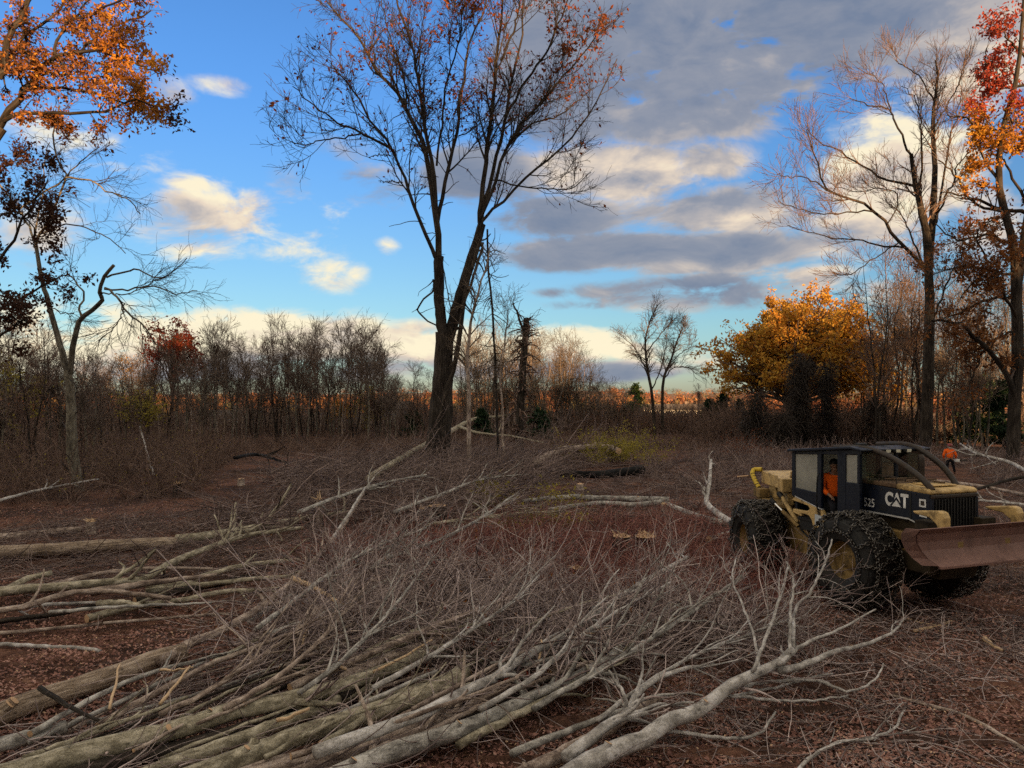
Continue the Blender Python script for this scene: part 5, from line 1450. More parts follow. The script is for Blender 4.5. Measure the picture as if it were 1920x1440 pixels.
# more cut saplings giving the pile its sprays
for pts, w, z, mt, lab in (([(420, 1330), (520, 1270), (600, 1200), (660, 1130), (700, 1080)], 12, (0.4, 0.9), 'bark_tan', 'cut sapling spraying twigs above the rough log'),
                           ([(560, 1300), (640, 1240), (700, 1180), (760, 1110), (800, 1060)], 10, (0.5, 1.0), 'bark_grey', 'cut sapling fanning upward into the dark red leaves'),
                           ([(700, 1290), (790, 1240), (870, 1190), (960, 1130), (1010, 1080)], 11, (0.45, 0.9), 'bark_pale', 'pale cut sapling across the middle of the pile'),
                           ([(900, 1330), (1000, 1270), (1080, 1200), (1170, 1140), (1260, 1090)], 12, (0.4, 0.9), 'bark_pale', 'pale cut sapling reaching towards the rear wheel'),
                           ([(1000, 1330), (1100, 1270), (1200, 1210), (1310, 1140), (1390, 1080)], 13, (0.35, 1.0), 'bark_grey', 'cut sapling ending beneath the rear wheel'),
                           ([(300, 1340), (400, 1290), (490, 1230), (560, 1180), (610, 1130)], 11, (0.4, 0.8), 'bark_tan', 'brown cut sapling along the upper edge of the pile'),
                           ([(1120, 1350), (1200, 1290), (1300, 1230), (1400, 1190), (1480, 1160)], 10, (0.3, 0.8), 'bark_pale', 'thin pale sapling pointing at the front wheel'),
                           ([(480, 1180), (560, 1120), (640, 1060), (720, 1020), (800, 990)], 10, (0.5, 1.0), 'bark_grey', 'cut sapling bridging the scrub and the grey heap'),
                           ([(640, 1100), (720, 1050), (830, 1010), (920, 960), (960, 930)], 9, (0.5, 1.3), 'bark_grey', 'cut sapling climbing towards the yellow leaves'),
                           ([(740, 960), (820, 930), (900, 900), (980, 890)], 8, (0.7, 1.2), 'bark_grey', 'grey branchy top lying on the heap before the tall oak'),
                           ([(560, 960), (640, 930), (720, 905), (800, 890)], 8, (0.7, 1.2), 'bark_grey', 'branchy top on the left slope of the grey heap'),
                           ([(800, 985), (880, 972), (980, 962), (1060, 958)], 7, (0.4, 0.5), 'bark_olive', 'branchy pole below the yellow leaves')):
    felled(lab, pts, w, w * 0.35, z, mt, nb=20, bl=(0.6, 1.9), n2=110, n3=170, name='felled_sapling', cat='sapling', group='cut saplings in the slash', t0=0.15, ang=(14, 42), aim=(0, 0, 0.03), twig='twig_near' if pts[0][1] > 1050 else 'twig_grey')


# thinner poles lying between the trunks of the pile
for x0, x1, y0, y1, n_, ln, place in ((-60, 120, 1375, 1440, 4, (260, 460), 'low on the left flank of the pile'), (120, 330, 1330, 1435, 7, (260, 480), 'beside the thick smooth grey log'), (330, 560, 1250, 1430, 9, (240, 460), 'around the stout olive log'),
                                      (540, 780, 1200, 1420, 9, (240, 420), 'under the long pale pole'), (800, 1060, 1230, 1420, 7, (220, 400), 'near the large bottom log'), (-50, 300, 1100, 1165, 6, (220, 420), 'in the left pole stack'), (420, 640, 1130, 1220, 5, (200, 360), 'under the twigs above the pile')):
    for i in range(n_):
        xs_, ys_ = rng.uniform(x0, x1), rng.uniform(y0, y1)
        L_ = rng.uniform(*ln)
        sl_ = rng.normal(0.46, 0.07) if y0 > 1170 or x0 > 400 else rng.normal(0.10, 0.05)
        k_ = rng.normal() * 14
        pts = [(xs_ + L_ * t_, ys_ - L_ * sl_ * t_ * (1 - 0.10 * t_) + k_ * math.sin(t_ * 3.1)) for t_ in (0, 0.3, 0.6, 1.0)]
        w_ = rng.uniform(7, 17)
        mt = ('bark_tan', 'bark_olive', 'bark_grey', 'bark_pale', 'bark_dark')[rng.choice(5, p=[.3, .25, .2, .15, .1])]
        z0_ = rng.uniform(0.08, 0.38)
        felled({'bark_tan': 'brown ', 'bark_olive': 'greenish ', 'bark_grey': 'grey ', 'bark_pale': 'pale ', 'bark_dark': 'dark '}[mt] + ('stout ' if w_ > 13 else ('slender ' if w_ < 9.5 else '')) + 'pole lying ' + place, pts, w_, w_ * rng.uniform(0.35, 0.6), (z0_, z0_ + rng.uniform(0, 0.25)), mt, K=14,
               cut0=rng.random() < 0.5 and ys_ < 1420, nb=int(rng.integers(0, 4)), bl=(0.4, 1.4), n2=int(rng.choice([0, 12, 20])), name='pole', cat='pole', group='poles among the foreground trunks', S=7)
# short splintered sticks, torn and pale, on top of the pile
for px, py, dx, dy, w_, lab in ((300, 1256, 62, -6, 5, 'torn pale stick lying across the rough log'), (205, 1330, 20, -85, 6, 'broken pale stick standing out of the left pile'), (300, 1320, 55, -70, 7, 'reddish torn strip leaning over the left pile'), (520, 1350, 60, -22, 9, 'pale split slab lying on the stout olive log'), (1010, 1240, 6, -40, 6, 'short white splinter upright on the long pale pole'),
                               (636, 1240, 12, 14, 9, 'pale chip block at the left of the scrub logs'), (700, 1260, 110, -60, 6, 'long torn pale strip between the scrub logs'), (75, 1290, 110, 62, 11, 'crooked dark stick laid over the rough log'), (560, 1225, 22, -70, 5, 'slim torn stick rising from the twig tangle'), (1060, 1200, 90, -28, 6, 'bleached peeled stick resting on the long pale pole')):
    felled(lab, [(px, py), (px + dx * .5, py + dy * .5 + 3), (px + dx, py + dy)], w_, w_ * 0.6, (0.4, 0.55), 'bark_dark' if 'dark' in lab else 'split', K=8, name='broken_stick', cat='stick', group=None, S=5, jit=0.006)


# ------------------------------------------------------------------ stumps
def stump(label, px, py, hgt, w, splinter=0, mt='bark_dark', tilt=0.0):
    c = gp(px, py, 0.0)
    c[2] = float(tz(c[0], c[1]))
    r = w * 0.5 * c[1] / F
    P = np.array([c - [0, 0, .05], c + [0, 0, hgt * .25], c + [0, 0, hgt * .6], c + [tilt * .05, 0, hgt]])
    R = np.array([r * 1.35, r * 1.1, r, r * 0.97])
    o = link('stump', Tubes().add(P, R, 14, 0.05).mesh('stump', c), M[mt], None, tuple(c))
    tag(o, label, 'stump')
    disc('cut_top', P[-1], np.array([tilt, -0.06, 1.0]), R[-1] * 0.98, M['cut'], o, c, 16)
    if splinter:
        n_ = splinter
        a = rng.uniform(0, 2 * PI, n_)
        s = rng.random(n_) ** .5 * r * 0.8
        b0 = P[-1] + np.stack([np.cos(a) * s, np.sin(a) * s, np.zeros(n_)], -1)
        e = b0 + np.stack([rng.normal(size=n_) * 0.1, rng.normal(size=n_) * .06, rng.uniform(0.05, 0.32, n_) * hgt], -1)
        PP = np.stack([b0, b0 * .5 + e * .5, e], 1)
        sp = link('splinters', Tubes().add(PP, np.repeat(np.array([[.022, .016, .003]]), n_, 0), 4).mesh('splinters', c), M['split'], o)
        sp['kind'] = 'stuff'
    return o

stump('dark stump with pale sloped cut in the grey brush', 820, 985, 0.62, 34, 3)
stump('low splintered stump left of the sloped cut stump', 794, 985, 0.5, 20, 14)
stump('taller stump of the pair before the rear wheel', 1166, 1042, 0.62, 36, 9)
stump('torn topped stump of the pair before the rear wheel', 1210, 1038, 0.58, 40, 30)
stump('splintered stump among the logs at left', 170, 1004, 0.36, 16, 20, 'bark_tan')
stump('broken stub with torn orange wood in the left brush', 598, 985, 0.9, 10, 10, 'bark_tan')
stump('small pale cut stump far back in the left clearing', 452, 912, 0.35, 13, 0, 'bark_tan')
stump('round sawn butt on red soil below the black log', 1088, 918, 0.25, 15, 2, 'bark_tan')
stump('rotten broken stump in the left thicket', 332, 930, 0.55, 13, 10, 'bark_dark')
stump('low stump with splintered crown in the red scrub', 1085, 1090, 0.30, 22, 14)
stump('pale chipped stump at the right end of the smooth logs', 1248, 962, 0.35, 18, 18, 'bark_tan')


# ------------------------------------------------------------------ the log skidder
PHI = math.radians(290)
hd = np.array([math.cos(PHI), math.sin(PHI)])
lf_ = np.array([-hd[1], hd[0]])
SKC = np.array([(1600 - 960) / F * 14.5, 14.5]) + lf_ * 1.05


def un(px, py, y):
    """photo pixel -> machine coordinates on the lengthwise plane at y"""
    k = (px - 960) / F
    B = SKC + y * lf_
    x = (k * B[1] - B[0]) / (hd[0] - k * hd[1])
    p = B + x * hd
    return (x, y, CH - (py - HZ) / F * p[1])


YEL = (0.60, 0.41, 0.17)
M['yellow'] = flat_mat('worn yellow machine paint', YEL, 0.5, 0, 0.18, 5, 0.4, (0.055, 0.036, 0.024), 0.75, 3.5, 0.1)
M['yellow_dirty'] = flat_mat('mud stained yellow paint', (0.27, 0.175, 0.065), 0.7, 0, 0.3, 5, 0.3, (0.035, 0.024, 0.017), 0.9, 3.0, 0.2)
M['mud'] = flat_mat('oily mud caked steel', (0.045, 0.032, 0.018), 0.75, 0, 0.4, 5, 0.3, (0.014, 0.010, 0.008), 0.9, 3.0, 0.2)
M['navy'] = flat_mat('dark navy machine panels', (0.005, 0.009, 0.022), 0.38, 0, 0.25, 4, 0.35, (0.028, 0.026, 0.026), 0.22, 2.5)
M['black'] = flat_mat('sooty black steel', (0.010, 0.010, 0.011), 0.6, 0, 0.3, 6, 0.4)
M['rubber'] = flat_mat('worn black rubber', (0.014, 0.014, 0.015), 0.72, 0, 0.35, 9, 0.4, (0.045, 0.034, 0.027), 0.5, 3.0, 0.25)
M['chain'] = flat_mat('polished worn chain steel', (0.16, 0.15, 0.14), 0.34, 1.0, 0.4, 12, 0.5, (0.03, 0.022, 0.018), 0.9, 7.0)
M['rust'] = flat_mat('rusty blade steel', (0.2322, 0.1274, 0.1071), 0.62, 0.0, 0.25, 2.5, 0.35, (0.1376, 0.0833, 0.07344), 0.7, 2.2, 0.15)
M['guard'] = flat_mat('scuffed brown black tube', (0.035, 0.027, 0.023), 0.5, 0.2, 0.4, 9, 0.4, (0.10, 0.065, 0.045), 0.5, 6.0)
M['chrome'] = flat_mat('chromed rod', (0.75, 0.76, 0.78), 0.2, 1.0, 0.05, 5)
M['white'] = flat_mat('white lettering', (0.72, 0.72, 0.72), 0.6, 0, 0.12, 12)
M['sticker'] = flat_mat('pale blue white decal', (0.50, 0.55, 0.60), 0.5, 0, 0.15, 14)
M['stripe'] = flat_mat('worn white stripe', (0.55, 0.55, 0.55), 0.6, 0, 0.3, 10)
M['hose'] = flat_mat('bright yellow hose', (0.62, 0.43, 0.04), 0.5, 0, 0.15, 6)
M['lens'] = flat_mat('lamp lens', (0.70, 0.68, 0.55), 0.2, 0, 0.1, 8)
M['wooddirt'] = flat_mat('bark debris', (0.12, 0.075, 0.045), 0.9, 0, 0.5, 14)
m, t, b = new_mat('dusty cab glass', 0.25, 0.5)
b.inputs['Base Color'].default_value = (0.46, 0.45, 0.41, 1)
tr = t.node('ShaderNodeBsdfTransparent')
tr.inputs[0].default_value = (0.62, 0.66, 0.62, 1)
mx = t.node('ShaderNodeMixShader')
nz = t.noise(t.node('ShaderNodeTexCoord').outputs['Object'], 2.2, 4, 0.6)
t.put(mx.inputs[0], t.rng(nz, 0.25, 0.75, 0.45, 0.78))
t.L.new(tr.outputs[0], mx.inputs[1])
t.L.new(b.outputs[0], mx.inputs[2])
t.L.new(mx.outputs[0], m.node_tree.nodes['Material Output'].inputs[0])
M['dusty_glass'] = m
m, t, b = new_mat('clear cab glass', 0.05, 0.5)
tr = t.node('ShaderNodeBsdfTransparent')
tr.inputs[0].default_value = (0.66, 0.75, 0.70, 1)
gl = t.node('ShaderNodeBsdfGlossy')
gl.inputs['Roughness'].default_value = 0.06
mx = t.node('ShaderNodeMixShader')
mx.inputs[0].default_value = 0.14
t.L.new(tr.outputs[0], mx.inputs[1])
t.L.new(gl.outputs[0], mx.inputs[2])
t.L.new(mx.outputs[0], m.node_tree.nodes['Material Output'].inputs[0])
M['glass'] = m

SK = thing('log_skidder', 'muddy yellow and navy log skidder with chained tyres and rusty raised blade', 'skidder', (SKC[0], SKC[1], 0), PHI)
HIN = (-1.7, 0.0)
RROT = math.radians(-16)


def bev(o, w=0.015, seg=2):
    md = o.modifiers.new('edge', 'BEVEL')
    md.width = w
    md.segments = seg
    md.limit_method = 'ANGLE'
    md.angle_limit = 0.6
    return o


def pbox(name, x0, x1, y0, y1, z0, z1, mt, parent=SK, w=0.015):
    return bev(link(name, box_mesh(name, x0, x1, y0, y1, z0, z1), M[mt], parent), w)


def pprism(name, prof, a0, a1, mt, parent=SK, axis='y', w=0.012):
    return bev(link(name, prism_mesh(name, prof, a0, a1, axis), M[mt], parent), w)


def ptube(name, pts, r, mt, parent=SK, S=8, K=14, smooth=True):
    p = spline(pts, K) if smooth else np.asarray(pts, float)
    R = np.full(len(p), r) if np.isscalar(r) else np.interp(np.linspace(0, 1, len(p)), np.linspace(0, 1, len(r)), r)
    return link(name, Tubes().add(p, R, S).mesh(name), M[mt], parent)


def rear(o, z=-0.10):
    o.location = (HIN[0], HIN[1], z)
    o.rotation_euler = (0, 0, RROT)
    return o


# chassis
pprism('engine_frame', [(-1.5, 0.85), (1.35, 0.85), (1.45, 1.2), (1.22, 1.70), (0.9, 1.83), (-0.7, 1.83), (-1.5, 1.5)], -0.42, 0.42, 'mud')
pbox('axle', -0.16, 0.16, -0.75, 0.75, 0.82, 1.14, 'mud')
pbox('side_rail', -0.6, 1.3, -0.62, -0.43, 1.45, 1.60, 'yellow_dirty')
pbox('lower_guard', 0.2, 1.35, -0.66, -0.44, 0.95, 1.28, 'mud')
pbox('hinge_block', -2.0, -1.4, -0.36, 0.36, 0.55, 1.35, 'yellow_dirty')
# hood
hood = pprism('hood_panel', [(-0.66, 1.60), (-0.35, 1.86), (0.81, 1.85), (1.02, 1.79), (1.17, 1.66), (1.25, 1.66), (1.25, 2.34), (-0.40, 2.39), (-0.66, 2.40)], -0.55, 0.55, 'navy')
for s in (-1, 1):
    P = np.array([(-0.35, s * 0.555, 1.845), (0.81, s * 0.555, 1.835), (1.02, s * 0.555, 1.775), (1.16, s * 0.555, 1.66)])
    for i in range(3):
        a, b_ = P[i], P[i + 1]
        link('trim_stripe', raw_mesh('trim_stripe', [a, b_, b_ + [0, s * 0.004, 0.03], a + [0, s * 0.004, 0.03]], [[0, 1, 2, 3]], None, False), M['stripe'], hood)
pprism('hood_seam', [(0.83, 1.86), (0.86, 1.85), (0.86, 2.33), (0.83, 2.33)], -0.557, -0.551, 'black', hood, w=0.0)
pprism('hood_top', [(0.52, 2.36), (1.285, 2.335), (1.285, 2.40), (1.22, 2.43), (0.52, 2.46)], -0.56, 0.56, 'yellow', w=0.03)
pprism('hood_cowl', [(-0.42, 2.392), (0.515, 2.372), (0.515, 2.455), (-0.40, 2.47)], -0.555, 0.555, 'wooddirt', w=0.02)
pbox('hatch', 0.62, 1.1, -0.28, 0.28, 2.452, 2.475, 'yellow')
for i in range(9):
    a = rng.uniform(-0.3, 0.95)
    o = ptube('debris_stick', [(a, rng.uniform(-0.4, 0.2), 2.50), (a + rng.uniform(-.3, .3), rng.uniform(-0.2, 0.5), 2.50)], 0.015, 'wooddirt', S=4, K=2, smooth=False)
# grille
gr = pbox('grille', 1.255, 1.275, -0.50, 0.50, 1.62, 2.26, 'black', w=0.004)
for i in range(14):
    y = -0.47 + i * 0.0723
    pbox('slat', 1.276, 1.30, y, y + 0.03, 1.63, 2.25, 'black', gr, 0.004)
pbox('grille_header', 1.256, 1.30, -0.55, 0.55, 2.265, 2.333, 'guard')
for s in (-1, 1):
    pbox('grille_post', 1.252, 1.30, s * 0.53 - 0.025, s * 0.53 + 0.025, 1.62, 2.262, 'navy', w=0.006)
# fenders (steps) ahead of the hood
for s in (-1, 1):
    pprism('fender', [(1.22, 2.07), (1.74, 2.14), (1.83, 2.12), (1.87, 2.03), (1.87, 1.80), (1.76, 1.78), (1.72, 1.90), (1.58, 2.00), (1.28, 2.03)], *(sorted((s * 0.78, s * 0.94))), 'yellow', w=0.025)
    pbox('fender_arm', 1.15, 1.45, min(s * 0.46, s * 0.80), max(s * 0.46, s * 0.80), 1.74, 1.90, 'mud')
# brush guards
ptube('brush_guard', [(-0.9, -0.66, 3.05), (-0.3, -0.62, 3.075), (-0.01, -0.55, 3.035), (0.35, -0.52, 2.94), (0.73, -0.50, 2.765), (1.05, -0.48, 2.57), (1.24, -0.47, 2.40)], 0.054, 'guard', K=26)
ptube('brush_guard', [(-1.0, 0.55, 3.08), (-0.39, 0.53, 3.12), (-0.05, 0.52, 3.08), (0.2, 0.51, 2.985), (0.55, 0.5, 2.79), (0.78, 0.5, 2.58), (0.92, 0.49, 2.40)], 0.054, 'guard', K=26)
ptube('exhaust_pipe', [(0.42, 0.18, 2.44), (0.42, 0.18, 2.85), (0.38, 0.20, 2.95)], 0.055, 'guard')
# cab
RY = 0.80
cab = pprism('cab_roof', [(-2.08, 2.885), (-0.30, 3.05), (0.02, 3.02), (0.02, 3.06), (-0.30, 3.105), (-2.08, 2.945)], -0.86, 0.86, 'navy', w=0.015)
pbox('beacon', -0.42, -0.24, -0.62, -0.46, 3.09, 3.16, 'black', cab)
ZT = lambda x: 2.885 + (x + 2.08) * (3.05 - 2.885) / 1.78
for s in (-1, 1):
    a0, a1 = sorted((s * RY, s * (RY - 0.07)))
    for x0, x1, zb in ((-2.0, -1.90, 1.95), (-1.24, -1.12, 1.55), (-0.68, -0.46, 1.55), (-0.17, -0.10, 2.40)):
        pprism('pillar', [(x0, zb), (x1, zb), (x1, ZT(x1) - 0.002), (x0, ZT(x0) - 0.002)], a0, a1, 'navy')
    pprism('side_panel', [(-1.898, 1.95), (-1.242, 1.80), (-1.242, 2.10), (-1.898, 2.14)], a0, a1, 'navy')
    pprism('top_rail', [(-1.898, 2.85), (-0.062, 2.955), (-0.062, ZT(-0.06) - 0.003), (-1.898, ZT(-1.9) - 0.003)], *sorted((s * (RY - 0.005), s * (RY - 0.065))), 'navy')
    pprism('side_panel', [(-0.458, 1.55), (-0.10, 1.70), (-0.10, 2.40), (-0.458, 2.40)], a0, a1, 'navy')
    link('window_pane', prism_mesh('window_pane', [(-1.90, 2.13), (-1.24, 2.09), (-1.24, 2.89), (-1.90, 2.86)], s * (RY - 0.03) - 0.004, s * (RY - 0.03) + 0.004), M['dusty_glass'], SK)
    link('window_pane', prism_mesh('window_pane', [(-0.46, 2.40), (-0.17, 2.40), (-0.17, 2.96), (-0.46, 2.93)], s * (RY - 0.03) - 0.004, s * (RY - 0.03) + 0.004), M['dusty_glass'] if s < 0 else M['glass'], SK)
pbox('cab_floor', -1.9, -0.05, -0.72, 0.72, 1.45, 1.52, 'black')
pbox('dashboard', -0.32, -0.12, -0.5, 0.5, 1.522, 2.34, 'black')
pbox('rear_bulkhead', -1.99, -1.92, -0.72, 0.72, 1.60, 2.16, 'navy')
link('rear_window', box_mesh('rear_window', -1.965, -1.955, -0.72, 0.72, 2.165, 2.88), M['glass'], SK)
link('windscreen', box_mesh('windscreen', -0.02, -0.012, -0.72, 0.72, 2.41, 3.0), M['glass'], SK)
pbox('windscreen_post', -0.03, 0.02, -0.04, 0.04, 2.402, 3.01, 'navy')
pbox('operator_seat', -1.45, -0.95, -0.25, 0.25, 1.522, 1.92, 'black', w=0.06)
pbox('seat_back', -1.52, -1.38, -0.25, 0.25, 1.925, 2.55, 'black', w=0.05)
ptube('steering_column', [(-0.35, -0.05, 2.1), (-0.5, -0.05, 2.32)], 0.03, 'black', K=4)
a_ = np.linspace(0, 2 * PI, 19)
ptube('steering_wheel', np.stack([-0.52 + 0.10 * np.cos(a_), -0.05 + 0.19 * np.sin(a_), 2.33 + 0.16 * np.cos(a_)], -1), 0.016, 'black', smooth=False)
for y in (-0.30, -0.05, 0.22):
    lp_ = pbox('work_light', 0.02, 0.10, y - 0.07, y + 0.07, 2.985, 3.06, 'black', w=0.012)
    pbox('lens', 0.101, 0.108, y - 0.055, y + 0.055, 2.995, 3.05, 'lens', lp_, 0.004)
ptube('grab_rail', [(-1.16, -0.84, 1.75), (-1.16, -0.88, 1.9), (-1.14, -0.88, 2.4), (-1.14, -0.84, 2.5)], 0.015, 'black')
# tank and stepped plates below the cab
pbox('tank_backing', -1.88, -1.0, -0.70, 0.70, 1.25, 1.60, 'black')  # added black box that keeps the plate openings dark
pprism('tank_plate', [(-2.02, 1.86), (-1.90, 1.94), (-1.10, 1.76), (-1.02, 1.60), (-1.02, 1.38), (-1.16, 1.32), (-1.34, 1.34), (-1.40, 1.52), (-1.48, 1.60), (-1.70, 1.62), (-1.70, 1.55), (-1.96, 1.60), (-1.96, 1.68), (-1.55, 1.68), (-1.45, 1.74), (-1.50, 1.80), (-1.80, 1.84)], -0.80, -0.72, 'yellow')
pprism('trim_stripe', [(-1.90, 1.945), (-1.10, 1.765), (-1.10, 1.785), (-1.90, 1.965)], -0.805, -0.76, 'stripe', w=0.0)
link('decal', prism_mesh('decal', [(-1.30, 1.44), (-1.12, 1.42), (-1.12, 1.64), (-1.30, 1.66)], -0.8035, -0.8005), M['sticker'], SK)
link('decal', prism_mesh('decal', [(1.03, 2.10), (1.17, 2.10), (1.17, 2.24), (1.03, 2.24)], -0.5535, -0.5505), M['white'], SK)
link('decal', prism_mesh('decal', [(1.06, 2.13), (1.14, 2.13), (1.14, 2.21), (1.06, 2.21)], -0.5565, -0.5545), M['guard'], SK)
link('decal', prism_mesh('decal', [(1.03, 1.93), (1.19, 1.92), (1.19, 1.96), (1.03, 1.97)], -0.5535, -0.5505), M['white'], SK)


def lettering(name, text, x, z, size, wid, bold, mt, y=-0.5535):
    cu = bpy.data.curves.new(name, 'FONT')
    cu.body = text
    cu.size = size
    cu.offset = bold
    cu.align_x = 'CENTER'
    cu.align_y = 'CENTER'
    ob = bpy.data.objects.new('lettering_source', cu)
    COL.objects.link(ob)
    bpy.context.view_layer.update()
    me = bpy.data.meshes.new_from_object(ob.evaluated_get(bpy.context.evaluated_depsgraph_get()))
    bpy.data.objects.remove(ob)
    me.transform(Matrix(((wid, 0, 0, x), (0, 0, -1, y), (0, 1, 0, z), (0, 0, 0, 1))))
    me.materials.clear()
    o = link(name, me, M[mt], SK)
    return o

cx_, cz_ = un(1681, 939, -0.55)[0], un(1681, 939, -0.55)[2]
lettering('brand_lettering', 'CAT', cx_, cz_ + 0.005, 0.33, 0.80, 0.016, 'white')
for w_, mt, y_ in ((0.155, 'navy', -0.5555), (0.105, 'white', -0.5575)):
    link('emblem', raw_mesh('emblem', [(cx_ - w_, y_, cz_ - 0.105), (cx_ + w_, y_, cz_ - 0.105), (cx_, y_, cz_ - 0.105 + w_ * 1.15)], None, [[0, 1, 2]], False), M[mt], SK)
nx_, nz_ = un(1629, 942, -0.55)[0], un(1624, 942, -0.55)[2]
lettering('number_lettering', '525', nx_ + 0.015, nz_, 0.225, 0.80, 0.002, 'white')

# blade
rows = [(1.99, 1.90, 1.56), (1.90, 1.80, 1.56), (1.855, 1.66, 1.50), (1.86, 1.52, 1.42), (1.92, 1.40, 1.34), (2.04, 1.30, 1.26), (2.07, 1.27, 1.245)]
V = []
NY = 12
for x, z, hw in rows:
    for j in range(NY + 1): V.append((x, -hw + 2 * hw * j / NY, z))
for x, z, hw in rows:
    for j in range(NY + 1): V.append((x - 0.05, -hw + 2 * hw * j / NY, z))
n1 = len(rows) * (NY + 1)
Qd = []
for i in range(len(rows) - 1):
    for j in range(NY):
        a = i * (NY + 1) + j
        Qd += [[a, a + 1, a + NY + 2, a + NY + 1], [n1 + a, n1 + a + NY + 1, n1 + a + NY + 2, n1 + a + 1]]
for j in range(NY):
    a = j
    Qd.append([a, n1 + a, n1 + a + 1, a + 1])
    a = (len(rows) - 1) * (NY + 1) + j
    Qd.append([a, a + 1, n1 + a + 1, n1 + a])
for i in range(len(rows) - 1):
    for j in (0, NY):
        a = i * (NY + 1) + j
        Qd.append([a, a + NY + 1, n1 + a + NY + 1, n1 + a])
bl = link('blade', raw_mesh('blade', V, Qd, None, False), M['rust'], SK)
pbox('cutting_edge', 2.02, 2.085, -1.24, 1.24, 1.245, 1.285, 'rust', bl, 0.004)
for s in (-1, 1):
    ed = [(x, s * hw, z) for x, z, hw in rows[:-1]]
    bk = [(x - 0.24 + 0.10 * k / 5, s * (hw + 0.06 + 0.02 * k), z - 0.01) for k, (x, z, hw) in enumerate(rows[:-1])]
    ne = len(ed)
    V = [(x, y, z) for x, y, z in ed] + bk + [(x, y + s * 0.03, z) for x, y, z in ed] + [(x, y + s * 0.03, z) for x, y, z in bk]
    Qd = []
    for i in range(ne - 1):
        Qd += [[i, i + 1, ne + i + 1, ne + i], [2 * ne + i, 3 * ne + i, 3 * ne + i + 1, 2 * ne + i + 1], [ne + i, ne + i + 1, 3 * ne + i + 1, 3 * ne + i]]
    Qd += [[0, ne, 3 * ne, 2 * ne], [ne - 1, 3 * ne - 1, 4 * ne - 1, 2 * ne - 1]]
    link('end_plate', raw_mesh('end_plate', V, Qd, None, False), M['rust'], bl)
    pprism('blade_arm', [(0.6, 0.95), (1.86, 1.38), (1.86, 1.62), (1.5, 1.62), (0.6, 1.25)], min(s * 0.48, s * 0.62), max(s * 0.48, s * 0.62), 'yellow_dirty')
    ptube('blade_cylinder', [(0.9, s * 0.70, 1.60), (1.84, s * 0.72, 1.48)], 0.05, 'black', K=4)
# steering and arch cylinders
ptube('cylinder_rod', [un(1451, 942, -0.78), un(1470, 961, -0.76)], 0.022, 'chrome', K=4)
ptube('cylinder', [un(1467, 958, -0.77), un(1497, 987, -0.72)], 0.042, 'yellow_dirty', K=4)
ptube('cylinder_eye', [un(1446, 937, -0.78), un(1452, 944, -0.78)], 0.055, 'black', K=4)
ptube('cylinder', [un(1466, 931, -0.62), un(1495, 980, -0.66)], 0.048, 'yellow', K=4)
ptube('cylinder_eye', [un(1460, 924, -0.62), un(1467, 933, -0.62)], 0.06, 'black', K=4)
ptube('hydraulic_line', [un(1500, 985, -0.6), un(1520, 975, -0.66), un(1530, 990, -0.6), un(1550, 1000, -0.5)], 0.018, 'black')
for k in range(3):
    ptube('step', [(-1.10, -0.86, 0.95 + 0.20 * k), (-0.72, -0.86, 0.95 + 0.20 * k)], 0.018, 'yellow_dirty', K=2, S=6)
for x in (-1.10, -0.72):
    ptube('step_rail', [(x, -0.86, 0.90), (x, -0.86, 1.50)], 0.014, 'yellow_dirty', K=2, S=6)
for k in range(7):
    pbox('bolt', -0.2 + 0.19 * k, -0.175 + 0.19 * k, -0.562, -0.551, 2.30, 2.325, 'guard', hood, 0.003)
for k in range(4):
    pbox('vent_slot', 0.10 + 0.02, 0.30, -0.5575, -0.5515, 1.93 + 0.03 * k, 1.94 + 0.03 * k, 'black', hood, 0.0)
ptube('hose', [(1.0, -0.60, 1.62), (1.2, -0.72, 1.50), (1.4, -0.74, 1.62), (1.55, -0.72, 1.56)], 0.02, 'black')
ptube('hose', [(0.9, -0.58, 1.55), (1.1, -0.70, 1.38), (1.35, -0.72, 1.46), (1.6, -0.70, 1.50)], 0.02, 'black')
ptube('hose', [(-1.3, -0.40, 1.30), (-1.6, -0.60, 1.22), (-1.9, -0.55, 1.30), (-2.1, -0.45, 1.5)], 0.025, 'black')
ptube('hose', [(-1.2, -0.40, 1.20), (-1.5, -0.62, 1.08), (-1.9, -0.60, 1.20), (-2.2, -0.50, 1.45)], 0.022, 'black')
ptube('handrail', [(0.1, -0.52, 2.46), (0.1, -0.52, 2.58), (0.5, -0.52, 2.57), (0.5, -0.52, 2.45)], 0.014, 'guard', smooth=False)
ptube('aerial', [(-1.7, 0.6, 2.95), (-1.72, 0.62, 3.5)], 0.006, 'black', K=3, S=5)
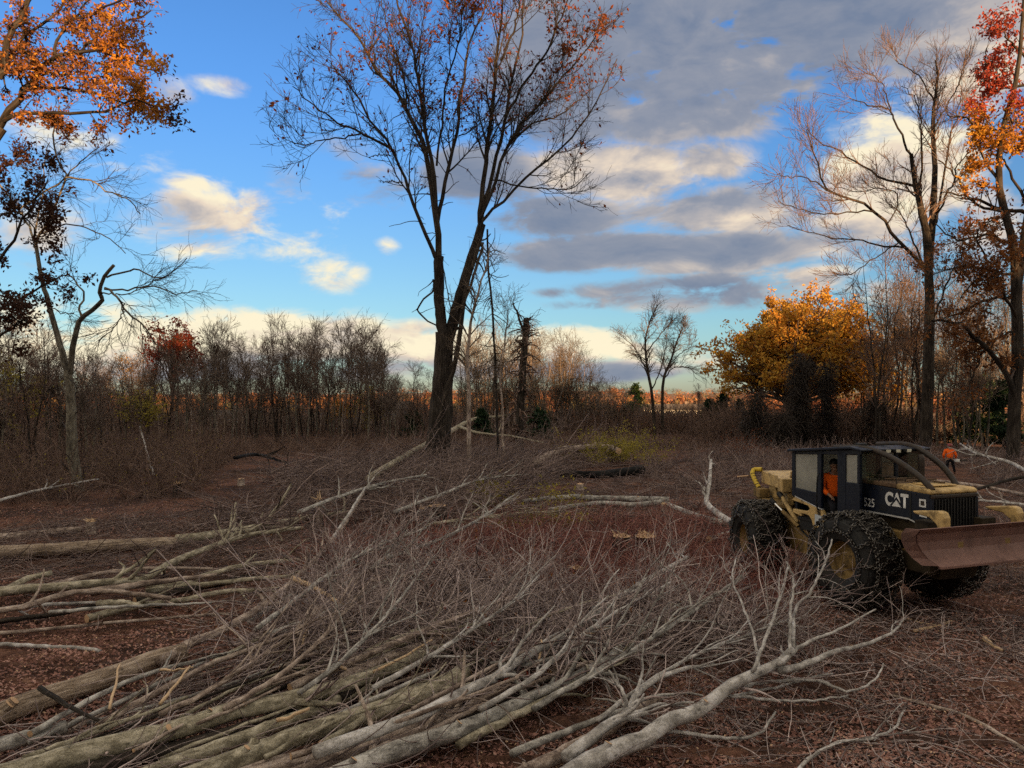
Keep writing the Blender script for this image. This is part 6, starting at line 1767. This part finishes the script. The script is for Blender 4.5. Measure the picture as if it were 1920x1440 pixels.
# rear frame (turned at the centre hinge)
rear(pprism('rear_frame', [(0.0, 0.75), (-2.3, 0.72), (-2.45, 1.2), (-2.35, 1.62), (-1.2, 1.66), (-0.2, 1.3)], -0.44, 0.44, 'yellow_dirty'))
rear(pbox('rear_axle', -1.76, -1.44, -0.75, 0.75, 0.82, 1.12, 'yellow_dirty'))
rear(pprism('rear_deck', [(-2.35, -0.72), (-0.9, -0.78), (-0.7, -0.55), (-0.7, 0.55), (-0.9, 0.78), (-2.35, 0.72)], 1.67, 1.76, 'yellow_dirty', axis='z'))
rear(pprism('arch', [(-0.55, -0.85), (-0.75, -0.86), (-0.95, -0.78), (-1.3, -0.62), (-2.55, -0.52), (-2.55, 0.46), (-1.3, 0.58), (-0.75, 0.86), (-0.55, 0.85)], 2.06, 2.36, 'yellow', axis='z', w=0.02))
for s in (-1, 1):
    rear(pprism('arch_leg', [(-0.9, 1.765), (-0.62, 1.765), (-0.60, 2.055), (-1.1, 2.055)], *sorted((s * 0.55, s * 0.70)), 'yellow'))
    rear(pprism('arch_leg', [(-2.3, 1.765), (-1.75, 1.765), (-1.85, 2.055), (-2.2, 2.055)], *sorted((s * 0.30, s * 0.46)), 'yellow'))
rear(pbox('winch', -1.75, -1.05, -0.42, 0.42, 1.765, 2.05, 'black', w=0.06))
rear(pbox('valve_box', -2.35, -1.95, -0.80, -0.55, 1.765, 1.98, 'yellow_dirty'))
hz_ = rear(ptube('hose', [(-2.25, -0.70, 1.98), (-2.42, -0.74, 2.16), (-2.56, -0.74, 2.30), (-2.62, -0.66, 2.38), (-2.5, -0.52, 2.39)], 0.055, 'hose', S=10))
for k in range(5):
    rear(ptube('band', [(-2.30 - 0.055 * k, -0.715 - 0.006 * k, 2.03 + 0.06 * k), (-2.31 - 0.055 * k, -0.715 - 0.006 * k, 2.042 + 0.06 * k)], 0.059, 'black', K=2, S=10))
for x, y in ((-0.75, -0.55), (-0.75, 0.3), (-1.5, -0.2)):
    rear(pbox('lug', x - 0.05, x + 0.05, y - 0.03, y + 0.03, 2.361, 2.43, 'yellow_dirty'))
ptube('warning_stick', [un(1383, 894, 0.2), un(1404, 892, 0.2)], 0.02, 'cut', K=3, S=5)


# wheels
def lathe(name, prof, S=48):
    prof = np.asarray(prof, float)
    a = np.arange(S) * 2 * PI / S
    V = np.stack([prof[None, :, 0] * np.cos(a)[:, None], np.broadcast_to(prof[None, :, 1], (S, len(prof))), prof[None, :, 0] * np.sin(a)[:, None]], -1).reshape(-1, 3)
    n_ = len(prof)
    Qd = []
    for i in range(S):
        for j in range(n_ - 1):
            Qd.append([i * n_ + j, ((i + 1) % S) * n_ + j, ((i + 1) % S) * n_ + j + 1, i * n_ + j + 1])
    return V, np.array(Qd)


half = [(0.345, 0.26), (0.40, 0.33), (0.50, 0.365), (0.62, 0.375), (0.72, 0.355), (0.775, 0.30), (0.80, 0.18), (0.808, 0.0)]
prof = [(r, -y) for r, y in half] + [(r, y) for r, y in half[-2::-1]]
V, Qd = lathe('tyre', prof, 56)
Vs, Qs = [V], [Qd]
nv = len(V)
for k in range(22):                                   # tread lugs, alternating left and right
    for s in (-1, 1):
        a0 = 2 * PI * (k + (0.5 if s > 0 else 0)) / 22
        pr_ = []
        for (yy, da) in ((0.02, 0.0), (0.20, 0.10), (0.335, 0.16)):
            for dd in (-0.055, 0.055):
                a = a0 + da + dd
                rb = 0.79 if yy < 0.3 else 0.70
                rt = 0.832 if yy < 0.3 else 0.775
                for r_ in (rb, rt):
                    pr_.append((r_ * math.cos(a), s * yy, r_ * math.sin(a)))
        Vs.append(np.array(pr_))
        q = []
        for i in (0, 1):
            o_ = i * 4
            q += [[o_ + 1, o_ + 3, o_ + 7, o_ + 5], [o_, o_ + 1, o_ + 5, o_ + 4], [o_ + 2, o_ + 6, o_ + 7, o_ + 3]]
        q += [[8, 9, 11, 10], [0, 2, 3, 1]]
        Qs.append(np.array(q) + nv)
        nv += len(pr_)
ME_TYRE = raw_mesh('tyre', np.concatenate(Vs), np.concatenate(Qs), None, False)
ME_TYRE.materials.append(M['rubber'])
V, Qd = lathe('rim', [(0.36, -0.27), (0.345, -0.25), (0.33, -0.12), (0.29, -0.06), (0.20, -0.04), (0.18, -0.11), (0.10, -0.13), (0.001, -0.13)], 32)
V2, Qd2 = lathe('rim', [(0.345, 0.25), (0.33, 0.12), (0.001, 0.06)], 32)
ME_RIM = raw_mesh('rim', np.concatenate([V, V2]), np.concatenate([Qd, Qd2 + len(V)]), None, True)
ME_RIM.materials.append(M['yellow_dirty'])


def link_path(pts, n_, T, big=1.0):
    """a chain of oval links along a polyline"""
    pts = np.asarray(pts, float)
    seg = np.concatenate([[0], np.cumsum(np.linalg.norm(np.diff(pts, axis=0), axis=1))])
    s = np.linspace(0, seg[-1], n_ + 1)
    q = np.stack([np.interp(s, seg, pts[:, i]) for i in range(3)], -1)
    c = (q[1:] + q[:-1]) / 2
    d = nrm(q[1:] - q[:-1])
    L = seg[-1] / n_
    rad = nrm(c * np.array([1, 0, 1]) + 1e-6)
    side = nrm(np.cross(d, rad))
    a = np.arange(7) * 2 * PI / 6
    PP = []
    for i in range(n_):
        w = side[i] if i % 2 else np.cross(d[i], side[i])
        PP.append(c[i] + np.cos(a)[:, None] * d[i] * L * 0.66 + np.sin(a)[:, None] * w * 0.034 * big)
    T.add(np.array(PP), np.full((n_, 7), 0.0105 * big), 4)


T = Tubes()
NZ = 12
for k in range(NZ):
    a0, a1, a2 = (2 * PI * (k + f_) / NZ for f_ in (0, 0.5, 1))
    P3 = lambda a, r, y: (r * math.cos(a), y, r * math.sin(a))
    link_path([P3(a0, 0.875, -0.27), P3((a0 + a1) / 2, 0.885, 0.0), P3(a1, 0.875, 0.27)], 8, T)
    link_path([P3(a1, 0.875, 0.27), P3((a1 + a2) / 2, 0.885, 0.0), P3(a2, 0.875, -0.27)], 8, T)
    link_path([P3(a0, 0.875, 0.27), P3((a0 + a1) / 2, 0.885, 0.0), P3(a1, 0.875, -0.27)], 8, T)
    link_path([P3(a1, 0.875, -0.27), P3((a1 + a2) / 2, 0.885, 0.0), P3(a2, 0.875, 0.27)], 8, T)
    for s in (-1, 1):
        link_path([P3(a0, 0.875, s * 0.27), P3(a0, 0.80, s * 0.375), P3(a0, 0.68, s * 0.40), P3(a0 + 0.04, 0.56, s * 0.395)], 6, T)
        link_path([P3(a0, 0.565, s * 0.395), P3(a1, 0.545, s * 0.39), P3(a2, 0.565, s * 0.395)], 7, T)
        link_path([P3(a0, 0.875, s * 0.275), P3(a1, 0.878, s * 0.275), P3(a2, 0.875, s * 0.275)], 9, T, 1.15)
ME_CHAIN = T.mesh('tyre_chain', bark=False)
ME_CHAIN.materials.append(M['chain'])
for (x, y, rr_, z) in ((0, -1.05, 0, 1.0), (0, 1.05, 0, 1.0), (-1.6, -1.03, 1, 0.76), (-1.6, 1.03, 1, 0.76)):
    w = bpy.data.objects.new('wheel', ME_TYRE)        # the tyre body carries rim and chain
    COL.objects.link(w)
    w.parent = SK
    if rr_:
        c_, s_ = math.cos(RROT), math.sin(RROT)
        w.location = (HIN[0] + x * c_ - y * s_, HIN[1] + x * s_ + y * c_, z)
        w.rotation_euler = (0, rng.uniform(0, 3), RROT + (PI if y > 0 else 0))
    else:
        w.location = (x, y, z)
        w.rotation_euler = (0, rng.uniform(0, 3), PI if y > 0 else 0)
    w.name = 'wheel'
    rm_ = link('rim', ME_RIM, None, w)
    link('tyre_chain', ME_CHAIN, None, w)


# ------------------------------------------------------------------ people
def skin(name, J, E_, Rd, mt, parent, root, sub=2, org=(0, 0, 0)):
    names = list(J)
    me = bpy.data.meshes.new(name)
    me.from_pydata([tuple(np.asarray(J[k], float) - np.asarray(org)) for k in names], [(names.index(a), names.index(b_)) for a, b_ in E_], [])
    o = bpy.data.objects.new(name, me)
    COL.objects.link(o)
    md = o.modifiers.new('skin', 'SKIN')
    md.use_smooth_shade = True
    sv = me.skin_vertices[0].data
    for i, k in enumerate(names):
        r_ = Rd[k]
        sv[i].radius = r_ if isinstance(r_, tuple) else (r_, r_)
        sv[i].use_root = (k == root)
    sd = o.modifiers.new('sub', 'SUBSURF')
    sd.levels = sub
    sd.render_levels = sub
    bpy.context.view_layer.update()
    me2 = bpy.data.meshes.new_from_object(o.evaluated_get(bpy.context.evaluated_depsgraph_get()))
    bpy.data.objects.remove(o)
    me2.materials.clear()
    me2.polygons.foreach_set('use_smooth', np.ones(len(me2.polygons), bool))
    return link(name, me2, mt, parent)


def ball(name, c, r, mt, parent, org, cut=None, S=16, H=10):
    V, Qd = [], []
    for i in range(H + 1):
        th = PI * i / H
        for j in range(S):
            V.append((c[0] + r[0] * math.sin(th) * math.cos(2 * PI * j / S), c[1] + r[1] * math.sin(th) * math.sin(2 * PI * j / S), c[2] + r[2] * math.cos(th)))
    for i in range(H):
        for j in range(S):
            q = [i * S + j, (i + 1) * S + j, (i + 1) * S + (j + 1) % S, i * S + (j + 1) % S]
            if cut is None or all(V[k][2] >= cut for k in q): Qd.append(q)
    return link(name, raw_mesh(name, np.array(V) - np.asarray(org), Qd), mt, parent)


M['skin'] = flat_mat('tanned skin', (0.30, 0.16, 0.10), 0.55, 0, 0.1, 8, 0.4)
M['hair'] = flat_mat('black hair', (0.010, 0.008, 0.007), 0.6, 0, 0.3, 30, 0.4)
M['orange'] = flat_mat('hi vis orange cloth', (0.95, 0.14, 0.010), 0.8, 0, 0.14, 5, 0.2)
M['trousers'] = flat_mat('dark work trousers', (0.012, 0.012, 0.018), 0.85, 0, 0.25, 6, 0.2)
M['boots'] = flat_mat('dark leather boots', (0.02, 0.014, 0.010), 0.6, 0, 0.25, 8, 0.3)
M['helmet'] = flat_mat('dark red hard hat', (0.22, 0.022, 0.020), 0.35, 0, 0.1, 5, 0.5)


def person(label, base, f, J, scale=1.0, helmet=False, hairless=False):
    """J: joints in (right, forward, up) metres about base; f the facing direction on the ground"""
    f = np.array([f[0], f[1], 0.0]); f /= np.linalg.norm(f)
    r = np.array([f[1], -f[0], 0.0])
    base = np.asarray(base, float)
    G = {k: base + scale * (v[0] * r + v[1] * f + v[2] * np.array([0, 0, 1.0])) for k, v in J.items()}
    B = lambda a, b_, t_: G[a] * (1 - t_) + G[b_] * t_
    s = scale
    root = thing('person', label, 'person', tuple(base))
    hf = nrm(G['face'] - G['head'])
    hr = np.cross(hf, [0, 0, 1.0])
    Jb = {'pel': G['pelvis'], 'sp': B('pelvis', 'chest', .5), 'ch': G['chest'], 'nk': G['neck'], 'jaw': G['head'] + np.array([0, 0, -0.085 * s]) + hf * 0.02 * s, 'hd': G['head'], 'crown': G['head'] + np.array([0, 0, 0.075 * s]),
          'nose': G['head'] + hf * 0.112 * s + np.array([0, 0, -0.015 * s]), 'chin': G['head'] + hf * 0.075 * s + np.array([0, 0, -0.10 * s]), 'earL': G['head'] - hr * 0.088 * s, 'earR': G['head'] + hr * 0.088 * s}
    Eb = [('pel', 'sp'), ('sp', 'ch'), ('ch', 'nk'), ('nk', 'jaw'), ('jaw', 'hd'), ('hd', 'crown'), ('hd', 'nose'), ('jaw', 'chin'), ('hd', 'earL'), ('hd', 'earR')]
    Rb = {'pel': .12 * s, 'sp': .11 * s, 'ch': .13 * s, 'nk': .055 * s, 'jaw': .062 * s, 'hd': .085 * s, 'crown': .062 * s, 'nose': .013 * s, 'chin': .028 * s, 'earL': .016 * s, 'earR': .016 * s}
    for q in ('L', 'R'):
        for k, rad in (('sh', .06), ('el', .043), ('wr', .029)):
            Jb[k + q] = G[k + q]; Rb[k + q] = rad * s
        for k, rad in (('hip', .085), ('kn', .058), ('an', .040)):
            Jb[k + q] = G[k + q]; Rb[k + q] = rad * s
        Eb += [('ch', 'sh' + q), ('sh' + q, 'el' + q), ('el' + q, 'wr' + q), ('pel', 'hip' + q), ('hip' + q, 'kn' + q), ('kn' + q, 'an' + q)]
        d = nrm(G['wr' + q] - G['el' + q])
        v = nrm(np.cross(d, [0.2, 0.1, 1.0]))
        n_ = np.cross(d, v)
        Jb['palm' + q] = G['wr' + q] + d * 0.065 * s; Rb['palm' + q] = (.030 * s, .018 * s)
        Eb.append(('wr' + q, 'palm' + q))
        for i, (off, ln) in enumerate(((-.030, .066), (-.010, .078), (.010, .072), (.030, .056))):
            a_n, b_n = 'f%d%s' % (i, q), 'g%d%s' % (i, q)
            Jb[a_n] = G['wr' + q] + d * (0.10 + ln * .35) * s + v * off * s + n_ * 0.008 * s
            Jb[b_n] = G['wr' + q] + d * (0.10 + ln * .75) * s + v * off * s + n_ * 0.032 * s
            Rb[a_n] = .0095 * s; Rb[b_n] = .008 * s
            Eb += [('palm' + q, a_n), (a_n, b_n)]
        Jb['t' + q] = G['wr' + q] + d * 0.055 * s - v * 0.048 * s + n_ * 0.012 * s; Rb['t' + q] = .0105 * s
        Jb['u' + q] = G['wr' + q] + d * 0.088 * s - v * 0.055 * s + n_ * 0.024 * s; Rb['u' + q] = .009 * s
        Eb += [('palm' + q, 't' + q), ('t' + q, 'u' + q)]
        dt = nrm(f + 0.0)
        Jb['toe' + q] = G['an' + q] + dt * 0.16 * s + np.array([0, 0, -0.045 * s]); Rb['toe' + q] = .035 * s
        Eb.append(('an' + q, 'toe' + q))
    skin('body', Jb, Eb, Rb, M['skin'], root, 'pel', 2, base)
    # shirt, trousers and boots fit over the body
    Js = {'a': B('pelvis', 'chest', -.02), 'b': B('pelvis', 'chest', .45), 'c': G['chest'], 'd': B('chest', 'neck', .62)}
    Rs_ = {'a': (.175 * s, .15 * s), 'b': (.172 * s, .148 * s), 'c': (.178 * s, .145 * s), 'd': .085 * s}
    Es = [('a', 'b'), ('b', 'c'), ('c', 'd')]
    for q in ('L', 'R'):
        Js['s' + q] = G['sh' + q]; Js['m' + q] = B('sh' + q, 'el' + q, .5); Js['e' + q] = G['el' + q]; Js['n' + q] = B('el' + q, 'wr' + q, .5); Js['w' + q] = B('el' + q, 'wr' + q, .93)
        Rs_.update({'s' + q: .088 * s, 'm' + q: .075 * s, 'e' + q: .066 * s, 'n' + q: .058 * s, 'w' + q: .047 * s})
        Es += [('c', 's' + q), ('s' + q, 'm' + q), ('m' + q, 'e' + q), ('e' + q, 'n' + q), ('n' + q, 'w' + q)]
    skin('sweatshirt', Js, Es, Rs_, M['orange'], root, 'c', 2, base)
    Jt = {'a': B('pelvis', 'chest', .12), 'p': G['pelvis']}
    Rt_ = {'a': (.158 * s, .135 * s), 'p': (.165 * s, .145 * s)}
    Et = [('a', 'p')]
    for q in ('L', 'R'):
        Jt['h' + q] = G['hip' + q]; Jt['m' + q] = B('hip' + q, 'kn' + q, .5); Jt['k' + q] = G['kn' + q]; Jt['n' + q] = B('kn' + q, 'an' + q, .5); Jt['z' + q] = B('kn' + q, 'an' + q, .92)
        Rt_.update({'h' + q: .110 * s, 'm' + q: .095 * s, 'k' + q: .080 * s, 'n' + q: .072 * s, 'z' + q: .066 * s})
        Et += [('p', 'h' + q), ('h' + q, 'm' + q), ('m' + q, 'k' + q), ('k' + q, 'n' + q), ('n' + q, 'z' + q)]
        bt = {'x': B('kn' + q, 'an' + q, .75), 'y': G['an' + q], 'z': Jb['toe' + q] + f * 0.02 * s}
        skin('boot', bt, [('x', 'y'), ('y', 'z')], {'x': .058 * s, 'y': .060 * s, 'z': .044 * s}, M['boots'], root, 'y', 1, base)
    skin('trousers', Jt, Et, Rt_, M['trousers'], root, 'p', 2, base)
    hc = G['head']
    if helmet:
        hm = ball('hard_hat', hc + np.array([0, 0, 0.035 * s]), (.128 * s, .14 * s, .125 * s), M['helmet'], root, base, hc[2] + 0.02 * s)
        a = np.arange(20) * 2 * PI / 20
        ring = np.stack([np.cos(a), np.sin(a), a * 0], -1)
        ext = 1 + 0.45 * np.clip((ring @ hf), 0, 1)[:, None] ** 2
        V = np.concatenate([hc + [0, 0, .024 * s] + ring * .128 * s, hc + [0, 0, .018 * s] + ring * .150 * s * ext, hc + [0, 0, .010 * s] + ring * .148 * s * ext])
        Qd = [[i, (i + 1) % 20, 20 + (i + 1) % 20, 20 + i] for i in range(20)] + [[20 + i, 20 + (i + 1) % 20, 40 + (i + 1) % 20, 40 + i] for i in range(20)]
        link('brim', raw_mesh('brim', V - base, Qd), M['helmet'], hm)
    else:
        ball('hair', hc + np.array([0, 0, 0.055 * s]) - hf * 0.012 * s, (.098 * s, .098 * s, .092 * s), M['hair'], root, base, hc[2] + 0.025 * s)
        ball('hair', hc + np.array([0, 0, 0.01 * s]) - hf * 0.045 * s, (.088 * s, .088 * s, .10 * s), M['hair'], root, base, hc[2] - 0.05 * s)
    for sgn in (-1, 1):
        ball('eye', hc + hf * 0.088 * s + hr * 0.032 * s * sgn + np.array([0, 0, 0.012 * s]), (.010 * s,) * 3, M['hair'], root, base, None, 8, 6)
    return root, G


def sk_world(x, y, z):
    p = SKC + x * hd + y * lf_
    return np.array([p[0], p[1], z])

# operator twisted in the seat towards the open doorway
hx_, hy_, hz2 = un(1562, 873, -0.48)
ob = sk_world(hx_ - 0.02, hy_ + 0.05, 1.52)
sc_op = 1.0
hh = hz2 - 1.52
fo = -(ob[:2] / np.linalg.norm(ob[:2])) * 0.85 + hd * 0.55
person('operator in orange sweatshirt sitting in the machine cab doorway', ob, fo,
       {'pelvis': (0, -0.02, hh - 0.68), 'chest': (0, 0, hh - 0.30), 'neck': (0.0, 0.01, hh - 0.15), 'head': (0.01, 0.03, hh), 'face': (0.03, 0.16, hh - 0.01),
        'shL': (-0.19, 0, hh - 0.23), 'elL': (-0.36, 0.16, hh - 0.37), 'wrL': (-0.56, 0.22, hh - 0.36), 'shR': (0.19, 0, hh - 0.23), 'elR': (0.27, 0.06, hh - 0.47), 'wrR': (0.17, 0.24, hh - 0.58),
        'hipL': (-0.10, 0.02, hh - 0.70), 'knL': (-0.14, 0.33, hh - 0.78), 'anL': (-0.13, 0.30, 0.10), 'hipR': (0.10, 0.02, hh - 0.70), 'knR': (0.10, 0.33, hh - 0.80), 'anR': (0.10, 0.29, 0.10)})

# worker walking off among the brush with a saw
wb_ = gp(1781, 889, 0.0)
wb_[2] = float(tz(wb_[0], wb_[1]))
wr_, WG = person('worker in orange sweatshirt and dark red hard hat walking away', wb_, (0.35, 0.94),
                 {'pelvis': (0, 0, 0.86), 'chest': (0, 0.05, 1.24), 'neck': (0, 0.08, 1.42), 'head': (0.02, 0.12, 1.55), 'face': (0.14, 0.17, 1.54),
                  'shL': (-0.20, 0.05, 1.33), 'elL': (-0.31, -0.02, 1.07), 'wrL': (-0.27, 0.12, 0.86), 'shR': (0.20, 0.05, 1.33), 'elR': (0.30, 0.02, 1.06), 'wrR': (0.32, 0.18, 0.86),
                  'hipL': (-0.10, 0, 0.82), 'knL': (-0.12, 0.10, 0.46), 'anL': (-0.12, -0.10, 0.09), 'hipR': (0.10, 0, 0.82), 'knR': (0.20, 0.18, 0.47), 'anR': (0.28, 0.22, 0.09)}, 0.98, True)
h0 = WG['wrR'] + np.array([0.06, 0.03, -0.09])
saw = thing('chainsaw', 'small chainsaw held in the right hand of the walking worker', 'chainsaw', tuple(h0))
bev(link('engine_body', box_mesh('engine_body', -0.13, 0.13, -0.09, 0.09, -0.09, 0.07), M['trim'], saw), 0.03)
bev(link('guide_bar', prism_mesh('guide_bar', [(0.131, -0.05), (0.56, -0.035), (0.60, 0.0), (0.56, 0.035), (0.131, 0.05)], -0.006, 0.006), M['chain'], saw), 0.003)
link('handle', Tubes().add(spline([(-0.10, 0, 0.072), (-0.08, 0, 0.13), (0.08, 0, 0.13), (0.10, 0, 0.072)], 10), np.full(10, 0.014), 6).mesh('handle'), M['black'], saw)
link('rear_grip', Tubes().add(spline([(-0.125, 0, 0.04), (-0.24, 0, 0.05), (-0.27, 0, -0.03), (-0.13, 0, -0.06)], 10), np.full(10, 0.014), 6).mesh('rear_grip'), M['black'], saw)


# ------------------------------------------------------------------ look-alikes that share a label: tell them apart by their place
bpy.context.view_layer.update()
same = {}
for o in COL.objects:
    if o.parent is None and 'category' in o: same.setdefault(o['label'], []).append(o)
for lab, obs in same.items():
    if len(obs) in (2, 3, 4):
        obs.sort(key=lambda q: q.location.x / max(0.1, q.location.y))
        for o, w_ in zip(obs, {2: ('left one', 'right one'), 3: ('left one', 'middle one', 'right one'), 4: ('leftmost', 'second from left', 'second from right', 'rightmost')}[len(obs)]):
            if len((lab + ' ' + w_).split()) <= 16: o['label'] = lab + ', ' + w_
